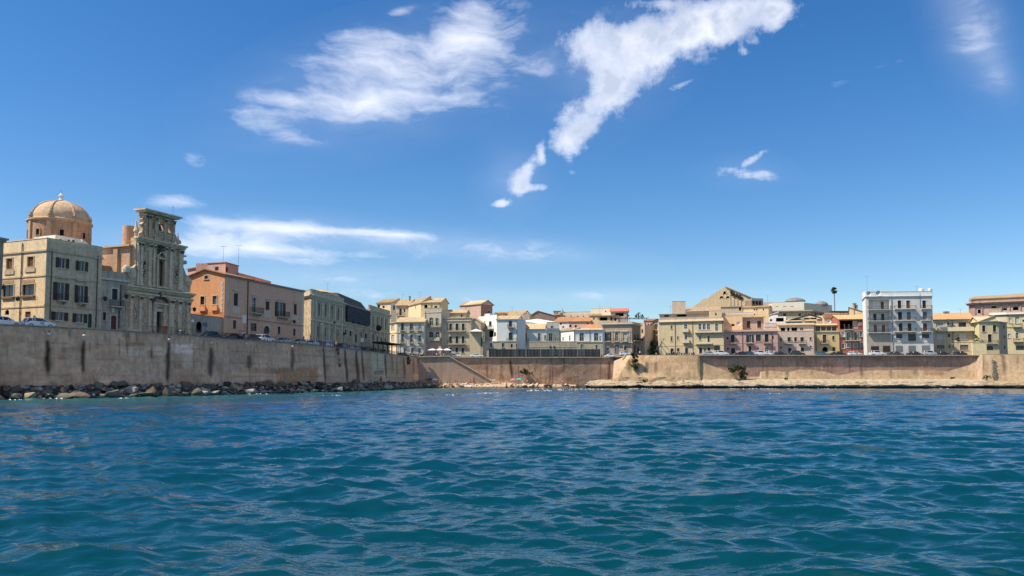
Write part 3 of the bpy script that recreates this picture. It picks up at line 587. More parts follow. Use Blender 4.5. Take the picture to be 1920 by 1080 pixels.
    def balcony(s, f, r, h=1.0, deep=.85, mat=None, brackets=2, solid=None):
        x0, y, x1 = r; a = s.sz(f, x0, y)[0]; b = s.sz(f, x1, y)[0]; z = s.sz(f, (x0+x1)/2, y)[1]; L = s.faces[f][1]; a = max(.02, a); b = min(L-.02, b)
        if b-a < .3: b = a+.6
        fr = s.faces[f][0]; mb = MB(); mb.fbox(fr, a, b, z-.14, z, .0, deep); mb.fbox(fr, a-.03, b+.03, z-.2, z-.143, .0, deep-.12)
        n = max(2, brackets)
        for k in range(n):
            c = a+.25+(b-a-.5)*k/(n-1); mb.fbox(fr, c-.08, c+.08, z-.55, z-.203, 0, deep*.35); mb.fbox(fr, c-.07, c+.07, z-.4, z-.203, deep*.351, deep*.75)
        bo = s.add(mb, 'balcony', mat or lime); rl = MB(); r_ = .018; mi = 0
        if solid:
            for (p, q, d0, d1) in ((a, b, deep-.08, deep), (a, a+.08, 0, deep-.081), (b-.08, b, 0, deep-.081)): rl.fbox(fr, p, q, z+.002, z+h, d0, d1)
            s.add(rl, 'balcony_parapet', solid, bo); return
        rl.fbox(fr, a, b, z+h-.04, z+h, deep-.05, deep-.01); rl.fbox(fr, a, b, z+.08, z+.11, deep-.05, deep-.01)
        for e in (a+.02, b-.06): rl.fbox(fr, e, e+.04, z+h-.04, z+h, .0, deep-.051)
        nb = max(4, min(60, int((b-a)/.14)))
        for k in range(nb+1): c = a+.02+(b-a-.04)*k/nb; rl.fbox(fr, c-r_*.6, c+r_*.6, z+.003, z+h-.041, deep-.045, deep-.02)
        for k in range(5):
            for e in (a+.02, b-.04): dd = deep*(k+.5)/5.5; rl.fbox(fr, e, e+.02, z+.003, z+h-.041, dd, dd+.02)
        s.add(rl, 'railing', iron, bo)
    def course(s, f, y, h=.22, d=.1, mat=None, x0=None, x1=None, name='string_course', atx=None, z=None):
        if z is None:
            xx = atx if atx is not None else None
            if xx is None: A = s.P[f]; u, v = proj(A[0], A[1], s.zt); o = CROP[s.c]; xx = (u-o[0])*o[2]
            z = s.sz(f, xx, y)[1]
        L = s.faces[f][1]; a = s.sz(f, x0, y)[0] if x0 is not None else -d*.95; b = s.sz(f, x1, y)[0] if x1 is not None else L+d*.95
        mb = MB(); mb.fbox(s.faces[f][0], a, b, z-h, z, .003, d); s.add(mb, name, mat or lime)
    def cornice(s, over=.35, h=.35, mat=None, faces=None, z=None):
        zt = s.zt if z is None else z; mb = MB()
        for f in (faces if faces is not None else range(len(s.faces))):
            fr, L = s.faces[f]; mb.fbox(fr, -over*(f == 0)*.9, L+over*.9, zt-h*.45, zt+.02, -.1, over+.01*f); mb.fbox(fr, -over*.5*(f == 0), L+over*.5, zt-h, zt-h*.451, -.1, over*.55+.01*f)
        s.add(mb, 'cornice', mat or lime)
    def pipe(s, f, x, y0, y1, mat=None, r=.07):
        a, z1 = s.sz(f, x, y0); z0 = max(s.zb, s.sz(f, x, y1)[1]); fr = s.faces[f][0]; mb = MB(); mb.tube(fr(a, r+.04, z0), fr(a, r+.04, z1), r, n=6)
        for k in range(4): zz = z0+(z1-z0)*(k+.5)/4; mb.fbox(fr, a-r*1.4, a+r*1.4, zz, zz+.06, .0, r*2.3)
        s.add(mb, 'drainpipe', mat or zinc)
    def pil(s, f, x0, x1, y0, y1, d=.12, mat=None, name='pilaster'):
        a, b, z0, z1 = s.rect(f, (x0, y0, x1, y1)); mb = MB(); fr = s.faces[f][0]; mb.fbox(fr, a, b, z0, z1-.25, .002, d); mb.fbox(fr, a-.05, b+.05, z1-.249, z1, .002, d+.06); s.add(mb, name, mat or lime)
    def gable(s, f, x, y, name='gable'):
        s.gables[f] = s.sz(f, x, y)
    def quoins(s, f, x0, x1, y0, y1, mat=None, n=None):
        a, b, z0, z1 = s.rect(f, (x0, y0, x1, y1)); n = n or int((z1-z0)/.45); fr = s.faces[f][0]
        for k in range(n):
            mb = MB(); dd = (b-a)*(1 if k % 2 else .7); zz = z0+(z1-z0)*k/n
            mb.fbox(fr, a, a+dd, zz+.01, zz+(z1-z0)/n-.01, .002, .05); s.add(mb, 'quoin', mat or lime)
    def wall(s):
        mb = MB(); nf = len(s.faces); L0 = MB()
        for f in range(nf):
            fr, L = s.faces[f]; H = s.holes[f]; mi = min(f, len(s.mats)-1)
            ss = sorted(set([0, L]+[round(h[0], 3) for h in H]+[round(h[1], 3) for h in H])); zz = sorted(set([s.zb, s.zt]+[round(h[2], 3) for h in H if h[2] < s.zt]+[round(h[3], 3) for h in H if h[3] < s.zt]))
            for i in range(len(ss)-1):
                j = 0
                while j < len(zz)-1:
                    sm = (ss[i]+ss[i+1])/2; zm = (zz[j]+zz[j+1])/2
                    if not any(h[0] < sm < h[1] and h[2] < zm < h[3] for h in H):
                        j2 = j
                        while j2+1 < len(zz)-1 and not any(h[0] < sm < h[1] and h[2] < (zz[j2+1]+zz[j2+2])/2 < h[3] for h in H): j2 += 1
                        mb.poly([fr(ss[i], 0, zz[j]), fr(ss[i+1], 0, zz[j]), fr(ss[i+1], 0, zz[j2+1]), fr(ss[i], 0, zz[j2+1])], mi); j = j2+1
                    else: j += 1
            for (a, b, z0, z1, d, arch) in H:
                if z1 > s.zt: z1 = s.zt
                for q in ([fr(a, 0, z0), fr(a, -d, z0), fr(a, -d, z1), fr(a, 0, z1)], [fr(b, -d, z0), fr(b, 0, z0), fr(b, 0, z1), fr(b, -d, z1)], [fr(a, 0, z1), fr(a, -d, z1), fr(b, -d, z1), fr(b, 0, z1)], [fr(a, -d, z0), fr(a, 0, z0), fr(b, 0, z0), fr(b, -d, z0)]): mb.poly(q, mi)
                if arch:
                    r = (b-a)/2; rz = min(r, (z1-z0)*.5); c = (a+b)/2; n = 6
                    for sg in (-1, 1):
                        for k in range(n):
                            t0, t1 = math.pi/2*k/n, math.pi/2*(k+1)/n
                            p0 = (c+sg*r*math.sin(t0), z1-rz+rz*math.cos(t0)); p1 = (c+sg*r*math.sin(t1), z1-rz+rz*math.cos(t1))
                            q = [fr(p0[0], -.004, p0[1]), fr(p1[0], -.004, p1[1]), fr(p1[0], -.004, z1), fr(p0[0], -.004, z1)]; q2 = [fr(p0[0], -.004, p0[1]), fr(p1[0], -.004, p1[1]), fr(p1[0], -d+.09, p1[1]), fr(p0[0], -d+.09, p0[1])]
                            mb.poly(q if sg < 0 else q[::-1], mi); mb.poly(q2, mi)
            if f in s.gables:
                g, gz = s.gables[f]; mb.poly([fr(0, 0, s.zt), fr(L, 0, s.zt), fr(g, 0, gz)], mi)
        P = s.P; q = s.q
        for A, B in ((P[-1], q[0]), (q[0], q[1]), (q[1], P[0])): mb.poly([(A[0], A[1], s.zb), (B[0], B[1], s.zb), (B[0], B[1], s.zt), (A[0], A[1], s.zt)], len(s.mats)-1)
        mb.poly([(p[0], p[1], s.zt-.02) for p in P]+[(p[0], p[1], s.zt-.02) for p in q], 0)
        s.add(mb, s.pn, s.mats)
    def shed(s, f, yr, run=4.0, mat=None, over=.35, back=None, atx=None, x0=None, x1=None, zr=None, name='roof'):
        """roof sloping up and back from face f to a ridge seen at row yr, `run` metres behind"""
        fr, L = s.faces[f]; a = -over if x0 is None else s.sz(f, x0, yr)[0]; b = L+over if x1 is None else s.sz(f, x1, yr)[0]
        A, B = s.P[f], s.P[f+1]; A2 = fr(0, -run, 0)[:2]; B2 = fr(L, -run, 0)[:2]
        if zr is None:
            mid = fr((a+b)/2, -run, s.zt+1); u, v = proj(*mid); v = px(s.c, 0, yr)[1]; zr = at_plane(u, v, A2, B2)[2]
        zr = max(zr, s.zt+.25); k = (zr-s.zt)/run; e = over; th = .12; mb = MB()
        bk = back if back is not None else run
        z0 = s.zt+.03
        mb.hexa([fr(a, e, z0-k*e), fr(b, e, z0-k*e), fr(b, -run, zr), fr(a, -run, zr), fr(a, e, z0-k*e+th), fr(b, e, z0-k*e+th), fr(b, -run, zr+th), fr(a, -run, zr+th)])
        mb.hexa([fr(a, -run-.001, zr), fr(b, -run-.001, zr), fr(b, -run-bk, z0), fr(a, -run-bk, z0), fr(a, -run-.001, zr+th), fr(b, -run-.001, zr+th), fr(b, -run-bk, z0+th), fr(a, -run-bk, z0+th)])
        for c in (0, L): mb.poly([fr(c, 0, s.zt), fr(c, -run, zr), fr(c, -run-bk, z0)], 1)
        # ridge and rows of cover tiles at the eaves
        n = max(4, min(70, int((b-a)/.45)))
        for i in range(n):
            c = a+(b-a)*(i+.5)/n; mb.hexa([fr(c-.09, e+.04, z0-k*e+th*.6), fr(c+.09, e+.04, z0-k*e+th*.6), fr(c+.09, -run, zr+th*.6), fr(c-.09, -run, zr+th*.6), fr(c-.05, e+.04, z0-k*e+th+.07), fr(c+.05, e+.04, z0-k*e+th+.07), fr(c+.05, -run, zr+th+.07), fr(c-.05, -run, zr+th+.07)])
        s.add(mb, name, [tile(mat or TILE), s.mats[0]])
    def gable_roof(s, f, mat=None, depth=None, over=.3, x0=None):
        """roof over a gable end: ridge runs back from the apex"""
        fr, L = s.faces[f]; g, gz = s.gables[f]; d = depth or s.back; mb = MB(); th = .14
        for (c, e) in ((0, -over), (L, L+over)):
            kk = (gz-s.zt)/(g-c); ze = s.zt+kk*(e-c); P = [(e, ze), (g, gz)]
            if e > g: P = P[::-1]
            mb.hexa([fr(P[0][0], over, P[0][1]+.01), fr(P[1][0], over, P[1][1]+.01), fr(P[1][0], -d, P[1][1]+.01), fr(P[0][0], -d, P[0][1]+.01), fr(P[0][0], over, P[0][1]+th), fr(P[1][0], over, P[1][1]+th), fr(P[1][0], -d, P[1][1]+th), fr(P[0][0], -d, P[0][1]+th)])
        s.add(mb, 'roof', tile(mat or TILE))
    def parapet(s, h=.8, d=.25, mat=None, faces=None):
        mb = MB()
        for f in (faces if faces is not None else range(len(s.faces))):
            fr, L = s.faces[f]; mb.fbox(fr, 0, L, s.zt-.01, s.zt+h, -d, .0); mb.fbox(fr, -.05, L+.05, s.zt+h, s.zt+h+.1, -d-.05, .06)
        s.add(mb, 'parapet', mat or s.mats[0])
    def slab(s, f, r, d0, d1, mat, name):
        a, b, z0, z1 = s.rect(f, r); mb = MB(); mb.fbox(s.faces[f][0], a, b, z0, z1, d0, d1); s.add(mb, name, mat)
def antenna(loc, h, label):
    t = thing('antenna', loc, label, 'antenna', 'aerials on the roofs'); mb = MB(); mb.tube((0, 0, 0), (0, 0, h), .03, .02, 5); mb.build('mast', iron, t)
    mb = MB()
    mb.tube((-.7, 0, h-.1), (.7, .15, h-.1), .02, n=4)
    for k in range(6): x = -.6+k*.24; mb.tube((x, -.3+.02*k, h-.1), (x, .35-.02*k, h-.1), .012, n=4)
    mb.build('aerial_bars', iron, t); return t
# ------------------------------------------------------------------ LEFT ROW
# sliver at the frame edge
b = Bld('tall grey brown building past the cream palace, cut by the edge of the view', 'C1', [(-330, 101), (27, 108)], 375, (.30, .25, .2), 9, dirt=.8, cat='building', name='old_building', topi=1)
b.cornice(.45, .5, plaster((.34, .3, .25), .6)); b.win(0, (-120, 520, -60, 620), 'sh', 'brown', lime); b.win(0, (-120, 720, -60, 840), 'sh', 'brown', lime, bal=12); b.win(0, (-230, 520, -170, 620), 'sh', 'brown', lime); b.win(0, (-230, 720, -170, 840), 'sh', 'brown', lime, bal=12); b.win(0, (-120, 900, -60, 980), 'sh', 'brown', lime); b.wall()
# cream corner palace
tri = plaster((.50, .40, .26), .5)
b = Bld('three storey cream corner house with brown windows, in front of the dome', 'C1', [(15, 117.8), (338, 114), (742, 122.2)], 384, [CREAM_LIT, CREAM_SHADED], 9, topi=1, dirt=.55, cat='building', name='corner_house')  # one cream paint, toned lighter on the sunlit face, darker on the shaded
for r in ((48, 520, 91, 597), (200, 507, 243, 579)): b.win(0, r, 'sh', 'rust', tri); b.slab(0, (r[0]-14, r[3]+8, r[2]+12, r[3]+38), .003, .12, tri, 'window_apron')
for r in ((20, 712, 99, 796), (163, 706, 249, 786)):
    b.win(0, r, 'gl', 'brown', tri); b.slab(0, (r[0]-4, r[3]+3, r[2]+2, r[3]+16), .003, .22, shut_m['rust'], 'window_box'); b.slab(0, (r[0]-2, r[1]-34, r[2]+2, r[1]-10), .003, .05, plaster((.42, .27, .14), .5), 'blind_lintel')
b.win(0, (182, 903, 222, 945), 'sh', 'rust'); b.win(0, (36, 890, 66, 926), 'hole', 'rust', arch=True)
b.win(1, (427, 515, 474, 589), 'op', 'dbrown', plaster(CREAM_SHADED, .3)); b.win(1, (569, 538, 612, 611), 'op', 'dbrown', plaster(CREAM_SHADED, .3))
b.win(1, (412, 692, 468, 824), 'op', 'dbrown', bal=4); b.win(1, (562, 714, 608, 842), 'op', 'dbrown', bal=6)
b.win(1, (400, 905, 460, 968), 'op', 'dbrown', lime); b.win(1, (550, 917, 602, 984), 'op', 'dbrown', lime); b.win(1, (634, 918, 664, 1020), 'door', 'green', lime, arch=True, sill=False)
b.course(0, 452, .25, .15, tri, name='cornice', atx=338); b.course(0, 636, .2, .09, tri, atx=338); b.course(0, 856, .2, .08, tri, atx=338)
b.course(1, 452, .25, .16, tri, name='cornice', atx=338); b.course(1, 636, .2, .1, tri, atx=345); b.course(1, 850, .2, .1, tri, atx=345)
b.slab(1, (398, 655, 492, 662), .1, .28, tri, 'hood_moulding'); b.slab(1, (545, 678, 632, 685), .1, .28, tri, 'hood_moulding')
b.pipe(0, 166, 408, 985); b.pipe(1, 376, 450, 960); b.pipe(1, 706, 500, 1020); b.wall(); b.parapet(.25, .3)
q = Bld('x', 'C1', [(400, 121), (588, 125)], 348, WHITE, 5, root=b.root, partname='roof_terrace_wall'); q.zb = b.zt-.3
for x in (430, 490, 522): q.win(0, (x, 385-8+(x-430)*.09, x+18, 385+10+(x-430)*.09), 'hole', 'rust')
q.wall(); mbq = MB(); fr, L = q.faces[0]; mbq.hexa([fr(L, .3, b.zt-.1), fr(L+4.5, -.5, b.zt-.1), fr(L+4.5, -5, b.zt-.1), fr(L, -5, b.zt-.1), fr(L-.1, .3, q.zt), fr(L+.6, 0, q.zt-.1), fr(L+.5, -5, q.zt-.1), fr(L-.1, -5, q.zt)]); b.add(mbq, 'white_roof_slope', plaster(WHITE, .2))
# low house by the church
b = Bld('low two storey greyish house wedged between cream house and church', 'C2', [(22, 122.4), (240, 126.8)], 542, (.40, .34, .27), 8, topi=0, dirt=.7, name='low_house')
b.win(0, (119, 686, 161, 770), 'sh', 'dark', lime, hood=False); b.balcony(0, (95, 818, 190)); b.win(0, (50, 862, 75, 922), 'sh', 'dbrown', lime); b.win(0, (110, 886, 152, 990), 'door', 'red', lime, arch=True, sill=False)
b.course(0, 600, .3, .25, atx=40, name='cornice'); b.pipe(0, 186, 655, 820, iron); b.pipe(0, 172, 850, 985, iron); b.pil(0, 24, 42, 640, 985, .08); b.wall()
sg = thing('wall_sign', b.faces[0][0](b.sz(0, 122, 840)[0], .12, b.sz(0, 122, 840)[1]), 'small white sign on grey low house under its balcony', 'sign'); mb = MB(); mb.box((0, 0, 0), .35, .25, 1.0, 0, math.atan2(.93, .38)); mb.build('panel', shut_m['white'], sg); mb = MB(); mb.box((0, 0, .6), .06, .06, .25, 0); mb.build('bracket', iron, sg)
# low wall between church and orange palace
b = Bld('plain low grey wall with dark arched gateway, between church and orange house', 'C3', [(95, 139.6), (468, 148.1)], 716, (.42, .34, .27), 1.0, topi=0, dirt=.6, cat='wall', name='courtyard_wall')
b.win(0, (167, 796, 231, 922), 'hole', 'dark', arch=True, sill=False); b.wall(); b.parapet(.05, .3, plaster((.45, .36, .28), .5))
# orange and pink palace
b = Bld('large palace with orange gabled side and pink front with stone framed windows', 'C3', [(100, 150.2), (490, 148), (1384, 175.2)], 268, [ORANGE, PINK], 8.2, topi=1, dirt=.28, cat='palace', name='pink_palace')
st = plaster((.60, .50, .38), .3, 'trim_stone')
b.win(0, (260, 280, 301, 320), 'sh', 'rust', st); b.win(0, (215, 515, 261, 607), 'sh', 'dbrown', st); b.win(0, (352, 508, 399, 604), 'sh', 'grey', st)
for r in ((207, 628, 277, 680), (342, 622, 412, 674)): b.slab(0, r, .003, .35, plaster(ORANGE, .3), 'window_apron')
for r, k, c in (((587, 480, 637, 621), 'sh', 'dbrown'), ((946, 572, 990, 667), 'sh', 'dbrown'), ((1263, 602, 1299, 721), 'sh', 'dbrown')):
    b.win(1, r, k, c, st, hood=True); b.slab(1, (r[0]-18, r[3]+8, r[2]+14, r[3]+85), .003, .08, st, 'window_apron')
b.win(1, (791, 528, 839, 698), 'gl', 'white', st, hood=True); b.balcony(1, (765, 703, 884), 1.15, .95, brackets=4); b.win(1, (1082, 580, 1140, 745), 'op', 'dbrown', st, hood=True); b.balcony(1, (1075, 746, 1182), 1.15, .95, brackets=4)
b.win(1, (579, 782, 617, 881), 'sh', 'brown', st); b.win(1, (776, 816, 847, 905), 'grid', 'dark', st); b.win(1, (1083, 852, 1114, 936), 'sh', 'dbrown', st); b.win(1, (1257, 876, 1284, 958), 'sh', 'dbrown', st)
b.win(1, (924, 848, 989, 935), 'door', 'brown', st, arch=True, sill=False)
fr, L = b.faces[1]; a0, a1, z0, z1 = b.rect(1, (924, 848, 989, 935)); c = (a0+a1)/2; r = (a1-a0)/2
for k in range(9):      # rusticated arch stones
    t0, t1 = math.pi*(k+.06)/9, math.pi*(k+.94)/9; rz = z1-r*1.0; mb = MB(); R2 = r+.75 if k % 2 == 0 else r+.5; P = []
    for d in (.003, .12):
        for (rr, tt) in ((r+.02, t0), (R2, t0), (R2, t1), (r+.02, t1)): P.append(fr(c-rr*math.cos(tt), d, rz+rr*math.sin(tt)))
    mb.hexa(P); b.add(mb, 'arch_stone', st)
b.course(1, 735, .16, .1, plaster((.42, .22, .17), .3), atx=505); b.pipe(1, 747, 345, 950, paint((.16, .05, .035), .6, 'red_pipe'), .1)
b.pil(1, 497, 510, 300, 960, .05, st); b.pil(1, 1352, 1380, 440, 985, .05, st); b.quoins(0, 442, 470, 350, 745, st)
b.slab(0, (150, 690, 470, 745), .003, .05, plaster((.62, .26, .1), .3), 'lower_band')
b.gable(0, 275, 214); b.cornice(.3, .35, plaster((.42, .25, .2), .4), faces=[1]); b.wall()
mb = MB(); fr, L = b.faces[0]; g, gz = b.gables[0]; th = .18; d = 9
for (c, e) in ((0, -.35), (L, L+.35)):
    kk = (gz-b.zt)/(g-c); ze = b.zt+kk*(e-c); P = sorted([(e, ze), (g, gz)]); mb.hexa([fr(P[0][0], .35, P[0][1]), fr(P[1][0], .35, P[1][1]), fr(P[1][0], -d, P[1][1]), fr(P[0][0], -d, P[0][1]), fr(P[0][0], .35, P[0][1]+th), fr(P[1][0], .35, P[1][1]+th), fr(P[1][0], -d, P[1][1]+th), fr(P[0][0], -d, P[0][1]+th)])
b.add(mb, 'roof', tile((.42, .23, .13)))
PK = b
q = Bld('x', 'C3', [(296, 160), (497, 158.5), (643, 163.5)], 128, [PINK2, PINK_SHADED], 7, root=b.root, topi=1, partname='roof_pavilion'); q.zb = b.zt-.4  # right face painted a darker pink for its shade
q.win(0, (378, 181, 419, 224), 'gl', 'brown'); q.win(1, (497+4, 186, 527, 238), 'gl', 'brown'); q.wall(); q.cornice(.15, .2, plaster((.5, .2, .12), .3))
q = Bld('x', 'C3', [(70, 168), (296, 163)], 212, PINK2, 6, root=b.root, partname='rear_wing'); q.zb = b.zt-.4; q.wall(); q.shed(0, 172, 3.2, TILE2)
q = Bld('x', 'C3', [(640, 163), (830, 170), (1010, 178)], 246, (.6, .3, .16), 5, root=b.root, topi=0, partname='rear_wing'); q.zb = b.zt-.4; q.wall()
mb = MB(); fr, L = b.faces[1]; 
for s0, s1, dpt, hh in ((4.5, 13, 3.5, .9), (9.5, 17.5, 6, 1.5)): mb.hexa([fr(s0, -2, b.zt), fr(s1, -2, b.zt), fr(s1, -2-dpt*2, b.zt), fr(s0, -2-dpt*2, b.zt), fr(s0+.2, -2-dpt, b.zt+hh), fr(s1-1.5, -2-dpt, b.zt+hh), fr(s1-1.5, -2-dpt-.2, b.zt+hh), fr(s0+.2, -2-dpt-.2, b.zt+hh)])
b.add(mb, 'hipped_roof', tile(TILE2)); 
for x, y, h, Y, lb in ((470, 118, 3.2, 160, 'tall thin aerial over the left wall of the pink roof pavilion'), (643, 150, 4.0, 163, 'tall thin aerial at the corner of the pink roof pavilion')):
    u, v = px('C3', x, y+2); p = at_y(u, v, Y+1.5); antenna(p, h*1.0, lb)
# gap house, cream and lit
b = Bld('narrow sunlit cream house seen in the gap after the pink palace', 'C4', [(-30, 192), (172, 190)], 425, CREAM_LIT, 6, dirt=.2)
b.win(0, (95, 480, 135, 560), 'sh', 'pale', lime); b.wall()
# ruined palace
b = Bld('old weathered stone palace with tall narrow arched openings and pilasters', 'C4', [(70, 184), (182, 180), (656, 200.9)], 246, stone((.58, .455, .29)), 12, topi=1, cat='palace', name='ruined_palace')
for r in ((283, 370, 308, 560), (378, 388, 402, 580), (471, 410, 495, 600), (561, 436, 585, 622)): b.win(1, r, 'hole', 'dark', lime, arch=True, depth=.35)
b.slab(1, (462, 470, 484, 640), -.3, -.1, plaster((.5, .3, .2), .4), 'board_panel')
for r in ((374, 716, 398, 860), (470, 736, 491, 850), (557, 748, 577, 855), (262, 700, 288, 860)): b.win(1, r, 'sh', 'grey', lime, arch=True)
for x in (240, 335, 432, 520, 620): b.pil(1, x-7, x+9, 275+(x-240)*.25, 590+(x-240)*.13, .2)
for x in (240, 335, 432, 520, 620): b.pil(1, x-7, x+9, 625+(x-240)*.12, 950, .15)
b.pil(1, 186, 200, 262, 950, .2); b.course(1, 598, .35, .25, atx=182); b.course(1, 275, .5, .2, atx=182); b.cornice(.6, .6); b.wall(); b.parapet(1.15, .4, plaster((.50, .42, .29), .6))
q = Bld('x', 'C4', [(325, 205), (488, 209)], 205, TAN, 4, root=b.root, partname='roof_hut'); q.zb = b.zt; q.wall(); q.shed(0, 188, 2, TILEP)
lp = thing('shop_canopy', b.faces[0][0](-.5, 1.2, ROADZ+3), 'dark flat canopy sticking out beside the ruined palace', 'canopy'); mb = MB(); mb.box((0, 0, 0), 3.2, 2.2, .25, 0, .3); mb.build('canopy_board', iron, lp); mb = MB(); [mb.tube((x, y, -3), (x, y, -.13), .06) for x, y in ((-1.3, -1), (1.3, -.6))]; mb.build('post', iron, lp)
# netted building
b = Bld('rubble stone building with its upper floor wrapped in dark scaffold netting', 'C4', [(657, 200.9), (1022, 223)], 382, stone((.56, .44, .29), 2.4, .9), 12, topi=0, cat='building', name='netted_building')
for r in ((668, 757, 690, 828), (739, 772, 765, 856), (958, 812, 986, 890)): b.win(0, r, 'hole', 'dark', lime)
b.win(0, (812, 815, 844, 940), 'door', 'dbrown', lime, arch=True, sill=False); b.win(0, (885, 795, 905, 860), 'sh', 'grey', lime); b.course(0, 640, .3, .15, atx=657); b.pil(0, 640, 668, 392, 640, .12, plaster(STONE, .6)); b.cornice(.45, .5); b.wall()
mb = MB(); fr, L = b.faces[0]; z = b.zt; mb.hexa([fr(.2, -.3, z), fr(L-.5, -.3, z), fr(L-.5, -9, z), fr(.2, -9, z), fr(1.2, -2.2, z+3.0), fr(L-1.6, -2.0, z+2.4), fr(L-1.5, -8, z+2.4), fr(1.2, -8, z+3.0)]); b.add(mb, 'attic_roof', tile((.12, .10, .09)))
nt_ = thing('scaffold_net', fr(L/2, .6, z-5), 'dark blue grey scaffold netting hung across rubble stone facade', 'scaffold net'); a0, z1 = b.sz(0, 672, 396); a1, _ = b.sz(0, 1008, 470); zl = b.sz(0, 672, 625)[1]; mb = MB(); n1, n2 = 26, 12; random.seed(4)
net_m = paint((.055, .06, .075), .8, 'scaffold_netting')
G = [[fr(a0+(a1-a0)*i/n1, .62+.10*math.sin(i*2.1+j)+random.uniform(-.04, .04), zl+(z1-zl)*j/n2-.25*(j == 0)*math.sin(i*.9)) for i in range(n1+1)] for j in range(n2+1)]
for j in range(n2):
    for i in range(n1): mb.poly([G[j][i], G[j][i+1], G[j+1][i+1], G[j+1][i]])
o_ = mb.build('netting', net_m, nt_, nt_.location, True); so = o_.modifiers.new('thick', 'SOLIDIFY'); so.thickness = .03
mb = MB()
for i in range(0, 9): mb.tube(fr(a0+(a1-a0)*i/8, .5, zl-.3), fr(a0+(a1-a0)*i/8, .5, z1+.6), .04)
for j in range(0, 5): mb.tube(fr(a0, .48, zl+(z1-zl)*j/4), fr(a1, .48, zl+(z1-zl)*j/4), .035)
mb.build('scaffold_poles', iron, nt_, nt_.location)
# last stone palace
b = Bld('stone palace at the far corner of the quay with four slit windows and round roundel', 'C4', [(1024, 223), (1322, 243.2)], 462, stone((.56, .45, .28), 1.6, .6), 10, topi=0, cat='palace', name='stone_palace')
for r in ((1065, 560, 1083, 735), (1130, 577, 1148, 738), (1191, 590, 1210, 745), (1250, 604, 1268, 752)): b.win(0, r, 'hole', 'dark', lime, depth=.35)
for x in (1040, 1106, 1170, 1230, 1290): b.pil(0, x-6, x+6, 490+(x-1024)*.3, 760, .2); b.pil(0, x-6, x+6, 790, 1000, .15)
for r in ((1066, 825, 1084, 900), (1128, 850, 1148, 960), (1182, 865, 1202, 960), (1242, 870, 1260, 960)): b.win(0, r, 'sh', 'dark', lime, arch=True)
b.course(0, 745, .35, .25, atx=1024); b.course(0, 500, .4, .2, atx=1024); b.cornice(.55, .55); b.wall(); b.parapet(1.2, .4, plaster((.48, .42, .3), .6))
fr = b.faces[0][0]; a0, z0 = b.sz(0, 1080, 736); rd = thing('round_sign', fr(a0, 1.6, z0), 'big dark round sign sticking out from stone palace wall', 'sign'); mb = MB(); mb.tube((-.05, -.12, 0), (.05, .12, 0), .85, n=20); mb.build('disc', iron, rd); mb = MB(); mb.tube((0, 0, .9), (-1.5, .5, .9), .05); mb.build('bracket', iron, rd)
# ------------------------------------------------------------------ CHURCH
cst = stone((.62, .47, .32), 2.0, .75, 'church_stone'); cst2 = stone((.72, .57, .40), 3.0, .5, 'church_trim'); cdark = stone((.12, .10, .08), 2.0, .8, 'sooty_stone'); cbrk = plaster((.52, .32, .19), .5, 'tan_brick'); cbrk2 = plaster((.50, .29, .17), .6, 'red_render'); cdome = plaster((.56, .39, .24), .6, 'dome_render')
CA, CB = (-61.8, 126.8), (-56.8, 139.4)
ch = Bld('tall weathered baroque church with carved stone front, open belfry and tan dome', 'K2', [(95, 126.5), (1108, 139.6)], 392, cst, 1.2, cat='church', name='church', topi=0)
CR, CO = ch.root, ch.o; fr, L = ch.faces[0]
def kz(c, x, y): ch.c = c; return ch.sz(0, x, y)
def krect(c, r): ch.c = c; return ch.rect(0, r)
def kbox(c, r, d0, d1, mat, name, zc=None, parent=None):
    ch.c = c; A, B = ch.P; x0, y0, x1, y1 = r
    a = ch.sz(0, x0, (y0+y1)/2)[0]; b = ch.sz(0, x1, (y0+y1)/2)[0]; z1 = ch.sz(0, (x0+x1)/2, y0)[1]; z0 = ch.sz(0, (x0+x1)/2, y1)[1]
    mb = MB(); mb.fbox(fr, a, b, z0, z1, d0, d1); return ch.add(mb, name, mat, parent), (a, b, z0, z1)
def kband(c, x, y, h, s0, s1, d, mat, name):     # horizontal moulding at the height seen at (x, y)
    z = kz(c, x, y)[1]; mb = MB(); mb.fbox(fr, s0, s1, z-h, z, -.2, d); mb.fbox(fr, s0+.1, s1-.1, z-h*1.9, z-h*1.001, -.2, d*.6); mb.fbox(fr, s0+.15, s1-.15, z-h*2.6, z-h*1.901, -.2, d*.35); ch.add(mb, name, mat); return z
# openings of the lower order
ch.c = 'K2'
ch.win(0, (543, 702, 640, 1030), 'door', 'dbrown', None, sill=False, depth=.5)
zl = kz('K2', 160, 300)[1]; ch.zt = zl
ch.wall()
sU0, sU1 = kz('K1', 262, 800)[0], kz('K1', 988, 800)[0]; zU = kz('K1', 300, 545)[1]
# upper order wall with niches
up = Bld('x', 'K1', [(262, 127), (988, 139)], 545, cst, 1.0, root=CR, partname='upper_wall'); up.P = [fr(sU0, -.25, 0)[:2], fr(sU1, -.25, 0)[:2]]; up.faces = [frame_of(*up.P)]; up.holes = {0: []}; up.zb = zl-.1; up.zt = zU; up.q = [fr(sU1, -1.4, 0)[:2], fr(sU0, -1.4, 0)[:2]]
for r in ((603, 890, 680, 1300), (358, 905, 412, 1150), (540, 1012, 572, 1058), (862, 985, 900, 1180)): up.win(0, r, 'hole', 'grey', None, arch=True, depth=.45)
up.wall()
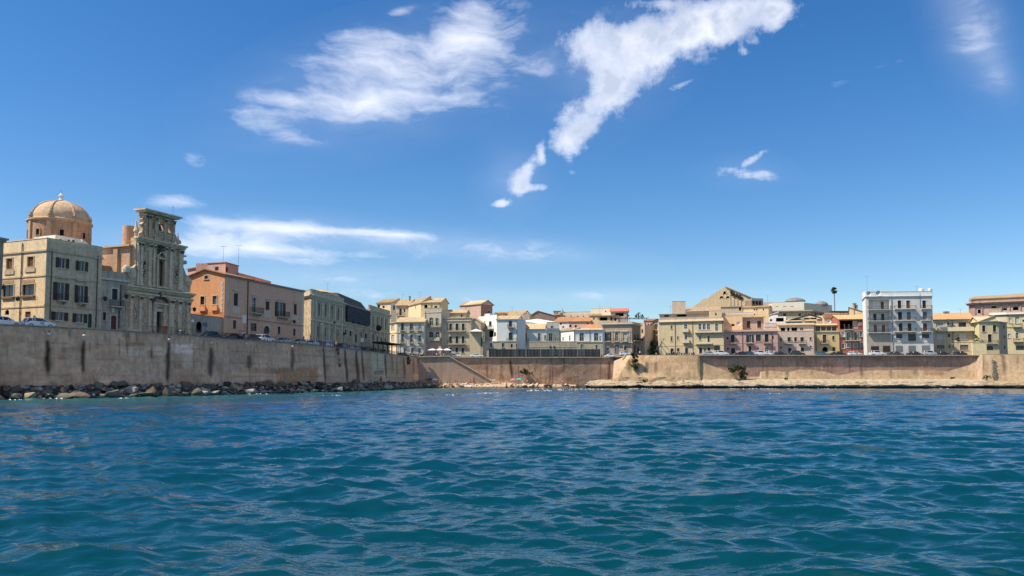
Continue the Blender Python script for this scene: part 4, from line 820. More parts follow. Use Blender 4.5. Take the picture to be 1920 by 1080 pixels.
# belfry wall
sB0, sB1 = kz('K1', 398, 300)[0], kz('K1', 878, 300)[0]; zB = kz('K1', 430, 150)[1]
bf = Bld('x', 'K1', [(398, 127), (878, 139)], 150, cst, 1.0, root=CR, partname='belfry_wall'); bf.P = [fr(sB0, -.45, 0)[:2], fr(sB1, -.45, 0)[:2]]; bf.faces = [frame_of(*bf.P)]; bf.holes = {0: []}; bf.zb = zU-.05; bf.zt = zB
# through openings: cut and left open to the sky
holes = []
for r in ((503, 305, 548, 420), (603, 275, 690, 445), (752, 345, 805, 472)):
    a, b_, z0, z1 = bf.rect(0, r); bf.holes[0].append((a, b_, z0, z1, 1.0, True)); holes.append((a, b_, z0, z1))
mbw = MB(); frb, Lb = bf.faces[0]
for back_d in (0, -1.0):
    ss = sorted({0, Lb, *[h[0] for h in holes], *[h[1] for h in holes]}); zz = sorted({bf.zb, bf.zt, *[h[2] for h in holes], *[h[3] for h in holes]})
    for i in range(len(ss)-1):
        for j in range(len(zz)-1):
            sm, zm = (ss[i]+ss[i+1])/2, (zz[j]+zz[j+1])/2
            if not any(h[0] < sm < h[1] and h[2] < zm < h[3] for h in holes): mbw.poly([frb(ss[i], back_d, zz[j]), frb(ss[i+1], back_d, zz[j]), frb(ss[i+1], back_d, zz[j+1]), frb(ss[i], back_d, zz[j+1])])
for (a, b_, z0, z1) in holes:
    for q in ([(a, 0, z0), (a, -1, z0), (a, -1, z1), (a, 0, z1)], [(b_, 0, z0), (b_, -1, z0), (b_, -1, z1), (b_, 0, z1)], [(a, 0, z1), (b_, 0, z1), (b_, -1, z1), (a, -1, z1)], [(a, 0, z0), (b_, 0, z0), (b_, -1, z0), (a, -1, z0)]): mbw.poly([frb(*p) for p in q])
    r = (b_-a)/2; c = (a+b_)/2; rz = r
    for sg in (-1, 1):
        for k in range(6):
            t0, t1 = math.pi/2*k/6, math.pi/2*(k+1)/6; p0 = (c+sg*r*math.sin(t0), z1-rz+rz*math.cos(t0)); p1 = (c+sg*r*math.sin(t1), z1-rz+rz*math.cos(t1))
            for dd in (-.003, -.997): mbw.poly([frb(p0[0], dd, p0[1]), frb(p1[0], dd, p1[1]), frb(p1[0], dd, z1), frb(p0[0], dd, z1)])
            mbw.poly([frb(p0[0], -.003, p0[1]), frb(p1[0], -.003, p1[1]), frb(p1[0], -.997, p1[1]), frb(p0[0], -.997, p0[1])])
for q in ([(0, 0, bf.zb), (0, -1, bf.zb), (0, -1, bf.zt), (0, 0, bf.zt)], [(Lb, 0, bf.zb), (Lb, -1, bf.zb), (Lb, -1, bf.zt), (Lb, 0, bf.zt)], [(0, 0, bf.zt), (Lb, 0, bf.zt), (Lb, -1, bf.zt), (0, -1, bf.zt)]): mbw.poly([frb(*p) for p in q])
ch.add(mbw, 'belfry_wall', cst)
# mouldings
kband('K2', 160, 292, .28, -.45, L+.45, .75, cst2, 'main_cornice'); kband('K1', 300, 535, .25, sU0-.35, sU1+.45, .6, cst2, 'upper_cornice'); 
mb = MB(); mb.fbox(fr, sB0-.45, sB1+.45, zB, zB+.25, -1.7, .35); mb.fbox(fr, sB0-.75, sB1+.75, zB+.251, zB+.5, -1.9, .65); mb.fbox(fr, sB0-.2, sB1+.2, zB-.9, zB-.7, -.44, -.3)
ch.add(mb, 'belfry_cornice', cst2)
mb = MB()
for i in range(16): mb.tube(fr(sB0+.2+i*(sB1-sB0)/16, -.5, zB+.5), fr(sB0+.25+i*(sB1-sB0)/16+random.uniform(-.2, .2), -.5, zB+.5+random.uniform(.1, .4)), .12, .02, 4)
ch.add(mb, 'weeds_on_cornice', paint((.09, .09, .03), .9))
zp = kz('K2', 160, 385)[1]; mb = MB(); mb.fbox(fr, -.2, L+.2, zp-.28, zp, .0, .5); mb.fbox(fr, -.1, L+.1, zp-.55, zp-.281, 0, .3); ch.add(mb, 'architrave', cst2)
zpl = ROADZ+1.25; mb = MB(); mb.fbox(fr, -.1, ch.rect(0, (543, 702, 640, 1030))[0]-.9, ROADZ, zpl, .0, .4); ch.add(mb, 'plinth', cst2); mb = MB(); mb.fbox(fr, ch.rect(0, (543, 702, 640, 1030))[1]+1.1, L+.1, ROADZ, zpl, .0, .4); ch.add(mb, 'plinth', cst2)
# pilasters: lower, upper, belfry (shaft, capital and base as one each)
def pilaster(s, w, z0, z1, d, off=0, mat=cst2):
    mb = MB(); mb.fbox(fr, s-w/2, s+w/2, z0+.35, z1-.6, off, d); mb.fbox(fr, s-w/2-.1, s+w/2+.1, z0, z0+.349, off, d+.12); mb.fbox(fr, s-w/2-.12, s+w/2+.12, z1-.2, z1, off, d+.2); mb.fbox(fr, s-w/2-.05, s+w/2+.05, z1-.599, z1-.201, off, d+.1); p = ch.add(mb, 'pilaster', mat)
    mb = MB()
    for k in range(3): mb.fbox(fr, s-w/2+.05+k*(w-.1)/3, s-w/2+.05+(k+.7)*(w-.1)/3, z1-.55, z1-.25, d+.101, d+.24)
    ch.add(mb, 'capital', cdark, p)
for x, w in ((160, .55), (305, .6), (448, .6), (512, .35), (762, .35), (800, .7), (915, .8), (1050, .8)):
    s = kz('K2', x, 700)[0]; pilaster(s, w, zpl+.01, zp-.56, .32)
zu0 = zl+.3; zu1 = zU-.66
for x, w in ((290, .4), (338, .5), (470, .55), (535, .35), (712, .35), (800, .7), (940, .55), (972, .4)):
    s = kz('K1', x, 850)[0]; pilaster(s, w, zu0, zu1, .1, -.25)
for x, w in ((425, .5), (480, .45), (580, .45), (722, .5), (855, .5)):
    s = kz('K1', x, 380)[0]; pilaster(s, w, zU+.05, zB-.3, -.15, -.45, cst)
# carved panels with scrolls, broken into lumps
random.seed(12)
def carving(c, r, n, d, off, mat=cst2, name='carved_panel'):
    a, b_, z0, z1 = krect(c, r); mb = MB(); t = .07
    for (p, q, y0, y1) in ((a, a+t, z0, z1), (b_-t, b_, z0, z1), (a+t, b_-t, z1-t, z1), (a+t, b_-t, z0, z0+t)): mb.fbox(fr, p, q, y0, y1, off, d)
    o = ch.add(mb, name, mat); mb = MB()
    for k in range(n):
        s = random.uniform(a+t, b_-t); z = z0+(z1-z0)*(k+.5)/n; mb.lathe(fr(s, d*.4+off*.6, z), [(0, -.16), (.16, -.1), (.2, .02), (.12, .13), (0, .17)], 6)
    ch.add(mb, 'scrollwork', mat, o); return o
for r in ((185, 570, 262, 805), (330, 560, 402, 830), (822, 600, 888, 890), (952, 630, 1030, 890)): carving('K2', r, 12, .16, .0)
for r in ((350, 860, 420, 1180), (860, 930, 925, 1250), (480, 760, 530, 900), (400, 700, 520, 760), (780, 770, 870, 830)): carving('K1', r, 9, -.08, -.25)
# central window frame and heraldic cartouche above
a, b_, z0, z1 = krect('K1', (585, 880, 700, 1310)); mb = MB(); mb.fbox(fr, a-.15, a+.1, z0, z1, -.25, .12); mb.fbox(fr, b_-.1, b_+.15, z0, z1, -.25, .12); mb.fbox(fr, a-.3, b_+.3, z1, z1+.2, -.25, .3); mb.fbox(fr, a-.5, b_+.5, z0-.3, z0, -.25, .5); ch.add(mb, 'window_surround', cst2)
mb = MB(); cc = (a+b_)/2
for sg in (-1, 1):
    for k in range(5): t = k/5; mb.tube(fr(cc+sg*(b_-a)*.62*(1-t), .1, z1+.25+1.1*t), fr(cc+sg*(b_-a)*.62*(1-t-.2), .12, z1+.25+1.1*(t+.2)+.1), .13, n=5)
ch.add(mb, 'broken_pediment', cst2)
s, z = kz('K1', 640, 735); mb = MB()
for k in range(10): t = k*math.tau/10; mb.lathe(fr(s+.55*math.cos(t), -.05, z+.85*math.sin(t)), [(0, -.2), (.22, -.08), (.22, .08), (0, .2)], 6)
mb.lathe(fr(s, -.05, z), [(0, -.6), (.3, -.4), (.36, 0), (.3, .4), (0, .6)], 8); ch.add(mb, 'cartouche', cdark)
# portal
a, b_, z0, z1 = krect('K2', (543, 702, 640, 1030)); zz = kz('K2', 590, 545)[1]
for sg, e in ((-1, a), (1, b_)):
    mb = MB(); s0, s1 = sorted((e+sg*.08, e+sg*.6)); mb.fbox(fr, s0, s1, ROADZ, zz-.8, .0, .45); mb.fbox(fr, s0-.08, s1+.08, zz-.799, zz-.5, 0, .55); ch.add(mb, 'portal_column', cst2)
mb = MB(); mb.fbox(fr, a-.8, b_+.8, zz-.5, zz-.25, .0, .75); mb.fbox(fr, a-.62, b_+.62, zz-.9, zz-.501, .0, .4); mb.fbox(fr, a-.05, b_+.05, z1+.02, z1+.5, .0, .25); ch.add(mb, 'portal_lintel', cst2)
mb = MB(); cc = (a+b_)/2; w = (b_-a)/2+.85
for sg in (-1, 1):
    for k in range(7): t = k/7; mb.tube(fr(cc+sg*w*math.cos(t*1.2), .45, zz-.2+.9*math.sin(t*1.4)), fr(cc+sg*w*math.cos((t+.14)*1.2), .45, zz-.2+.9*math.sin((t+.14)*1.4)), .2, n=6)
ch.add(mb, 'curved_pediment', cdark)
s, z = cc, zz+.9; mb = MB(); mb.lathe(fr(s, .35, z), [(0, -.5), (.45, -.3), (.35, 0), (.2, .3), (.25, .5), (.14, .75), (0, .85)], 8); ch.add(mb, 'portal_statue', cdark)
# belfry balustrades, bells, bell frames, statues in the side openings
bz = zinc
for i, (a, b_, z0, z1) in enumerate(holes):
    a += sB0; b_ += sB0; mb = MB(); mb.fbox(fr, a-.05, b_+.05, z0-.12, z0, -.6, -.3)
    n = 3 if i != 1 else 4
    for k in range(n): mb.lathe(fr(a+(b_-a)*(k+.5)/n, -.42, z0-1.0), [(.08, 0), (.06, .15), (.12, .4), (.06, .75), (.09, .88)], 8)
    mb.fbox(fr, a-.05, b_+.05, z0-1.15, z0-1.0, -.6, -.3); ch.add(mb, 'balustrade', cst2)
    if i == 1:
        mb = MB(); c = fr((a+b_)/2, -.95, z1-1.75); mb.lathe(c, [(.52, 0), (.5, .06), (.36, .35), (.28, .8), (.2, .98), (0, 1.05)], 14); bell = ch.add(mb, 'bell', paint((.05, .055, .045), .5, 'bronze', .5, .6))
        mb = MB(); mb.tube(fr(a, -.95, z1-.6), fr(b_, -.95, z1-.6), .08); mb.tube((c[0], c[1], c[2]+1.0), (c[0], c[1], z1-.6), .06); ch.add(mb, 'headstock', iron, bell)
    elif i == 0:
        mb = MB(); c = fr((a+b_)/2, -.95, z1-1.25); mb.lathe(c, [(.34, 0), (.32, .05), (.22, .3), (.17, .5), (0, .6)], 12); bell = ch.add(mb, 'bell', paint((.05, .055, .045), .5, 'bronze', .5, .6)); mb = MB(); mb.tube(fr(a, -.95, z1-.55), fr(b_, -.95, z1-.55), .06); ch.add(mb, 'headstock', iron, bell)
def pinn(s, z, h, d=-.7):
    mb = MB(); k = h/3.2; mb.lathe(fr(s, d, z), [(.42*k, 0), (.42*k, .15*k), (.3*k, .3*k), (.34*k, .9*k), (.5*k, 1.15*k), (.5*k, 1.35*k), (.42*k, 1.5*k), (.3*k, 1.9*k), (.16*k, 2.6*k), (.1*k, 2.9*k), (.13*k, 3.05*k), (0, 3.3*k)], 8); ch.add(mb, 'pinnacle', cst2)
pinn(kz('K1', 308, 530)[0]-.1, zU, kz('K1', 310, 250)[1]-kz('K1', 310, 530)[1]); pinn(kz('K1', 945, 600)[0], zU, kz('K1', 942, 405)[1]-kz('K1', 942, 590)[1]+.4)
# stepped curved shoulders of the belfry and scrolls of the upper order
def profile(pts, d0, d1, mat, name):
    mb = MB(); n = len(pts); mb.poly([fr(p[0], d1, p[1]) for p in pts]); mb.poly([fr(p[0], d0, p[1]) for p in reversed(pts)])
    for i in range(n): p, q = pts[i], pts[(i+1) % n]; mb.poly([fr(p[0], d1, p[1]), fr(p[0], d0, p[1]), fr(q[0], d0, q[1]), fr(q[0], d1, q[1])])
    return ch.add(mb, name, mat)
def kpts(c, P): return [kz(c, x, y) for x, y in P]
profile(kpts('K1', [(405, 560), (345, 540), (345, 470), (385, 440), (395, 350), (372, 330), (400, 300), (385, 250), (405, 190), (405, 190)])[:-1], -1.1, -.5, cst, 'belfry_shoulder')
profile(kpts('K1', [(872, 590), (990, 640), (985, 590), (930, 560), (905, 500), (878, 470)]), -1.1, -.5, cst, 'belfry_shoulder')
def volute(c, P, cx, cy, r):
    profile(kpts(c, P), -.9, -.1, cst, 'volute'); s, z = kz(c, cx, cy); mb = MB(); mb.tube(fr(s, -.95, z), fr(s, .08, z), r, n=16); mb.tube(fr(s, .08, z), fr(s, .2, z), r*.6, n=12); mb.tube(fr(s, .2, z), fr(s, .3, z), r*.25, n=8); ch.add(mb, 'scroll', cst2)
volute('K2', [(258, 300), (140, 300), (130, 200), (150, 110), (200, 40), (262, -40)], 185, 95, .85)
volute('K2', [(975, 380), (1100, 395), (1110, 300), (1100, 190), (1040, 120), (1000, 20), (975, -60)], 1068, 235, .75)
mb = MB(); s, z = kz('K1', 1015, 930); mb.tube(fr(s, -.8, z), fr(s, .1, z), .35, n=12); ch.add(mb, 'side_scroll', cst)
# lightning rod
mb = MB(); s = kz('K1', 880, 190)[0]; mb.tube(fr(s, -.8, zB+.5), fr(s, -.8, zB+2.6), .03, .015, 4); mb.tube(fr(s-.25, -.8, zB+2.2), fr(s+.25, -.8, zB+2.2), .02, n=4); ch.add(mb, 'iron_cross', iron)
# nave, curved stair tower, dome
ax = (-.932, .362)
def nf(t, s, z): A = CA; return (A[0]+ax[0]*t + .37*s, A[1]+ax[1]*t + .929*s, z)
zn = at_plane(*px('C2', 60, 374), (CA[0]+ax[0]*3, CA[1]+ax[1]*3), (CA[0]+ax[0]*20, CA[1]+ax[1]*20))[2]
mb = MB(); P = [nf(1.2, 1.0, 0), nf(21, 1.0, 0), nf(21, 12.5, 0), nf(1.2, 12.5, 0)]
mb.hexa([(p[0], p[1], ROADZ) for p in P]+[(p[0], p[1], zn) for p in P]); ch.add(mb, 'nave_wall', cbrk)
mb = MB(); mb.hexa([(p[0], p[1], zn+.01) for p in (nf(.9, .5, 0), nf(21.5, .5, 0), nf(21.5, 13, 0), nf(.9, 13, 0))]+[(p[0], p[1], zn+h) for p, h in ((nf(.9, .5, 0), .25), (nf(21.5, .5, 0), .25), (nf(21.5, 13, 0), .25), (nf(.9, 13, 0), .25))]); mb.hexa([nf(1.2, .7, zn+.26), nf(21, .7, zn+.26), nf(21, 12.8, zn+.26), nf(1.2, 12.8, zn+.26), nf(1.2, 6.5, zn+1.6), nf(21, 6.5, zn+1.6), nf(21, 6.8, zn+1.6), nf(1.2, 6.8, zn+1.6)]); ch.add(mb, 'nave_roof', tile(TILE))
for t in (3.5, 9, 14): mb = MB(); p = [nf(t, .6, 0), nf(t+.9, .6, 0), nf(t+.9, 1.0, 0), nf(t, 1.0, 0)]; mb.hexa([(q[0], q[1], ROADZ) for q in p]+[(q[0], q[1], zn-.3) for q in p]); ch.add(mb, 'buttress', cbrk)
# tower piece behind the left shoulder
q0 = at_y(*px('K1', 55, 600), 129.5); q1 = at_y(*px('K1', 262, 600), 133); zt0 = at_y(*px('K1', 60, 345), 129.5)[2]; zt1 = at_y(*px('K1', 262, 420), 133)[2]
qc = at_y(245, 450, 131); cx, cy = qc[0], qc[1]; mb = MB(); n = 20; R = 26/F*131/2*1.05
base = len(mb.v); ringb, ringt = [], []
for i in range(n): t = math.tau*i/n; x, y = cx+R*math.cos(t), cy+R*1.2*math.sin(t); f_ = (x-cx+R)/(2*R); ringb.append((x, y, zn-4)); ringt.append((x, y, zt0+(zt1-zt0)*max(0, f_)**1.5))
for i in range(n): j = (i+1) % n; mb.poly([ringb[i], ringb[j], ringt[j], ringt[i]])
mb.poly(ringt); ch.add(mb, 'stair_turret', cbrk2)
mb = MB(); g0 = at_y(*px('K1', 230, 765), 131); mb.lathe(g0, [(0, -.5), (.4, -.35), (.5, 0), (.4, .35), (0, .5)], 10); ch.add(mb, 'stone_ball', lime); g0 = at_y(*px('K1', 95, 1030), 126.6); mb = MB(); mb.lathe(g0, [(.6, -.6), (.62, -.1), (.5, .3), (.25, .6), (0, .68)], 10); ch.add(mb, 'urn', lime)
# dome
DC = at_y(112, 440, 139.5); zdr0 = at_y(112, 452, 139.5)[2]-3; zdr1 = at_y(112, 417, 139.5)[2]; Rd = 104/2/F*139.5; zap = at_y(112, 376, 139.5)[2]; Hd = zap-zdr1-.35
mb = MB(); mb.lathe((DC[0], DC[1], 0), [(Rd, zdr0-6), (Rd, zdr1-.6)], 8*4); dr = ch.add(mb, 'dome_drum', cbrk2)
mb = MB(); mb.lathe((DC[0], DC[1], zdr1), [(Rd, -.6), (Rd+.15, -.55), (Rd+.18, -.35), (Rd+.32, -.3), (Rd+.32, -.05), (Rd+.05, .02), (Rd-.1, .15)], 32); ch.add(mb, 'drum_cornice', cdome, dr)
mb = MB(); prof = [((Rd-.1)*math.cos(t), .15+Hd*math.sin(t)) for t in [math.pi/2*k/14 for k in range(14)]]+[(.25, .15+Hd)]
mb.lathe((DC[0], DC[1], zdr1), prof, 40); dm = ch.add(mb, 'dome', cdome, None); [setattr(p, 'use_smooth', True) for p in dm.data.polygons]
for k in range(8):
    t = math.radians(11+45*k); mb = MB()
    for j in range(13):
        a0, a1 = math.pi/2*j/13, math.pi/2*(j+1)/13
        for w_ in (0,):
            P0 = ((Rd-.06)*math.cos(a0), .15+(Hd+.04)*math.sin(a0)); P1 = ((Rd-.06)*math.cos(a1), .15+(Hd+.04)*math.sin(a1)); mb.tube((DC[0]+P0[0]*math.cos(t), DC[1]+P0[0]*math.sin(t), zdr1+P0[1]), (DC[0]+P1[0]*math.cos(t), DC[1]+P1[0]*math.sin(t), zdr1+P1[1]), .22-.008*j, .212-.008*j, 5)
    ch.add(mb, 'dome_rib', cdome, dm)
    p = MB(); c, s = math.cos(t), math.sin(t); p.box((DC[0]+(Rd+.1)*c, DC[1]+(Rd+.1)*s, zdr1-3.2), .3, .7, 5.2, 0, t); ch.add(p, 'drum_pilaster', cbrk, dr)
    p = MB(); p.lathe((DC[0]+(Rd+.1)*c, DC[1]+(Rd+.1)*s, zdr1), [(.22, 0), (.2, .25), (.3, .5), (.18, .8), (.08, 1.1), (0, 1.2)], 6); ch.add(p, 'finial', cbrk2, dr)
    t2 = t+math.radians(22.5); p = MB(); c, s = math.cos(t2), math.sin(t2); cw = (DC[0]+(Rd+.02)*c, DC[1]+(Rd+.02)*s, zdr1-2.6); p.box((cw[0], cw[1], cw[2]+.6), .2, .9, .14, 0, t2); p.box((cw[0], cw[1], cw[2]-.6), .2, .9, .14, 0, t2)
    for e in (-.38, .38): p.box((cw[0]-e*s, cw[1]+e*c, cw[2]), .18, .14, 1.05, 0, t2)
    wo = ch.add(p, 'drum_window', cbrk, dr); p = MB(); p.box(cw, .08, .6, 1.04, 0, t2); ch.add(p, 'pane', void, wo)
mb = MB(); mb.lathe((DC[0], DC[1], zap-.25), [(.5, 0), (.5, .35), (.3, .45), (.25, .8), (.4, .95), (.42, 1.15), (.2, 1.35), (.08, 1.6), (0, 1.7)], 12); ch.add(mb, 'dome_finial', plaster(WHITE, .3), dm)
mb = MB(); mb.tube((DC[0], DC[1], zap+1.2), (DC[0], DC[1], zap+1.9), .04, .02, 4); ch.add(mb, 'dome_cross', iron, dm)
# ------------------------------------------------------------------ CENTRE ROW
def H(label, crop, pts, top, mats, **k): return Bld(label, crop, pts, top, mats, **k)
pt = plaster((.58, .50, .36), .3)
# white house with ochre string courses
b = H('white three storey house with yellow string courses and green balcony door, behind the pergola', 'C5', [(232, 264), (338, 259), (736, 258)], 492, [CREAM_LIT, WHITE_SHADED], back=9, topi=1, dirt=.3)  # white front coloured greyer than the flank to paint in its shade
for r, k, c in (((402, 512, 440, 614), 'sh', 'green'), ((528, 515, 570, 612), 'gl', 'white'), ((650, 522, 690, 612), 'wh', 'white')): b.win(1, r, k, c, pt); b.balcony(1, (r[0]-12, r[3]+4, r[2]+18))
for r in ((402, 665, 440, 790), (530, 680, 570, 792), (650, 685, 690, 780)): b.win(1, r, 'gl', 'white', pt); b.balcony(1, (r[0]-12, r[3]+4, r[2]+14))
b.win(0, (262, 530, 300, 600), 'sh', 'pale', pt); b.win(0, (262, 680, 300, 760), 'sh', 'pale', pt)
for y in (640, 830): b.course(1, y, .3, .12, plaster(YEL, .3), atx=345); b.course(0, y, .3, .12, plaster(YEL, .3), atx=338)
for x in (345, 465, 600, 718): b.pil(1, x, x+16, 505, 960, .07, pt)
for x in (440, 545, 650): b.win(1, (x, 870, x+38, 940), 'sh', 'grey', pt)
b.cornice(.4, .4, plaster(YEL, .3)); b.wall(); b.shed(1, 428, 5, TILEP)
b = H('white upper house with tiled roof behind the stone palace corner', 'C5', [(48, 286), (252, 283), (338, 284)], 214, [CREAM_LIT, WHITE_SHADED], back=9, topi=1, dirt=.25)  # shaded side of the white wall painted greyer than the lit one
for r in ((62, 245, 96, 282), (132, 257, 164, 290)): b.win(0, r, 'hole', 'dark')
b.win(1, (286, 252, 312, 318), 'sh', 'dbrown'); b.wall(); b.shed(0, 160, 4.5, TILE); b.course(0, 212, .3, .3, plaster((.2, .13, .08), .4), atx=100, name='eaves_board')
b = H('cream set back house with brown balcony door and clutter on its terrace', 'C5', [(330, 280), (512, 279)], 250, (.6, .48, .33), back=8, topi=0, dirt=.5)
b.win(0, (376, 298, 411, 398), 'sh', 'brown', pt); b.balcony(0, (345, 402, 455)); b.win(0, (440, 300, 462, 350), 'sh', 'brown'); b.cornice(.5, .3, pt); b.wall(); b.shed(0, 168, 5, TILE)
b = H('tall ochre house with blank sunlit flank and two dark attic windows', 'C5', [(508, 279), (686, 268), (968, 266)], 212, [(.70, .56, .33), YEL], back=8, topi=1, dirt=.3)
b.win(1, (738, 243, 784, 300), 'hole', 'dark', pt); b.win(1, (882, 258, 924, 300), 'hole', 'dark', pt); b.win(1, (830, 250, 860, 300), 'sh', 'aqua'); b.pipe(1, 964, 215, 320, zinc); b.wall(); b.shed(1, 152, 4, TILEP); b.shed(0, 140, 3.5, TILEP, back=.5)
mb = MB(); q = at_y(*px('C5', 528, 130), 272); mb.box((q[0], q[1], q[2]-.6), .5, .5, 1.4); mb.box((q[0], q[1], q[2]+.2), .7, .7, .15); b.add(mb, 'chimney', shut_m['grey'])
b = H('narrow grey front with two arched windows per floor and drainpipes, above the white parasols', 'C5', [(738, 261), (992, 259)], 322, (.50, .44, .34), back=7, dirt=.5)
for r in ((810, 428, 864, 545), (900, 434, 944, 548)): b.win(0, r, 'gl', 'green' if r[0] > 850 else 'white', pt, arch=True)
b.balcony(0, (800, 562, 978), brackets=4)
for r in ((805, 632, 864, 752), (898, 636, 960, 754)): b.win(0, r, 'gl', 'green', pt, arch=True)
b.balcony(0, (805, 757, 972), brackets=4, solid=plaster(SOFT, .4)); b.win(0, (812, 832, 840, 925), 'door', 'dbrown', sill=False); b.win(0, (905, 838, 935, 930), 'door', 'dbrown', sill=False)
for y, c in ((775, pt), (580, pt), (350, pt)): b.course(0, y, .22, .12, c, atx=745)
b.slab(0, (765, 790, 985, 960), .003, .04, plaster((.55, .35, .28), .3), 'pink_base'); b.pipe(0, 757, 330, 960); b.pipe(0, 988, 330, 960); b.wall(); b.parapet(.6, .25)
b = H('ochre grey house with six green shuttered balcony windows in two rows', 'C5', [(1003, 260), (1408, 258)], 436, (.50, .42, .29), back=8, dirt=.6)
for y0, y1, X in ((513, 612, (1098, 1190, 1280)), (698, 800, (1098, 1190, 1278))):
    for x in X: b.win(0, (x, y0, x+40, y1), 'sh', 'green', pt)
    b.balcony(0, (1082, y1+12, 1338), brackets=6)
for r in ((1188, 860, 1226, 930), (1276, 865, 1312, 940), (1100, 862, 1130, 940)): b.win(0, r, 'grid', 'brown', pt)
b.course(0, 468, .35, .2, pt, atx=1010); b.course(0, 640, .15, .1, pt, atx=1010); b.course(0, 825, .15, .1, pt, atx=1010); b.cornice(.3, .3, pt); b.wall()
b = H('low attic row with dark red windows above the green shuttered house', 'C5', [(1008, 267), (1336, 266)], 362, (.52, .42, .28), back=7, dirt=.5)
for r in ((1015, 358+12, 1045, 408), (1090, 368, 1115, 410), (1265, 382, 1290, 420)): b.win(0, r, 'sh', 'red')
b.wall(); b.shed(0, 318, 3.5, TILEP)
b = H('pink block with blank sunlit flank and shade-toned gable end', 'C5', [(1250, 300), (1556, 294), (1722, 300)], 232, [(.62, .42, .32), (.40, .2, .16)], back=14, topi=1, dirt=.4, cat='building')  # gable end of the pink wall painted dark red for its shade
b.win(0, (1326, 302, 1350, 326), 'hole', 'dark'); b.win(1, (1652, 330, 1682, 386), 'gl', 'brown', pt); b.gable(1, 1640, 178); b.wall(); b.shed(0, 188, 4, TILEP); b.gable_roof(1, TILEP, 8)
b = H('plain sand coloured wall house with stepped gable, under the white awning roof', 'C6', [(0, 261), (165, 260)], 500, (.50, .42, .28), back=6, dirt=.4)
b.gable(0, 82, 440); b.wall(); b.gable_roof(0, TILEP, 5)
b = H('blank ochre garden wall block with small green door', 'C6', [(8, 257.5), (192, 256.5)], 628, (.52, .43, .27), back=3, dirt=.4)
b.win(0, (166, 715, 188, 850), 'door', 'green', sill=False); b.wall()
t = thing('awning', at_y(*px('C6', 95, 628), 257), 'white tent like awning spread on top of blank ochre wall block', 'awning')
q = at_y(*px('C6', 95, 590), 257)[2]; a_ = at_y(*px('C6', 8, 628), 257); b_ = at_y(*px('C6', 190, 628), 257); mb = MB(); c4 = [(a_[0], 255.5, a_[2]), (b_[0], 255.5, a_[2]), (b_[0], 259, a_[2]), (a_[0], 259, a_[2])]; ap_ = ((a_[0]+b_[0])/2, 257, q)
for i in range(4): mb.poly([c4[i], c4[(i+1) % 4], ap_]); mb.poly([c4[i], c4[(i+1) % 4], (c4[(i+1) % 4][0], c4[(i+1) % 4][1], a_[2]-.18), (c4[i][0], c4[i][1], a_[2]-.18)])
cloth = paint((.78, .76, .72), .8, 'white_canvas'); mb.build('canvas', cloth, t, t.location); mb = MB(); [mb.tube((c[0], c[1], a_[2]-2.2), c, .05) for c in c4]; mb.build('pole', shut_m['white'], t, t.location)
# white house, front painted greyer than the flank to carry shade
b = H('white house with sunlit flank, loggia and shade-toned front with glazed balcony', 'C6', [(130, 268), (396, 259), (694, 257.5)], 456, [(.80, .77, .70), (.58, .60, .58)], back=8, topi=1, dirt=.2)
b.win(0, (216, 466, 232, 528), 'sh', 'grey'); b.win(0, (286, 482, 322, 552), 'gl', 'brown', shut_m['white']); b.balcony(0, (258, 590, 352)); b.win(0, (272, 612, 350, 712), 'hole', 'pale', depth=.5); b.win(0, (355, 640, 385, 700), 'sh', 'brown')
b.win(1, (576, 482, 611, 562), 'gl', 'brown', shut_m['blue']); b.balcony(1, (556, 566, 655)); b.win(1, (572, 645, 626, 752), 'gl', 'brown', shut_m['aqua']); b.balcony(1, (545, 768, 684), brackets=5)
b.slab(1, (572, 582, 640, 612), .003, .5, plaster((.45, .36, .25), .4), 'bay_base'); b.pipe(1, 690, 470, 770); b.wall(); b.shed(1, 405, 4.5, TILEP)
mb = MB(); fr, L = b.faces[0]; z = b.zt; mb.fbox(fr, 0, L, z, z+1.6, -.4, 0); mb.fbox(fr, L*.35, L*.62, z+1.6, z+2.3, -1.4, 0); b.add(mb, 'stepped_parapet', plaster((.80, .77, .70), .3))
b = H('ochre ground floor row with three small blue arched windows, behind the dark hoarding', 'C6', [(196, 257), (705, 256)], 772, (.50, .42, .30), back=1.2, dirt=.5)
for r in ((300, 792, 334, 858), (469, 794, 502, 860), (735-60, 800, 700-8, 860)): b.win(0, r, 'sh', 'blue', pt, arch=True)
b.win(0, (600, 810, 626, 862), 'sh', 'dark'); b.wall(); b.cornice(.12, .2, pt)
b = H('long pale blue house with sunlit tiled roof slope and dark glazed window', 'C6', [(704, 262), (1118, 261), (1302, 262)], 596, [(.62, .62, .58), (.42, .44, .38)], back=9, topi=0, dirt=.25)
for r, c in (((766, 648, 830, 764), 'grey'), ((992, 652, 1030, 760), 'pale'), ((1086, 682, 1104, 738), 'grey')): b.win(0, r, 'gl', 'white' if c != 'grey' else 'brown', pt)
b.balcony(0, (745, 768, 862), brackets=3)
for r in ((1148, 655, 1202, 765), (1238, 712, 1252, 760), (1275, 712, 1290, 760)): b.win(1, r, 'gl', 'green', pt)
b.pipe(0, 712, 600, 860); b.wall(); b.shed(0, 518, 5, TILEP, x1=1100); b.parapet(.25, .3, faces=[1])
b = H('grey green rooftop storey beside the sunlit white lean-to roof', 'C6', [(1118, 270), (1300, 270)], 506, (.48, .47, .38), back=7, dirt=.4)
b.win(0, (1175, 545, 1215, 590), 'gl', 'green', pt); b.wall(); b.parapet(.3, .3, pt)
b = H('white walled house with bright white lean-to roof above the blue row', 'C6', [(930, 284), (1124, 283)], 545, (.74, .72, .66), back=8, dirt=.2)
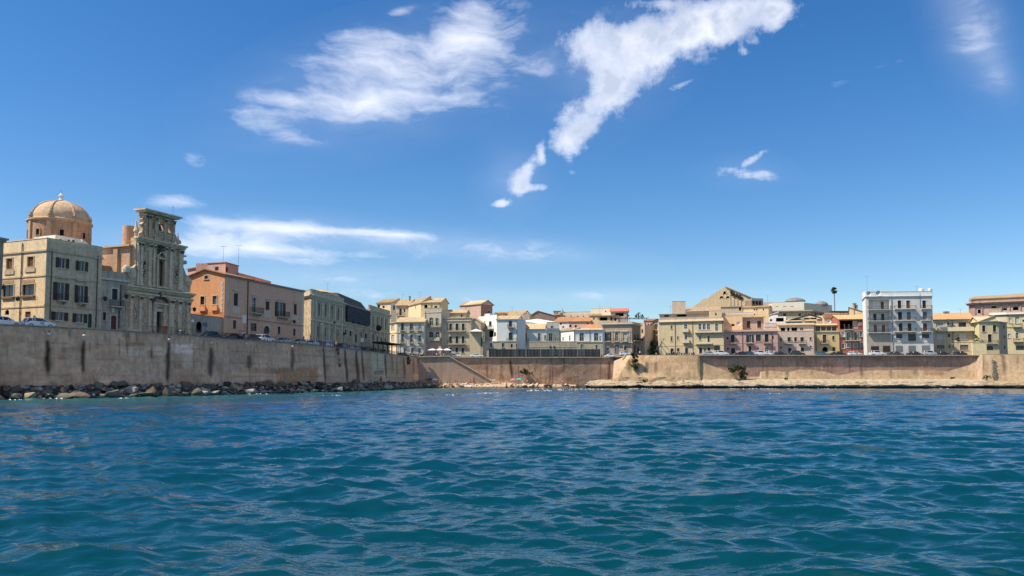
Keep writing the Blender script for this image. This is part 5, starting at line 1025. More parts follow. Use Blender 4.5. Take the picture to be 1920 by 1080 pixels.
b.wall(); mb = MB(); fr, L = b.faces[0]; q = b.sz(0, 1000, 462)[1]; mb.hexa([fr(-4, .2, b.zt+1.6), fr(L+1, .2, b.zt), fr(L+2, -5, b.zt+1.5), fr(.5, -5, q+.6), fr(-4, .2, b.zt+1.8), fr(L+1, .2, b.zt+.2), fr(L+2, -5, b.zt+1.7), fr(.5, -5, q+.8)]); b.add(mb, 'roof', plaster((.80, .77, .70), .2))
b = H('dark brown blank gable wall with pale edge, rising behind the white roofs', 'C6', [(866, 302), (1236, 300)], 402, (.28, .19, .15), back=14, dirt=.5, cat='building')
b.gable(0, 992, 330); b.wall(); b.gable_roof(0, (.7, .66, .58), 13)
b = H('tan house with tiled lean-to roof seen between pink block and brown gable', 'C6', [(340, 312), (742, 306)], 402, (.52, .38, .25), back=9, dirt=.5, topi=1)
b.win(0, (700, 340+65, 735, 440), 'hole', 'dark'); b.wall(); b.shed(0, 336, 5, TILE)
b = H('low rooftop lined with potted shrubs beside pink block', 'C6', [(360, 296), (560, 295)], 410, (.5, .38, .25), back=4, dirt=.5); b.wall()
for i in range(9):
    x = 372+i*22; q = at_y(*px('C6', x, 400), 295.2); mb = MB(); random.seed(i)
    t = thing('potted_shrub', (q[0], q[1], b.zt), ['first','second','third','fourth','fifth','sixth','seventh','eighth','ninth'][i]+' potted shrub from the pink block in the roof edge row', 'shrub', 'potted shrubs on the roof edge'); mb.lathe((0, 0, 0), [(.15, 0), (.22, .35), (.18, .36)], 8); mb.build('pot', paint((.4, .18, .1), .8), t)
    mb = MB()
    for k in range(40): a = random.uniform(0, 6.28); e = random.uniform(-1, 1); r = .55*random.uniform(.6, 1); c = Vector((r*math.cos(a)*math.sqrt(1-e*e), r*math.sin(a)*math.sqrt(1-e*e), .85+r*e)); d = Vector((random.uniform(-1, 1), random.uniform(-1, 1), random.uniform(-1, 1)))*.2; d2 = Vector((random.uniform(-1, 1), random.uniform(-1, 1), random.uniform(-1, 1)))*.2; mb.poly([c-d, c+d2, c+d])
    mb.build('foliage', paint((.06, .10, .03), .8, 'leaf'), t)
b = H('grey house wall between two chimneys behind the blue front', 'C6', [(685, 296), (872, 295)], 385, (.50, .42, .32), back=6, dirt=.5); b.wall()
for x in (815, 845): q = at_y(*px('C6', x, 385), 294); mb = MB(); mb.box((q[0], q[1], b.zt-.9), .45, .45, 3.4); b.add(mb, 'chimney', lime)
# far cream roofline
b = H('long cream terrace building on the skyline with small dark windows', 'C7', [(-25, 332), (560, 327), (872, 322)], 318, (.66, .54, .38), back=12, topi=1, dirt=.4, cat='building')
for x in (8, 820): pass
for x in (60, 150, 250, 350, 440): b.win(0, (x, 350, x+20, 375), 'hole', 'dark')
b.wall(); b.parapet(.9, .3, plaster((.72, .6, .42), .3), faces=[0]); b.parapet(2.0, .3, plaster((.72, .6, .42), .3), faces=[1])
b2 = H('small cream roof hut with two round openings beside a thin spire', 'C7', [(-22, 330.5), (90, 330)], 272, (.68, .56, .4), back=5, dirt=.3); b2.zb = b.zt-.1
for x in (5, 40): b2.win(0, (x-10, 296, x+10, 318), 'hole', 'dark', arch=True)
b2.wall(); b2.cornice(.2, .2, pt)
t = thing('spire', at_y(*px('C7', 122, 305), 329), 'thin dark spire with little conical foot on the cream skyline building', 'spire'); q = at_y(*px('C7', 122, 225), 329)[2]-t.location[2]; mb = MB(); mb.lathe((0, 0, 0), [(1.2, -.1), (.7, .5), (.25, .9), (.1, 1.2)], 10); mb.build('foot', shut_m['grey'], t); mb = MB(); mb.tube((0, 0, 1), (0, 0, q), .1, .03); mb.build('rod', iron, t)
b = H('white house with broad orange tiled roof and two dark attic windows', 'C7', [(-12, 292), (225, 290), (552, 288)], 442, [(.74, .70, .62), (.66, .45, .32)], back=10, topi=1, dirt=.3)
b.win(0, (85, 458, 110, 490), 'hole', 'dark'); b.win(0, (120, 510, 150, 545), 'gl', 'white')
for r in ((222, 490, 260, 526), (312, 495, 345, 529), (500, 464, 531, 496)): b.win(1, r, 'hole', 'dark')
b.wall(); b.shed(1, 372, 7, TILE2); b.shed(0, 372, 7, TILE2)
b = H('tan walled house under a flat tiled roof, behind the shade-toned white front', 'C7', [(540, 290), (735, 288)], 352, (.60, .43, .27), back=9, dirt=.4)
b.win(0, (600, 380, 622, 410), 'sh', 'brown'); b.wall(); b.shed(0, 325, 4, TILE)
b = H('low orange tiled roof house above the pale green window front', 'C7', [(445, 268), (740, 267)], 552, (.60, .46, .32), back=7, dirt=.4); b.wall(); b.shed(0, 488, 5, TILE2)
b = H('hut with bright red tiled roof and shaded veranda on the brown palace', 'C7', [(872, 275), (1138, 274)], 284, (.52, .42, .36), back=5, dirt=.4)
b.win(0, (945, 306, 1075, 358), 'hole', 'dark', depth=.6); b.wall(); b.shed(0, 240, 3, (.60, .22, .12))
b = H('cream stair hut left of the red tiled veranda hut', 'C7', [(735, 280), (872, 278)], 262, (.70, .58, .42), back=4, dirt=.3); b.win(0, (785, 262+8, 806, 292), 'hole', 'dark'); b.wall()
b = H('terrace storey with long dark opening and awning below the cream stair hut', 'C7', [(665, 268), (985, 266)], 350, (.62, .46, .28), back=6, dirt=.4)
b.win(0, (702, 372, 822, 425), 'hole', 'dark', depth=.8); b.win(0, (865, 370, 895, 428), 'sh', 'red'); b.win(0, (930, 380, 960, 430), 'hole', 'dark'); b.wall(); b.cornice(.6, .15, plaster((.3, .2, .12), .4))
# white pair with pale green doors, shade painted into the front colours
b = H('white corner house with pale green door and shade-toned front, above the low coping wall', 'C7', [(70, 263), (298, 256.5), (552, 256), (744, 255.5)], 572, [(.80, .77, .70), (.60, .63, .62), (.60, .64, .64)], back=8, topi=1, dirt=.2)
b.win(0, (120, 682, 142, 740), 'gl', 'white'); b.win(0, (224, 656, 246, 740), 'gl', 'white'); b.win(1, (386, 617, 456, 744), 'gl', 'pale', shut_m['white']); b.win(2, (612, 617, 680, 744), 'gl', 'pale', shut_m['white']); b.win(2, (700, 672, 718, 740), 'hole', 'dark')
b.slab(1, (330, 690, 385, 748), .003, .12, shut_m['white'], 'white_panel'); b.slab(1, (458, 690, 548, 748), .003, .12, shut_m['white'], 'white_panel'); b.pipe(1, 306, 575, 755); b.pipe(1, 548, 580, 755); b.wall(); b.shed(1, 548, 2, TILEP); b.shed(0, 548, 2.5, TILEP, back=.5); b.shed(2, 550, 2, TILEP)
b = H('ochre ground floor under the shade-toned white front with aqua door', 'C7', [(300, 255.3), (750, 254.6)], 758, (.50, .42, .29), back=1.2, dirt=.5)
b.win(0, (402, 792, 440, 868), 'sh', 'aqua', pt); b.win(0, (636, 800, 662, 868), 'sh', 'blue', pt); b.wall(); b.cornice(.15, .2, pt)
b = H('low ochre boundary wall with white coping behind the dark hoarding', 'C6', [(868, 254.8), (1560, 253.6)], 778, (.46, .40, .28), back=.6, dirt=.6, cat='wall', name='boundary_wall')
b.wall(); b.parapet(.02, .3, plaster((.72, .68, .58), .3)); b.course(0, 850, .15, .06, pt, atx=900)
for x in (1160, 1215): b.slab(0, (x, 842, x+28, 866), .003, .1, shut_m['dark'], 'vent')
# brown palace at the bend
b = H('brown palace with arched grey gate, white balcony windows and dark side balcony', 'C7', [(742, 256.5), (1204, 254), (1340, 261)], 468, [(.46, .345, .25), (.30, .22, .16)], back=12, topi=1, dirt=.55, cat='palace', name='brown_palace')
b.win(0, (812, 616, 858, 742), 'op', 'dark', pt, hood=True); b.win(0, (941, 613, 988, 742), 'gl', 'white', pt, hood=True); b.win(0, (1064, 616, 1127, 742), 'wh', 'pale', pt, hood=True)
for x0, x1 in ((795, 880), (925, 1010), (1050, 1145)): b.balcony(0, (x0, 748, x1), brackets=3)
b.win(0, (932, 796, 1003, 945), 'door', 'grey', pt, arch=True, sill=False); b.win(0, (814, 842, 855, 881), 'grid', 'blue', pt); b.win(0, (1079, 822, 1122, 884), 'grid', 'dark', pt)
b.course(0, 580, .2, .15, pt, atx=1200, x0=790, x1=1150); b.course(0, 756, .3, .2, pt, atx=1200)
for x in (752, 885, 1020, 1160): b.pil(0, x, x+22, 590, 755, .1, plaster((.5, .4, .3), .4))
b.win(1, (1235, 640, 1265, 730), 'sh', 'dark'); b.win(1, (1285, 640, 1310, 735), 'sh', 'dark'); b.balcony(1, (1215, 742, 1335), brackets=3); b.win(1, (1235, 810, 1262, 930), 'sh', 'dark'); b.win(1, (1285, 840, 1312, 930), 'sh', 'dark')
b.cornice(.5, .5, plaster((.6, .5, .36), .4)); b.wall(); b.parapet(.45, .3, plaster((.62, .5, .36), .4))
t = thing('pergola', at_y(*px('C7', 1150, 430), 258), 'dark flat pergola with plants on the roof of the brown palace', 'pergola'); q = t.location; mb = MB()
for i in range(9): mb.box((-5+i*1.4, 0, .9), .12, 4.0, .14)
mb.box((.3, -1.9, .8), 12, .12, .14); mb.box((.3, 1.9, .8), 12, .12, .14); [mb.tube((x, y, -.3), (x, y, .85), .06) for x in (-5, 0, 5.5) for y in (-1.9, 1.9)]; mb.build('beam', iron, t)
def bush(loc, w, h, n, label, cat='shrub', group=None, col=(.05, .085, .025), seed=1, size=.3, stem=True):
    random.seed(seed); t = thing('shrub', loc, label, cat, group)
    if stem: mb = MB(); mb.tube((0, 0, -.3), (0, 0, h*.4), .06, .03, 5); mb.build('stem', paint((.09, .06, .04), .9, 'bark'), t)
    for j, (fc, ff) in enumerate(((1, .6), (1.7, .4))):
        mb = MB()
        cl = [(random.gauss(0, w*.28), random.gauss(0, w*.2), h*random.uniform(.15, .9), random.uniform(.25, .5)*min(w, h)*.6) for _ in range(max(7, int(h*3.5)))]
        for k in range(int(n*ff)):
            cx, cy, cz, cr = random.choice(cl); d = Vector((random.gauss(0, 1), random.gauss(0, 1), random.gauss(0, 1))).normalized()*cr*random.uniform(.5, 1.05); c = Vector((cx, cy, cz))+d
            a1 = Vector((random.gauss(0, 1), random.gauss(0, 1), random.gauss(0, 1))).normalized(); a2 = a1.cross(Vector((random.gauss(0, 1), random.gauss(0, 1), random.gauss(0, 1)))).normalized(); s_ = size*random.uniform(.6, 1.2); mb.poly([c-a1*s_, c+a2*s_*.5, c+a1*s_, c-a2*s_*.5])
        mb.build('foliage', paint(tuple(q*fc for q in col), .8, 'leaf'), t)
    return t
for i, (x, h, w) in enumerate(((1140, 1.6, 1), (1270, 1.5, .9), (1310, 2.2, .9), (1360, 1.4, .9))): bush(at_y(*px('C7', x, 392), 257), w, h, 160, ['low bushy plant beside the red roofed hut', 'small upright roof plant, shorter of the middle two', 'tallest thin roof plant on the brown palace', 'roof plant at the far corner of brown palace'][i], seed=i+3, size=.18)
b = H('slim tan house strip right beside the brown palace corner', 'C7', [(1330, 263), (1402, 262)], 492, (.60, .46, .32), back=8, dirt=.3); b.win(0, (1352, 560, 1378, 620), 'sh', 'brown'); b.win(0, (1352, 700, 1378, 760), 'sh', 'brown'); b.wall(); b.parapet(.6, .3)
b = H('pink houses far down the side street', 'C7', [(1392, 300), (1530, 298)], 432, (.55, .36, .30), back=9, dirt=.5)
for y in (470, 560, 650, 740):
    for x in (1405, 1450, 1492): b.win(0, (x, y, x+20, y+45), 'sh', 'brown')
b.wall(); b.shed(0, 402, 4, TILE2)
bush(at_y(*px('C7', 1540, 935), 266)[:2]+(ROADZ,), 7.5, 6.2, 1500, 'leafy green street tree standing in the side street gap', 'tree', col=(.05, .08, .025), seed=21, size=.42)
# roof cars etc are in their own file
# ------------------------------------------------------------------ RIGHT ROW
b = H('long yellowish corner house with white balcony windows and arched garage door', 'C8', [(78, 292), (168, 262), (602, 257.5), (988, 254)], 552, [(.62, .50, .32), (.60, .49, .29), (.62, .50, .29)], back=9, topi=2, dirt=.4, name='corner_house', group=None)
for y in (560, 640, 700, 760, 830): b.win(0, (92, y, 112, y+42), 'sh', 'brown'); b.win(0, (128, y, 148, y+42), 'sh', 'brown'); b.balcony(0, (84, y+48, 158))
for r in ((320, 606, 343, 654), (320, 746, 344, 806), (402, 746, 422, 784)): b.win(1, r, 'gl', 'white', pt)
b.win(1, (492, 596, 532, 664), 'gl', 'white', shut_m['white']); b.balcony(1, (474, 690, 552), solid=plaster((.62, .52, .36), .3)); b.win(1, (496, 732, 530, 794), 'gl', 'white', shut_m['white']); b.balcony(1, (476, 828, 562), solid=plaster((.62, .52, .36), .3))
for x in (672, 726, 780): b.win(2, (x, 592, x+38, 664), 'gl', 'white', shut_m['white'])
b.win(2, (884, 586, 920, 680), 'gl', 'white', shut_m['white']); b.balcony(2, (632, 696, 976), h=.35, brackets=6, solid=plaster((.66, .56, .40), .3)); b.balcony(2, (640, 842, 848), h=.3, brackets=4, solid=plaster((.62, .52, .36), .3))
b.win(2, (680, 736, 708, 796), 'gl', 'white', pt); b.win(2, (786, 736, 815, 820), 'gl', 'brown', shut_m['white']); b.win(2, (872, 850, 947, 926), 'grid', 'dark', pt, arch=True, sill=False)
for r in ((320, 900, 358, 965), (402, 896, 430, 940), (504, 896, 540, 972)): b.win(1, r, 'sh', 'dbrown', pt)
for r in ((682, 892, 718, 960), (744, 902, 764, 932), (788, 890, 822, 930)): b.win(2, r, 'sh', 'dbrown', pt)
b.pipe(1, 375, 560, 965); b.pipe(1, 598, 552, 965); b.pipe(2, 975, 540, 680); b.course(1, 858, .15, .08, pt, atx=600); b.course(2, 858, .15, .08, pt, atx=610); b.cornice(.5, .35, plaster((.68, .54, .36), .3), faces=[1, 2]); b.wall(); b.parapet(.85, .3, plaster((.70, .56, .38), .3), faces=[1, 2])
b = H('grey flat roofed storey behind the parapet of the yellowish corner house', 'C8', [(180, 270), (806, 266)], 468, (.36, .30, .24), back=8, dirt=.5); b.win(0, (240, 478, 300, 500), 'hole', 'dark'); b.win(0, (400, 470, 520, 498), 'hole', 'dark'); b.wall(); b.cornice(.4, .2, shut_m['grey'])
b = H('tan attic with long tiled lean-to roof above the grey storey', 'C8', [(340, 276), (512, 275), (945, 272)], 432, [(.56, .45, .32), (.56, .44, .3)], back=8, topi=1, dirt=.4)
b.wall(); b.shed(1, 380, 4, (.45, .33, .22)); b.parapet(3.6, .3, plaster((.56, .45, .32), .4), faces=[0])
b = H('small tan cube with one slit window on the roof', 'C8', [(806, 262), (968, 261)], 436, (.62, .48, .30), back=4, dirt=.3); b.win(0, (884, 450, 902, 484), 'hole', 'dark'); b.wall(); b.parapet(.3, .2)
# church gable
b = H('great tan church gable with three arched openings high above the houses', 'C8', [(610, 332), (1345, 328)], 365, (.80, .58, .33), back=26, dirt=.45, cat='church', name='gabled_church')
for r in ((980, 172, 1026, 212), (940, 235, 990, 262), (1018, 235, 1068, 262)): pass
b.wall(); fr, L = b.faces[0]
prof = [b.sz(0, x, y) for x, y in ((610, 365), (690, 315), (730, 270), (800, 262), (830, 225), (885, 205), (905, 185), (1012, 122), (1345, 268), (1345, 365))]; mb = MB()
def insarch(s, z, R): 
    return any(a < s < bb and z0 < z < z1 for a, bb, z0, z1 in R)
RA = []
for r in ((980, 172, 1026, 214), (938, 235, 990, 264), (1018, 235, 1068, 264)): ym, xm = (r[1]+r[3])/2, (r[0]+r[2])/2; RA.append((b.sz(0, r[0], ym)[0], b.sz(0, r[2], ym)[0], b.sz(0, xm, r[3])[1], b.sz(0, xm, r[1])[1]))
S_ = sorted({p[0] for p in prof} | {a for R in RA for a in R[:2]})
def topz(s):
    for i in range(len(prof)-1):
        if prof[i][0]-1e-6 <= s <= prof[i+1][0]+1e-6 and prof[i+1][0] > prof[i][0]+1e-6: return prof[i][1]+(prof[i+1][1]-prof[i][1])*(s-prof[i][0])/(prof[i+1][0]-prof[i][0])
    return prof[-1][1]
for i in range(len(S_)-1):
    s0, s1 = S_[i], S_[i+1]; sm = (s0+s1)/2; cuts = [b.zt-.03]
    for R in RA:
        if R[0] < sm < R[1]: cuts += [R[2], R[3]]
    cuts = [cuts[0]]+sorted(cuts[1:])
    k = 0
    while k < len(cuts):
        z0 = cuts[k]
        if k+1 < len(cuts): mb.poly([fr(s0, 0, z0), fr(s1, 0, z0), fr(s1, 0, cuts[k+1]), fr(s0, 0, cuts[k+1])])
        else: mb.poly([fr(s0, 0, z0), fr(s1, 0, z0), fr(s1, 0, topz(s1)), fr(s0, 0, topz(s0))])
        k += 2
    e = topz(s0), topz(s1); mb.poly([fr(s0, 0, e[0]), fr(s1, 0, e[1]), fr(s1, -1.2, e[1]), fr(s0, -1.2, e[0])])
b.add(mb, 'gable_wall', b.mats[0])
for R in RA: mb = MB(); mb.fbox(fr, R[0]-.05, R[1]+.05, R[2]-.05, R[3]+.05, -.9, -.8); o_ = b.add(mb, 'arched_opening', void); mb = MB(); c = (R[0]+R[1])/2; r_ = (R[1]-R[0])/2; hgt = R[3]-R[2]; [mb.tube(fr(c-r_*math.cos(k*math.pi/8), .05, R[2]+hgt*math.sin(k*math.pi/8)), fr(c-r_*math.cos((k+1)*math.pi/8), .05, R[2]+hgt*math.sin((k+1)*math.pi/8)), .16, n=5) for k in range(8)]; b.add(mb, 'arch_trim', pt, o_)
mb = MB(); a, z = prof[7]; a2, z2 = prof[8]; mb.hexa([fr(a, .4, z), fr(a2+1, .4, z2-.3), fr(a2+1, -24, z2-.3), fr(a, -24, z), fr(a, .4, z+.35), fr(a2+1, .4, z2+.05), fr(a2+1, -24, z2+.05), fr(a, -24, z+.35)]); a3, z3 = prof[4]; mb.hexa([fr(a3, -1.3, z3-.4), fr(a, -1.3, z-.05), fr(a, -24, z-.05), fr(a3, -24, z3-.4), fr(a3, -1.3, z3-.1), fr(a, -1.3, z+.3), fr(a, -24, z+.3), fr(a3, -24, z3-.1)]); b.add(mb, 'roof', tile(TILEP))
random.seed(3)
for (x0, y0, x1, y1) in ((1085, 180, 1135, 240), (1150, 225, 1225, 270)):      # dark climbing scrub on the gable
    mb = MB(); 
    for k in range(260): t_ = random.random(); s, z = b.sz(0, x0+(x1-x0)*t_+random.gauss(0, 8), y0+(y1-y0)*t_+random.gauss(0, 7)); c = Vector(fr(s, .12, z)); d = Vector((random.gauss(0, .3), random.gauss(0, .1), random.gauss(0, .3))); d2 = Vector((random.gauss(0, .3), random.gauss(0, .1), random.gauss(0, .3))); mb.poly([c-d, c+d2, c+d])
    b.add(mb, 'creeper', paint((.09, .085, .05), .9))
for x in (1075, 1120, 1165, 1210, 1260, 1300): s, z = b.sz(0, x, 300); mb = MB(); mb.fbox(fr, s-.12, s+.12, b.zt, topz(s)-2.0, .003, .15); b.add(mb, 'pilaster', pt)
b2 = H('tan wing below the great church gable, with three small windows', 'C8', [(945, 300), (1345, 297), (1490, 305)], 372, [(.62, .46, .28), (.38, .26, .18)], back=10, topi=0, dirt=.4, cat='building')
for r in ((1184, 372+6, 1213, 422), (1232, 375+5, 1258, 425), (1286, 375, 1316, 430)): b2.win(0, r, 'hole', 'brown', arch=True)
b2.win(1, (1350, 385, 1380, 430), 'hole', 'dark'); b2.course(0, 470, .3, .2, pt, atx=1000); b2.wall(); b2.cornice(.3, .3, pt)
b = H('dark stepped bell wall at the foot of the great gable roof', 'C8', [(1345, 316), (1492, 318)], 290, (.30, .2, .15), back=4, dirt=.7)
for x in (1360, 1400, 1440): b.win(0, (x, 300, x+22, 345), 'hole', 'dark', arch=True)
b.wall(); b.parapet(.8, .3, lime)
b = H('plain tan house flank with one small dark window, between yellow house and pink row', 'C8', [(982, 263), (1228, 261)], 496, (.68, .48, .27), back=8, dirt=.3); b.win(0, (1092, 590, 1128, 617), 'hole', 'dark'); b.wall(); b.parapet(.2, .3, pt)
b = H('sunlit tan attic with white parapet right of the blank flank', 'C8', [(960, 276), (1360, 273)], 470, (.66, .50, .30), back=8, dirt=.3); b.wall(); b.parapet(.5, .3, shut_m['white'])
b = H('shaded upper storey with two tall brown doors over the pink house', 'C8', [(1226, 264), (1498, 262)], 505, (.48, .38, .28), back=8, dirt=.5)
for r in ((1284, 550, 1330, 640), (1416, 550, 1467, 640)): b.win(0, r, 'sh', 'brown', pt)
b.wall(); b.cornice(.9, .25, plaster((.55, .42, .26), .4))
b = H('sandy attic house with two small windows, under the church wing', 'C8', [(1240, 280), (1560, 276)], 384, (.64, .48, .27), back=8, dirt=.4)
for x in (1372, 1402, 1485): b.win(0, (x, 400, x+18, 418), 'hole', 'dark')
b.win(0, (1372, 460, 1388, 478), 'hole', 'dark'); b.wall(); b.shed(0, 366, 3, TILE)
b = H('pink two storey house with row of tall dark balcony windows', 'C8', [(990, 256), (1676, 252.5)], 684, (.60, .36, .30), back=10, dirt=.4)
for r, k, c in (((1083, 729, 1128, 824), 'sh', 'dark'), ((1300, 727, 1345, 822), 'op', 'dark'), ((1398, 724, 1463, 808), 'grid', 'dark'), ((1511, 720, 1560, 820), 'sh', 'dark')):
    b.win(0, r, k, c, pt)
b.balcony(0, (1068, 832, 1150)); b.balcony(0, (1270, 832, 1370)); b.balcony(0, (1495, 830, 1590))
for r, k, c in (((1031, 756, 1052, 784), 'hole', 'dark'), ((1035, 892, 1055, 916), 'hole', 'dark'), ((1086, 896, 1135, 970), 'door', 'dbrown'), ((1306, 870, 1340, 935), 'sh', 'dark'), ((1514, 886, 1556, 960), 'gl', 'white'), ((1420, 890, 1436, 910), 'hole', 'dark'), ((1600, 740, 1625, 780), 'sh', 'brown')): b.win(0, r, k, c, pt if r[2]-r[0] > 30 else None)
b.course(0, 828, .12, .06, plaster((.62, .42, .34), .3), atx=1000); b.pipe(0, 1226, 690, 965); b.pipe(0, 1600, 690, 965); b.cornice(.45, .3, pt); b.wall(); b.parapet(.35, .25, plaster((.68, .44, .34), .3))
bal = MB(); fr, L = b.faces[0]
# pale pink house
b = H('pale pink house with three green balcony doors and a shaded roof loggia', 'C9', [(262, 255), (724, 252.5)], 692, (.60, .46, .37), back=9, dirt=.4)
for x0, x1 in ((382, 424), (468, 500), (545, 588)): b.win(0, (x0, 758, x1, 814), 'sh', 'green', pt)
b.balcony(0, (355, 838, 440), brackets=3); b.balcony(0, (520, 838, 618), brackets=3)
for r in ((290, 765, 310, 805), (662, 757, 686, 792), (289, 876, 312, 900), (664, 866, 688, 890)): b.win(0, r, 'sh', 'brown', pt)
b.win(0, (390, 895, 432, 962), 'door', 'dbrown', sill=False); b.win(0, (550, 892, 590, 940), 'sh', 'dark'); b.pipe(0, 716, 620, 960); b.wall()
b.parapet(.2, .2); q = Bld('x', 'C9', [(268, 257), (722, 254.5)], 606, [(.62, .5, .38)], 6, root=b.root, partname='roof_loggia_wall'); q.zb = b.zt; q.win(0, (296, 634, 505, 684), 'hole', 'pale', depth=.7); q.win(0, (540, 634, 582, 672), 'gl', 'white'); q.wall(); q.cornice(.5, .2, plaster((.6, .46, .3), .4)); q.shed(0, 585, 3, TILE)
for x in (365, 420): q.slab(0, (x-12, 634, x+12, 684), -.15, -.05, pt, 'loggia_pier')
b = H('yellow house with brown plant filled balcony door and glazed top veranda', 'C9', [(728, 254), (1036, 252.5)], 690, YEL, back=9, dirt=.4)
b.win(0, (826, 724, 874, 830), 'sh', 'brown', pt); b.balcony(0, (805, 834, 905)); b.win(0, (948, 742, 977, 795), 'sh', 'red', pt); b.win(0, (822, 880, 892, 945), 'hole', 'brown', pt, arch=True, sill=False); b.win(0, (950, 885, 990, 935), 'sh', 'dark')
b.pipe(0, 742, 700, 950); b.cornice(.3, .2, shut_m['pale']); b.wall(); q = Bld('x', 'C9', [(730, 256), (1030, 254.6)], 608, [(.45, .36, .24)], 6, root=b.root, partname='veranda_wall'); q.zb = b.zt
for x in (738, 806, 874, 942): q.win(0, (x, 620, x+60, 676), 'grid', 'brown')
q.wall(); q.shed(0, 592, 2.5, TILEP)
bush(at_y(*px('C9', 850, 826), 251.5), 1.3, .9, 120, 'trailing green plant on the balcony of the yellow house', seed=33, size=.14, stem=False)
b = H('attic cube with white framed window above the glazed veranda', 'C9', [(846, 262), (1034, 261)], 508, (.64, .5, .36), back=5, dirt=.3); b.win(0, (950, 530, 998, 576), 'gl', 'white', shut_m['white']); b.wall(); b.cornice(.4, .2, plaster((.4, .28, .18), .4))
# brick red house
b = H('brick red house with pale blue shutters, deep top balcony and ochre tiled roof', 'C9', [(1036, 253), (1376, 252)], 532, RED, back=9, dirt=.5)
b.win(0, (1044, 545, 1272, 655), 'hole', 'dark', depth=1.6)
for r, k, c in (((1062, 690, 1102, 752), 'wh', 'aqua'), ((1130, 692, 1172, 798), 'op', 'aqua'), ((1228, 692, 1262, 796), 'op', 'aqua'), ((1292, 686, 1328, 752), 'sh', 'aqua'), ((1070, 836, 1104, 900), 'gl', 'white'), ((1132, 836, 1178, 888), 'sh', 'aqua'), ((1218, 836, 1268, 892), 'sh', 'aqua'), ((1302, 826, 1340, 890), 'sh', 'aqua'), ((1290, 575, 1312, 604), 'sh', 'pale')): b.win(0, r, k, c, shut_m['white'])
b.balcony(0, (1105, 800, 1282), brackets=5, mat=pt); b.balcony(0, (1100, 660, 1210), mat=pt); b.course(0, 672, .25, .12, plaster((.5, .4, .3), .4), atx=1040); b.course(0, 806, .15, .08, pt, atx=1040); b.pipe(0, 1372, 560, 950, shut_m['rust']); b.wall(); b.shed(0, 480, 6, (.56, .40, .20))
for x in (1112, 1170): b.slab(0, (x, 590, x+4, 655), -1.2, -1.1, shut_m['white'], 'veranda_post')
b.slab(0, (1212, 548, 1272, 650), -.6, -.4, plaster((.5, .45, .36), .4), 'reed_screen')
b = H('ochre sloping gable wall with chimneys between red house and white block', 'C9', [(1150, 268), (1345, 266)], 440, (.70, .54, .30), back=7, dirt=.3); b.gable(0, 1152, 378); b.wall(); b.gable_roof(0, TILE, 6)
for x, h in ((1228, 3.4), (1248, 2.2)): q = at_y(*px('C9', x, 372), 267.5); mb = MB(); mb.box((q[0], q[1], q[2]-1.2), .9, .8, h+1.2); mb.box((q[0], q[1], q[2]-1.2+(h+1.2)/2), 1.15, 1.0, .2); b.add(mb, 'chimney', plaster((.45, .33, .25), .5))
b = H('reddish brown rooftop with dark awnings at the foot of the palm', 'C9', [(852, 276), (1152, 274)], 462, (.46, .22, .15), back=6, dirt=.5); b.wall(); b.parapet(.3, .2, plaster((.7, .5, .35), .3))
for i, x in enumerate((1000, 1110)):
    q = at_y(*px('C9', x, 436), 272); t = thing('awning', q, ['black rooftop awning near the palm trunk', 'black rooftop awning by the ochre gable wall'][i], 'awning', 'black rooftop awnings'); mb = MB(); mb.box((0, 0, 0), 4.3, 2.6, .35, 0, .02); mb.build('cover', iron, t); mb = MB(); [mb.tube((a, -1, -1.6), (a, -1, 0), .05) for a in (-2, 2)]; mb.build('pole', iron, t)
# rear quarter between gable church and palm
b = H('long bright cream block with low dark roof domes on the skyline', 'C9', [(185, 345), (592, 341), (945, 352)], 322, [(.80, .72, .56), (.72, .62, .46)], back=12, topi=1, dirt=.2, cat='building')
for x in (230, 330, 420): b.win(0, (x, 366, x+36, 374), 'hole', 'pale')
b.wall(); b.parapet(.5, .3, plaster((.85, .78, .62), .2), faces=[0])
for x, y, w in ((475, 300, 4.6), (812, 342, 2.8)):
    q = at_y(*px('C9', x, y), 350); mb = MB(); mb.lathe((q[0], q[1], q[2]-.3), [(w, 0), (w*.92, .6), (w*.7, 1.2), (w*.4, 1.6), (0, 1.8)], 14); b.add(mb, 'low_dome', shut_m['grey'])
b = H('grey pink building glimpsed beside the bright cream block', 'C9', [(78, 352), (188, 350)], 318, (.45, .36, .33), back=8, dirt=.4); b.wall()
b = H('yellowish palace with long cornice below the bright cream block', 'C9', [(132, 300), (676, 297), (848, 306)], 416, [(.52, .44, .28), (.40, .34, .26)], back=10, topi=1, dirt=.5, cat='palace', name='yellow_palace')
b.win(0, (326, 456, 364, 490), 'sh', 'brown'); b.win(0, (520, 456, 550, 490), 'sh', 'brown'); b.win(1, (725, 440, 750, 490), 'sh', 'brown', pt); b.win(1, (790, 450, 812, 490), 'sh', 'brown', pt); b.cornice(.7, .6, plaster((.66, .54, .36), .4)); b.wall()
b = H('white roof house with loggia and upturned canopy, above the pink row', 'C9', [(145, 272), (362, 270)], 500, (.76, .72, .66), back=6, dirt=.3); b.win(0, (236, 512, 334, 560), 'hole', 'dark', depth=.8); b.win(0, (160, 530, 186, 556), 'hole', 'dark'); b.wall(); q = b.faces[0][0]; mb = MB(); z = b.zt; mb.hexa([q(.3, 0, z+.6), q(3.2, 0, z+1.5), q(3.2, -3, z+1.5), q(.3, -3, z+.6), q(.3, 0, z+.75), q(3.2, 0, z+1.75), q(3.2, -3, z+1.75), q(.3, -3, z+.75)]); mb.fbox(q, .5, 3, z, z+.6, -2.8, -.2); b.add(mb, 'canopy', shut_m['white'])
b = H('white balustraded terrace over the pink house end', 'C9', [(82, 262), (286, 261)], 574, (.70, .62, .5), back=5, dirt=.3)
mb = MB(); fr, L = b.faces[0]
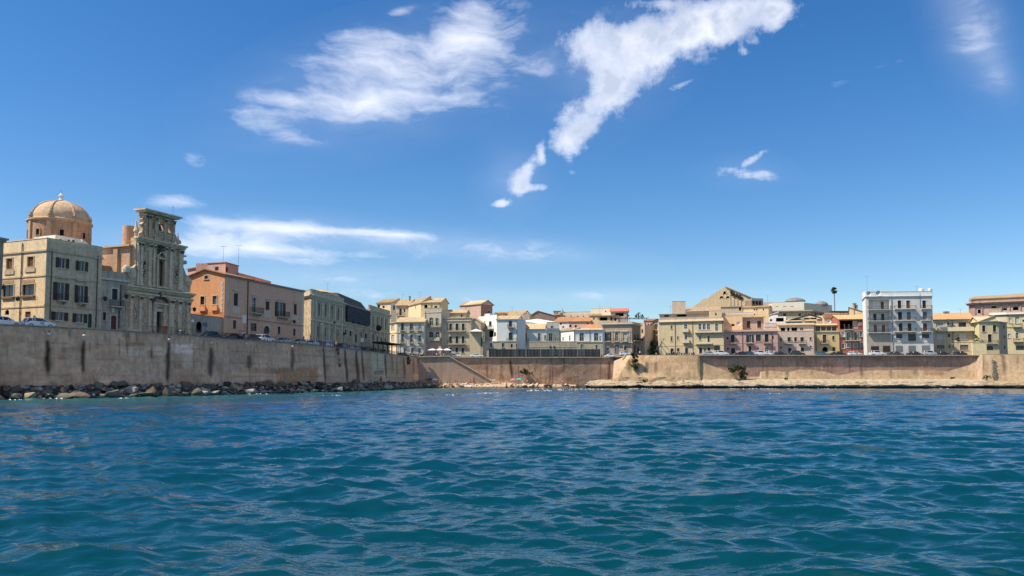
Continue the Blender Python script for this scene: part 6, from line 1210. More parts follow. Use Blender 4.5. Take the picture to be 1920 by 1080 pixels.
for k in range(18): mb.lathe(fr(.3+k*(L-.6)/17, .1, b.zt-1.1+.0), [(.09, 0), (.14, .3), (.06, .6), (.1, .8)], 6)
mb.fbox(fr, 0, L, b.zt-.28, b.zt-.1, .0, .25); mb.fbox(fr, 0, L, b.zt-1.3, b.zt-1.1, .0, .25); b.wall(); b.add(mb, 'balustrade', shut_m['white'])
b = H('jumbled grey and white low roofs behind the pale pink house', 'C9', [(362, 268), (745, 265)], 560, (.42, .40, .36), back=6, dirt=.6)
for x in (392, 450, 520, 600, 670): b.win(0, (x, 572, x+26, 596), 'hole', 'grey')
b.wall(); b.shed(0, 530, 4, (.5, .4, .3), x1=560); b.shed(0, 510, 5, TILE, x0=600); mb = MB(); fr, L = b.faces[0]; mb.hexa([fr(1, -1, b.zt+.4), fr(7, -1, b.zt+2.0), fr(7, -4, b.zt+2.0), fr(1, -4, b.zt+.4), fr(1, -1, b.zt+.6), fr(7, -1, b.zt+2.3), fr(7, -4, b.zt+2.3), fr(1, -4, b.zt+.6)]); mb.hexa([fr(7.2, -1, b.zt+2.3), fr(11.5, -1, b.zt+1.0), fr(11.5, -4, b.zt+1.0), fr(7.2, -4, b.zt+2.3), fr(7.2, -1, b.zt+2.6), fr(11.5, -1, b.zt+1.2), fr(11.5, -4, b.zt+1.2), fr(7.2, -4, b.zt+2.6)]); b.add(mb, 'roof_sheet', shut_m['dark'])
b = H('tiled roof house left of the palm, below the cream block', 'C9', [(640, 286), (860, 283)], 532, (.64, .48, .28), back=8, dirt=.4); b.wall(); b.shed(0, 492, 4, TILEP)
# white apartment block
AW = (.64, .61, .54)
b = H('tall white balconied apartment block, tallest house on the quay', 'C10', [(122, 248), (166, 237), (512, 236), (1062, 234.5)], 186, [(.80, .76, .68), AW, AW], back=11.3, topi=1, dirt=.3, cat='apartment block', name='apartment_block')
# left bay: recessed loggias
lev = ((232, 356, 240), (398, 512, 404), (555, 668, 562))
fl = ((215, 362), (380, 515), (530, 672))
cols = (((268, 316), (376, 424)), ((275, 322), (382, 430)), ((282, 330), (392, 440)))
cc_ = (('white', 'brown'), ('dark', 'dbrown'), ('rust', 'rust'))
for (y0, y1), cs, co in zip(fl, cols, cc_):
    a, b_, z0, z1 = b.rect(1, (208, y0+12, 492, y1-2)); b.holes[1].append((a, b_, z0, z1, 1.5, False)); fr = b.faces[1][0]
    mb = MB(); mb.fbox(fr, a, b_, z0, z1, -1.6, -1.5); b.add(mb, 'loggia_back_wall', plaster(AW, .4))
    for (x0, x1), c_ in zip(cs, co):
        A0, A1, Z0, Z1 = b.rect(1, (x0, y0+32, x1, y1-4)); mb = MB(); mb.fbox(fr, A0+.25, A1+.25, z0+.05, Z1, -1.499, -1.44); w_ = b.add(mb, 'window', shut_m['white']); mb = MB(); mb.fbox(fr, A0+.33, A1+.17, z0+.06, Z1-.08, -1.439, -1.40); b.add(mb, 'shutter', shut_m[c_], w_)
    b.balcony(1, (192, y1, 500), deep=.95, brackets=2, mat=plaster(AW, .3))
for (y0, y1), cs, co in zip(((240, 345), (395, 500), (550, 652)), (((598, 648), (714, 766), (932, 982)), ((602, 656), (722, 776), (936, 992)), ((612, 664), (734, 784), (940, 995))), (('dark', 'rust', 'dark'), ('dark', 'grey', 'grey'), ('brown', 'brown', 'rust'))):
    for (x0, x1), c_ in zip(cs, co): b.win(2, (x0, y0, x1, y1+(3 if x0 < 900 else 0)), 'sh', c_, shut_m['white'])
    b.balcony(2, (545, y1+10, 838), deep=1.1, brackets=2, mat=plaster(AW, .3)); b.balcony(2, (905, y1+8, 1052), deep=1.1, brackets=2, mat=plaster(AW, .3))
for r in ((270, 706, 345, 795), (395, 706, 455, 795)): b.win(1, r, 'grid', 'blue', None)
for r in ((575, 694, 660, 752), (738, 690, 845, 788), (924, 690, 1026, 748)): b.win(2, r, 'grid', 'dark', shut_m['white'])
b.slab(1, (180, 690, 505, 945), .003, .06, plaster((.42, .36, .27), .4), 'stone_cladding'); 
b.slab(2, (520, 672, 1078, 690), .003, .2, pt, 'string_course')
for r in ((238, 856, 345, 935), (398, 852, 495, 935)): b.slab(1, r, .062, .09, shut_m['dbrown'], 'garage_door')
for r in ((570, 850, 668, 935), (744, 850, 842, 930), (924, 846, 1034, 930)): b.slab(2, r, .012, .05, shut_m['grey'], 'garage_door')
b.slab(2, (522, 800, 1076, 812), .003, .05, pt, 'string_course')
b.pipe(2, 512, 215, 935, shut_m['grey'], .08); b.pipe(2, 896, 150, 350, shut_m['grey'], .05); b.cornice(.25, .3, plaster(AW, .3)); b.wall(); b.parapet(1.3, .3, plaster((.78, .77, .72), .2), faces=[1, 2])
q = Bld('x', 'C10', [(186, 240), (490, 239)], 112, [(.80, .77, .70)], 5, root=b.root, partname='penthouse_wall'); q.zb = b.zt; q.wall(); q.cornice(.35, .2, shut_m['white'])
for i, (x, y, w_, h_) in enumerate(((612, 150, 1.0, .5), (915, 120, 1.4, 1.6), (1035, 118, 1.2, 1.6))): q_ = at_y(*px('C10', x, y), 238); mb = MB(); mb.lathe((q_[0], q_[1], q_[2]-h_*.5), [(w_*.5, 0), (w_*.5, h_), (w_*.3, h_+.15), (0, h_+.2)], 10); b.add(mb, 'roof_tank', shut_m['white'])
mb = MB()
mast = at_y(*px('C10', 186, 100), 239); antenna((mast[0], mast[1], b.zt), 6.5, 'tall thin aerial on the white apartment block penthouse')
# low cream house
b = H('low cream house with orange hipped roof and projecting balcony band', 'C11', [(72, 242), (622, 239)], 498, (.56, .48, .34), back=9, dirt=.4)
for r, k, c in (((105, 545, 210, 600), 'sh', 'pale'), ((256, 537, 289, 580), 'sh', 'grey'), ((412, 534, 515, 600), 'gl', 'brown'), ((122, 694, 213, 770), 'sh', 'white'), ((269, 690, 298, 734), 'sh', 'red'), ((422, 686, 526, 768), 'sh', 'white'), ((118, 842, 224, 890), 'sh', 'grey'), ((276, 840, 304, 880), 'sh', 'grey'), ((432, 838, 544, 910), 'sh', 'grey')): b.win(0, r, k, c, None if k == 'gl' else pt)
b.balcony(0, (118, 652, 612), h=1.15, deep=1.1, brackets=3, solid=plaster((.70, .60, .42), .2)); b.course(0, 800, .15, .08, pt, atx=80); b.pipe(0, 328, 500, 900); b.cornice(.5, .3, plaster((.3, .34, .27), .3)); b.wall(); b.shed(0, 412, 6, (.62, .34, .18)); 
mb = MB(); q_ = at_y(*px('C11', 245, 408), 246); mb.box((q_[0], q_[1], q_[2]), 1.5, .9, .9); b.add(mb, 'chimney', shut_m['grey'])
bush(at_y(*px('C11', 408, 800), 238), 1.0, 1.6, 160, 'tall cactus like plant on the cream house front', seed=41, size=.2)
# yellow house
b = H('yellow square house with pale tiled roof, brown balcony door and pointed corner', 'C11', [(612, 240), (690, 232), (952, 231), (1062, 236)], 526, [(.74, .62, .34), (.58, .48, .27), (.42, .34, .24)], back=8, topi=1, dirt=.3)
for x in (731, 876): b.win(1, (x, 577, x+44, 664), 'sh', 'dbrown', pt)
b.win(1, (809, 697, 861, 806), 'sh', 'dbrown', pt); b.balcony(1, (740, 822, 945), deep=.6, h=.9, brackets=4); b.win(1, (792, 850, 880, 912), 'grid', 'green', pt, arch=True, sill=False)
b.win(2, (1018, 580, 1034, 620), 'sh', 'red'); b.win(2, (1022, 715, 1040, 750), 'sh', 'red'); b.win(2, (1026, 850, 1042, 895), 'sh', 'dark'); b.win(0, (630, 700, 652, 750), 'sh', 'brown'); b.cornice(.35, .25, plaster((.6, .5, .3), .3)); b.wall(); b.shed(1, 462, 4, TILEP); b.shed(0, 462, 4, TILEP, back=.6)
bush(at_y(*px('C11', 652, 800), 232), 1.6, 1.7, 200, 'round dark green tree at the edge of the yellow house', 'tree', seed=44, size=.22)
b = H('bright yellow garden wall with railing beside the yellow house', 'C11', [(600, 229), (790, 228.5)], 812, (.74, .62, .34), back=.5, dirt=.3, cat='wall', name='garden_wall'); b.wall(); b.parapet(.05, .2, pt)
b = H('large cream house with white roof parapet and balconies at the frame edge', 'C11', [(832, 252), (1064, 249), (1500, 246)], 428, [(.62, .54, .36), (.66, .56, .32)], back=10, topi=1, dirt=.3)
b.win(1, (1176, 452, 1236, 550), 'wh', 'white', pt); b.balcony(1, (1140, 595, 1265), brackets=3); b.win(1, (1182, 677, 1225, 756), 'gl', 'blue', shut_m['white']); b.balcony(1, (1150, 795, 1290), brackets=3); b.win(1, (1275, 500, 1300, 530), 'sh', 'brown'); b.win(1, (1350, 452, 1400, 550), 'sh', 'brown', pt)
b.win(1, (1090, 480, 1125, 545), 'sh', 'white', pt); b.win(1, (1078, 690, 1110, 745), 'sh', 'white', pt); b.course(1, 600, .2, .1, plaster((.3, .18, .1), .3), atx=1070, x1=1150); b.win(1, (1185, 850, 1300, 912), 'grid', 'grey'); b.cornice(.4, .3, plaster((.36, .26, .18), .3)); b.wall(); b.parapet(.75, .3, plaster((.80, .76, .66), .2))
b = H('huge pinkish brick church with brown tiled roof behind the cream house', 'C11', [(556, 300), (620, 296), (1600, 285)], 262, [(.42, .26, .19), (.58, .38, .30)], back=16, topi=1, dirt=.6, cat='church', name='brick_church')
for r in ((671, 362, 712, 415), (1145, 365-40, 1222, 372)): b.win(1, r, 'hole', 'dark', arch=r[0] > 1000)
b.win(1, (852, 315, 930, 345), 'hole', 'brown', pt, arch=True); b.win(1, (1010, 344, 1068, 372), 'hole', 'dark')
for x in (590, 720, 980, 1090, 1240): b.pil(1, max(x, 626), max(x, 626)+16, 275, 420, .3, plaster((.42, .26, .2), .5))
b.course(1, 285, .5, .3, plaster((.45, .28, .22), .5), atx=630); b.cornice(1.2, 1.0, plaster((.55, .38, .28), .6)); b.wall(); b.parapet(1.0, .5, plaster((.36, .24, .18), .6)); fr, L = b.faces[1]
zr = at_y(*px('C11', 1000, 135), 291)[2]; mb = MB(); mb.hexa([fr(-1.5, .3, b.zt+1.0), fr(L+3, .3, b.zt+1.0), fr(L+3, -7, zr), fr(0, -7, zr-.6), fr(-1.5, .3, b.zt+1.3), fr(L+3, .3, b.zt+1.3), fr(L+3, -7, zr+.3), fr(0, -7, zr-.3)]); b.add(mb, 'roof', tile((.42, .29, .17)))
# palm
t = thing('palm_tree', at_y(*px('C9', 968, 420), 290)[:2]+(ROADZ,), 'single tall thin fan palm rising above the roofs', 'palm tree'); zt = at_y(*px('C9', 965, 165), 290)[2]-ROADZ; mb = MB()
for k in range(12): mb.tube((.35*math.sin(k*.16), 0, zt*k/12), (.35*math.sin((k+1)*.16), 0, zt*(k+1)/12), .24-.008*k, .232-.008*(k+1), 8, cap=False)
mb.build('trunk', paint((.16, .12, .08), .9, 'palm_bark'), t); random.seed(6); cx_ = .35*math.sin(12*.16); mb = MB(); mb2 = MB()
for k in range(62):
    a = random.uniform(0, 6.28); e = random.uniform(-1.25, 1.2); ln = random.uniform(1.0, 1.55)*(1.0 if e > -.4 else .85); d = Vector((math.cos(a)*math.cos(e), math.sin(a)*math.cos(e), math.sin(e))); p0 = Vector((cx_, 0, zt)); p1 = p0+d*ln*.5; tgt = mb if e > -.5 else mb2
    tgt.tube(p0, p1, .04, .03, 4); sd_ = d.cross(Vector((0, 0, 1))).normalized(); up_ = sd_.cross(d)
    for j in range(13): f_ = -1.25+2.5*j/12; q1 = p1+(d*math.cos(f_)+sd_*math.sin(f_))*ln*.6+Vector((0, 0, -.18*abs(f_)-.1)); w_ = (sd_*math.cos(f_)-d*math.sin(f_))*.07; tgt.poly([p1, p1+(q1-p1)*.5+w_, q1, p1+(q1-p1)*.5-w_])
mb.build('crown', paint((.055, .085, .03), .7, 'palm_leaf'), t); mb2.build('dead_fronds', paint((.16, .12, .06), .9, 'dry_palm_leaf'), t)
# ------------------------------------------------------------------ SHORE
def poly_at(P, t):
    d = [math.hypot(P[i+1][0]-P[i][0], P[i+1][1]-P[i][1]) for i in range(len(P)-1)]; T = sum(d)*t
    for i, L in enumerate(d):
        if T <= L or i == len(d)-1: f = T/L; dx, dy = (P[i+1][0]-P[i][0])/L, (P[i+1][1]-P[i][1])/L; return (P[i][0]+dx*T, P[i][1]+dy*T, dx, dy)
        T -= L
def rockmat(col, name='rock'):
    m, t, b = newmat(name, .9, .2); g = N(t, 'ShaderNodeNewGeometry').outputs['Position']; n = noise(t, g, 1.6, 6, .65); n2 = noise(t, g, 7, 4, .6)
    sp = N(t, 'ShaderNodeSeparateXYZ'); t.links.new(g, sp.inputs[0])
    c = mix(t, mapr(t, n, .35, .7, 0, 1), tuple(q*1.25 for q in col), tuple(q*.5 for q in col)); c = mix(t, mapr(t, n2, .5, .8, 0, .5), c, tuple(q*.4 for q in col))
    wet = N(t, 'ShaderNodeMath', operation='MULTIPLY_ADD'); t.links.new(n, wet.inputs[0]); wet.inputs[1].default_value = .6; t.links.new(sp.outputs['Z'], wet.inputs[2])
    c = mix(t, mapr(t, wet.outputs[0], .3, .85, 1, 0), c, (.018, .02, .014)); t.links.new(c, b.inputs['Base Color']); bump(t, b, n2, .7, .06); return m
RM = {'dark grey': rockmat((.13, .12, .10)), 'black': rockmat((.05, .045, .04)), 'pale grey': rockmat((.34, .31, .26)), 'brown': rockmat((.15, .11, .08)), 'olive': rockmat((.16, .15, .11)), 'sandy': rockmat((.34, .27, .16))}
random.seed(17)
def rock_mesh(k, sq=(1, 1, 1), n=12):
    bm = bmesh.new(); r = random.Random(k)
    for _ in range(n):
        v = Vector((r.gauss(0, 1), r.gauss(0, 1), r.gauss(0, 1))).normalized(); v = Vector((v.x*sq[0], v.y*sq[1], v.z*sq[2]))*r.uniform(.85, 1.15); bm.verts.new(v)
    bmesh.ops.convex_hull(bm, input=bm.verts); bmesh.ops.delete(bm, geom=[v for v in bm.verts if not v.link_faces], context='VERTS')
    bmesh.ops.bevel(bm, geom=list(bm.edges), offset=.035, segments=1, affect='EDGES')
    me = bpy.data.meshes.new('boulder'); bm.to_mesh(me); bm.free(); me.materials.append(None); return me
SH = [('flat', (1.15, .95, .5)), ('blocky', (1, .85, .85)), ('rounded', (1, .95, .8)), ('long', (1.4, .75, .6)), ('pointed', (.85, .8, 1.15)), ('slanted', (1.2, .9, .7))]
RMESH = [(nm, rock_mesh(i*3+j, sq)) for i, (nm, sq) in enumerate(SH) for j in range(2)]
LMK = [(0, 'the edge of the view'), (30, 'the cream corner house'), (100, 'the first black streaks'), (165, 'the low grey house'), (235, 'the church belfry'), (285, 'the church door'), (330, 'the white wall patches'), (380, 'the orange gable'), (430, 'the pink palace corner'), (480, 'the pink palace balconies'), (530, 'the brown brick patch'), (585, 'the ruined palace'), (640, 'the scaffold netting'), (690, 'the pale blue wall panel'), (740, 'the hanging wall plant')]
def near(u):
    return [n for x, n in LMK if u >= x or x == 0][-1]
cnt = {}
def boulder(x, y, z, s, rot, tone, sm, u, row, group, where):
    nm, me = sm; o = link('boulder', me, None, (x, y, z)); o.rotation_euler = rot; o.scale = (s, s*random.uniform(.85, 1.1), s*random.uniform(.85, 1.05)); o.material_slots[0].link = 'OBJECT'; o.material_slots[0].material = RM[tone]
    size = 'big' if s > 1.05 else 'medium' if s > .75 else 'small'; lb = f'{size} {tone} {nm} boulder {row} {where}'; k = cnt.get(lb, 0); cnt[lb] = k+1
    if k: lb = lb.replace('boulder', 'boulder, '+['second', 'third', 'fourth', 'fifth', 'sixth', 'seventh', 'eighth', 'ninth'][min(k-1, 7)]+' such')
    wds = lb.split(); 
    if len(wds) > 16: lb = lb.replace('against the wall', 'up').replace('down the bank', 'down').replace('at the waterline', 'at waterline'); lb = ' '.join(lb.split()[:16])
    tag(o, lb, 'boulder', group); return o
nB = 0; P = WLP[2:]; tot = 172.0; s_at = -.02
tt = -.06
while tt < .965 and nB < 238:
    q = poly_at(P, max(tt, 0)); x, y, dx, dy = q
    if tt < 0: x += dx*tt*tot; y += dy*tt*tot
    u, _ = proj(x, y, 1.0); fade = 1 if u < 690 else .7
    rows = ((1.9, 1.75, 'high against the wall'), (3.6, 1.05, 'halfway down the bank'), (5.4, .3, 'at the waterline'))
    for off, z, nmr in rows:
        if u > 690 and off > 4: continue
        s = random.choice((.5, .6, .75, .85, 1.0, 1.2, 1.5)) * (1.0 if u < 260 else .95) * fade
        if z > 1: s *= .85
        if u > 735: s *= .65
        nx, ny = dy, -dx; o_ = off+random.uniform(-.5, .5); jj = random.uniform(-.5, .5); X, Y = x+nx*o_+dx*jj, y+ny*o_+dy*jj; uu, _ = proj(X, Y, 1)
        tone = random.choices(['dark grey', 'black', 'pale grey', 'brown', 'olive', 'sandy'], [.30, .12, .27, .12, .15, .04])[0]
        boulder(X, Y, z*random.uniform(.6, 1.1)-.1, s*1.04, (random.uniform(-.5, .5), random.uniform(-.5, .5), random.uniform(0, 6.28)), tone, random.choice(RMESH), uu, nmr, 'boulders piled at the foot of the quay wall', 'below '+near(uu)); nB += 1
    tt += 2.12/tot
# low rubble bed under the boulders
n0 = 260; V_ = []; rr_ = np.random.RandomState(3)
for i in range(n0):
    x, y, dx, dy = poly_at(P, min(.999, i/(n0-1))); nx, ny = dy, -dx
    for j, (o_, z) in enumerate(((.3, 1.7), (1.6, 1.35), (3.0, .85), (4.6, .2), (6.2, -.8))): V_.append((x+nx*o_+rr_.uniform(-.3, .3), y+ny*o_+rr_.uniform(-.3, .3), z*(1.0 if i/n0 < .9 else .6)+rr_.uniform(-.25, .25)))
idx = np.arange(n0*5).reshape(n0, 5); f = np.stack([idx[:-1, :-1], idx[:-1, 1:], idx[1:, 1:], idx[1:, :-1]], -1).reshape(-1, 4); me = np_mesh('rubble', np.array(V_), f, False); me.materials.append(RM['black']); tag(link('rubble', me), 'dark broken rubble between the boulders', kind='stuff')
SR = [rock_mesh(200+j, (1, .9, .7), 10) for j in range(5)]; vv_, ff_, mi_ = [], [], []
for i in range(1500):
    t_ = rr_.uniform(0, .97); x, y, dx, dy = poly_at(P, t_); nx, ny = dy, -dx; o_ = rr_.uniform(.6, 6.3); z = np.interp(o_, (.3, 1.6, 3, 4.6, 6.2), (1.75, 1.4, .95, .35, -.1)); me_ = SR[rr_.randint(5)]; s_ = rr_.uniform(.18, .5); a_ = rr_.uniform(0, 6.28); ca, sa = math.cos(a_)*s_, math.sin(a_)*s_; b0 = len(vv_); k_ = rr_.randint(3)
    for v_ in me_.vertices: c_ = v_.co; vv_.append((x+nx*o_+c_.x*ca-c_.y*sa, y+ny*o_+c_.x*sa+c_.y*ca, z+c_.z*s_))
    for p_ in me_.polygons: ff_.append(tuple(b0+q_ for q_ in p_.vertices)); mi_.append(k_)
me = bpy.data.meshes.new('rubble'); me.from_pydata(vv_, [], ff_); [me.materials.append(RM[k_]) for k_ in ('dark grey', 'brown', 'pale grey')]; me.polygons.foreach_set('material_index', mi_); me.update(); tag(link('rubble_stones', me), 'small loose stones filling the gaps between the boulders', kind='stuff')
# pale limestone shelf on the right
def shelf(name, pts, prof, mat, label, seed, amp=.35, n=520, cat='rock shelf'):
    V_ = []; m = len(prof)
    P_ = [poly_at(pts, min(.9999, i/(n-1))) for i in range(n)]; ar = np.arange(n)
    Ls = sum(math.hypot(pts[i+1][0]-pts[i][0], pts[i+1][1]-pts[i][1]) for i in range(len(pts)-1)); s = ar/(n-1)*Ls
    a1 = fbm2(s*.3, s*0+seed, seed, 5); NZ = fbm2(s[:, None]*.55+0*np.arange(m)[None, :], np.arange(m)[None, :]*.8+0*s[:, None], seed+3, 5); NY = fbm2(s[:, None]*.9+0*np.arange(m)[None, :], np.arange(m)[None, :]*1.5+9+0*s[:, None], seed+5, 5)
    for i, (x, y, dx, dy) in enumerate(P_):
        for j, (d, z) in enumerate(prof):
            w_ = math.sin(math.pi*min(1, j/(m-1)*1.1+.05)); nz = float(NZ[i, j]); dd = d+amp*(a1[i]*1.6+nz*1.3)*min(1, max(.1, d))*.9; zz = z+amp*.55*(a1[i]*.5+float(NY[i, j])*.8)*(1 if 0 < j < m-2 else .2); V_.append((x+dy*dd, y-dx*dd, zz))
    idx = np.arange(n*m).reshape(n, m); f = np.stack([idx[:-1, :-1], idx[:-1, 1:], idx[1:, 1:], idx[1:, :-1]], -1).reshape(-1, 4)
    me = np_mesh(name, np.array(V_), f, False); me.materials.append(mat); o = link(name, me); tag(o, label, cat); return o
def shelfmat(col, dark, zc):
    m, t, b = newmat('shelf_rock', .92, .15); g = N(t, 'ShaderNodeNewGeometry').outputs['Position']; sp = N(t, 'ShaderNodeSeparateXYZ'); t.links.new(g, sp.inputs[0])
    n = noise(t, g, .8, 6, .7, (1, 1, 3)); n2 = noise(t, g, 4, 5, .7); c = mix(t, mapr(t, n, .38, .66, 0, 1), col, tuple(q*.5 for q in col)); c = mix(t, mapr(t, n2, .52, .72, 0, .8), c, tuple(q*.22 for q in col))
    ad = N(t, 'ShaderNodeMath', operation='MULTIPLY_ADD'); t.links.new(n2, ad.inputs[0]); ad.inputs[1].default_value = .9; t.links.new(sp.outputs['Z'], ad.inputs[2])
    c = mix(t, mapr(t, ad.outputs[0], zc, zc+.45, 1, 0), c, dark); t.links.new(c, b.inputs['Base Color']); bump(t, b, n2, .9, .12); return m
PR = [(-.6, 2.7), (0, 2.55), (.8, 2.35), (1.7, 2.2), (2.5, 2.05), (3.1, 1.8), (3.5, 1.45), (3.9, 1.3), (4.3, 1.05), (4.35, .75), (4.0, .5), (3.7, .25), (3.6, -.1), (3.6, -.8)]
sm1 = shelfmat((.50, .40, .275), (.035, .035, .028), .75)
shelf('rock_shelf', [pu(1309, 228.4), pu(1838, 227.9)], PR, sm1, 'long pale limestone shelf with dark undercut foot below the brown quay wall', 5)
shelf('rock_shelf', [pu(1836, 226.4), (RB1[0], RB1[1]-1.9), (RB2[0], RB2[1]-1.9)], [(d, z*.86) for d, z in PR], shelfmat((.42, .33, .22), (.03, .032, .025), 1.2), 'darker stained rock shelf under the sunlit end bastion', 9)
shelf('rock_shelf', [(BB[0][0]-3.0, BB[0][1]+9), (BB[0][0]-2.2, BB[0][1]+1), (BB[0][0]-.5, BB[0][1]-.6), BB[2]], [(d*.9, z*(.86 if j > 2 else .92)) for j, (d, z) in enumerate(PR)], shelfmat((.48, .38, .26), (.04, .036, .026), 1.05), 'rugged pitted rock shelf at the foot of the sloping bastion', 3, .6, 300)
# beach
bx0, bx1 = at_y(787, 720, 246)[0], at_y(1080, 720, 246)[0]; n, m = 150, 14; V_ = []
for i in range(n):
    for j in range(m):
        x = bx0+(bx1-bx0)*i/(n-1); w_ = 13*(.55+.45*math.sin(math.pi*min(1, i/n*1.15)))*(1 if i < n*.55 else .55); y = 249.6-w_*j/(m-1); z = 1.7*(1-j/(m-1))**.8*(1 if i < n*.6 else .75)-.25*(j == m-1)+random.uniform(-.14, .14); V_.append((x, y, z-.05))
idx = np.arange(n*m).reshape(n, m); f = np.stack([idx[:-1, :-1], idx[:-1, 1:], idx[1:, 1:], idx[1:, :-1]], -1).reshape(-1, 4); me = np_mesh('beach', np.array(V_), f, False); me.materials.append(shelfmat((.58, .43, .30), (.08, .06, .035), .55)); tag(link('beach', me), 'narrow stony bathing beach', kind='structure')
RM['pinkish'] = rockmat((.58, .42, .30)); RM['cream'] = rockmat((.64, .54, .38))
for i in range(46):
    u = random.uniform(786, 1066); k = (u-786)/280; Y = random.uniform(238, 243.5) if u < 930 else random.uniform(243, 245.5); q = at_y(u, 722, Y); s = random.uniform(.35, .95)
    boulder(q[0], Y, .25+random.uniform(0, .3)+(Y-238)*.05, s, (random.uniform(-.4, .4), random.uniform(-.4, .4), random.uniform(0, 6.28)), random.choices(['pinkish', 'cream', 'dark grey', 'olive', 'brown'], [.36, .34, .08, .12, .1])[0], random.choice(RMESH), u, 'on the beach', 'beach boulders', 'below '+('the wall corner' if u < 800 else 'the parasols' if u < 835 else 'the staircase top' if u < 870 else 'the stairs' if u < 905 else 'the stair foot' if u < 940 else 'the white shelter' if u < 970 else 'the dark wall bush' if u < 1000 else 'the hoarding' if u < 1035 else 'the grey wall stain'))
# dark low rocks at the foot of the grey end of the centre wall
for i in range(13):
    u = 1072+i*5.6; q = at_y(u, 725, 246.3); boulder(q[0], 246.3+random.uniform(-.8, .8), .2, random.uniform(.55, .9), (0, 0, random.uniform(0, 6)), random.choice(['black', 'dark grey']), random.choice(RMESH), u, 'in the water', 'boulders piled at the foot of the quay wall', 'under the grey end of the pinkish wall')
# stairs along the wall
st_ = thing('staircase', (at_y(880, 700, 248)[0], 249, 1.5), 'stone staircase running down the pinkish quay wall to the beach, with pale coping', 'staircase'); so_ = st_.location
A = at_y(842, 668.5, 247.6); B = at_y(917, 713, 247.6); ns = 34; sm_ = plaster((.50, .38, .27), .5); sp_ = plaster((.60, .50, .35), .3)
for k in range(ns):
    x0 = A[0]+(B[0]-A[0])*k/ns; x1 = A[0]+(B[0]-A[0])*(k+1)/ns; z = A[2]+(B[2]-A[2])*(k+1)/ns-.9; mb = MB(); mb.hexa([(x0, 247.5, z-.6), (x1-.01, 247.5, z-.6), (x1-.01, 249.3, z-.6), (x0, 249.3, z-.6), (x0, 247.5, z), (x1-.01, 247.5, z), (x1-.01, 249.3, z), (x0, 249.3, z)]); mb.build('step', sp_, st_, so_)
mb = MB(); mb.hexa([(A[0]-9.5, 247.0, -.3), (B[0], 247.0, -.3), (B[0], 247.48, -.3), (A[0]-9.5, 247.48, -.3), (A[0]-9.5, 247.2, A[2]), (A[0], 247.2, A[2]), (A[0], 247.48, A[2]), (A[0]-9.5, 247.48, A[2])]); mb.v = mb.v
mb = MB(); Pf = [(A[0]-9.6, -.4), (B[0]+.6, -.4), (B[0]+.6, B[2]-.1), (A[0], A[2]), (A[0]-9.6, A[2]-.25)]
mb.poly([(x, 247.2, z) for x, z in Pf]); mb.poly([(x, 247.5, z) for x, z in reversed(Pf)])
for i in range(5): p, q = Pf[i], Pf[(i+1) % 5]; mb.poly([(p[0], 247.2, p[1]), (p[0], 247.5, p[1]), (q[0], 247.5, q[1]), (q[0], 247.2, q[1])])
mb.build('stair_wall', plaster((.42, .30, .225), .6), st_, so_)
for (p, q, k) in (((A[0]-9.7, A[2]-.24), (A[0], A[2]+.01), 5), ((A[0], A[2]+.01), (B[0]+.7, B[2]-.1), 12)):
    for i in range(k):
        a = (p[0]+(q[0]-p[0])*i/k, p[1]+(q[1]-p[1])*i/k); b2_ = (p[0]+(q[0]-p[0])*(i+.98)/k, p[1]+(q[1]-p[1])*(i+.98)/k); mb = MB(); mb.hexa([(a[0], 246.8, a[1]), (b2_[0], 246.8, b2_[1]), (b2_[0], 247.6, b2_[1]), (a[0], 247.6, a[1]), (a[0], 246.8, a[1]+.22), (b2_[0], 246.8, b2_[1]+.22), (b2_[0], 247.6, b2_[1]+.22), (a[0], 247.6, a[1]+.22)]); mb.build('coping', sp_, st_, so_)
mb = MB(); mb.hexa([(A[0]-9.4, 247.45, 8.5), (A[0], 247.45, 8.5), (A[0], 250, 8.5), (A[0]-9.4, 250, 8.5), (A[0]-9.4, 247.45, 8.8), (A[0], 247.45, 8.8), (A[0], 250, 8.8), (A[0]-9.4, 250, 8.8)]); mb.build('landing', sp_, st_, so_)
# plants that grow out of the walls
def wallplant(u, v, Y, w, h, n, label, seed, col=(.035, .055, .02), size=.2):
    q = at_y(u, v, Y); return bush((q[0], q[1], q[2]), w, h, n, label, 'shrub', None, col, seed, size, False)
wallplant(1190, 696, 228.6, 1.5, 5.6, 1500, 'dark shrub hanging from the top of the sunlit bastion', 51, size=.24)
q = lookup(765, -.4); bush((q[0], q[1], 6.6), 1.4, 2.8, 500, 'hanging plant with yellow green top on the quay wall below the pergola', col=(.09, .10, .02), seed=52, size=.2, stem=False)
wallplant(983, 702, 248, 2.2, 1.9, 520, 'dark caper bush growing from the middle of the pinkish wall', 53, (.02, .03, .015)); wallplant(991, 703, 248, 1.5, 1.2, 220, 'smaller dark caper tuft at the lower edge of that wall bush', 54, (.02, .03, .015))
wallplant(1371, 699, 228.0, 1.8, 1.8, 600, 'dark ivy tuft over the left shoulder of the wall hollow', 55); wallplant(1382, 696, 228.2, 3.0, 2.0, 1100, 'dark ivy arching along the top of the wall hollow', 56); wallplant(1394, 712, 228.2, 1.8, 3.8, 1100, 'dark ivy hanging down beside the wall hollow', 57, (.03, .045, .02))
wallplant(1207, 718, 222.2, 1.5, 1.1, 250, 'yellow green bush on the rugged shelf below the bastion', 58, (.09, .10, .03)); wallplant(1848, 711, 224.5, 2.0, 1.1, 260, 'green bush at the foot of the end bastion', 59, (.05, .075, .025)); wallplant(1474, 712, 226, .9, .6, 100, 'small dark tuft on the limestone shelf', 60); wallplant(1786, 711, 226, .8, .6, 90, 'tiny tuft on the shelf near the end bastion', 61)
wallplant(790, 669, 248.8, 1.4, .8, 160, 'little green tuft at the corner where the two quay walls meet', 62); 
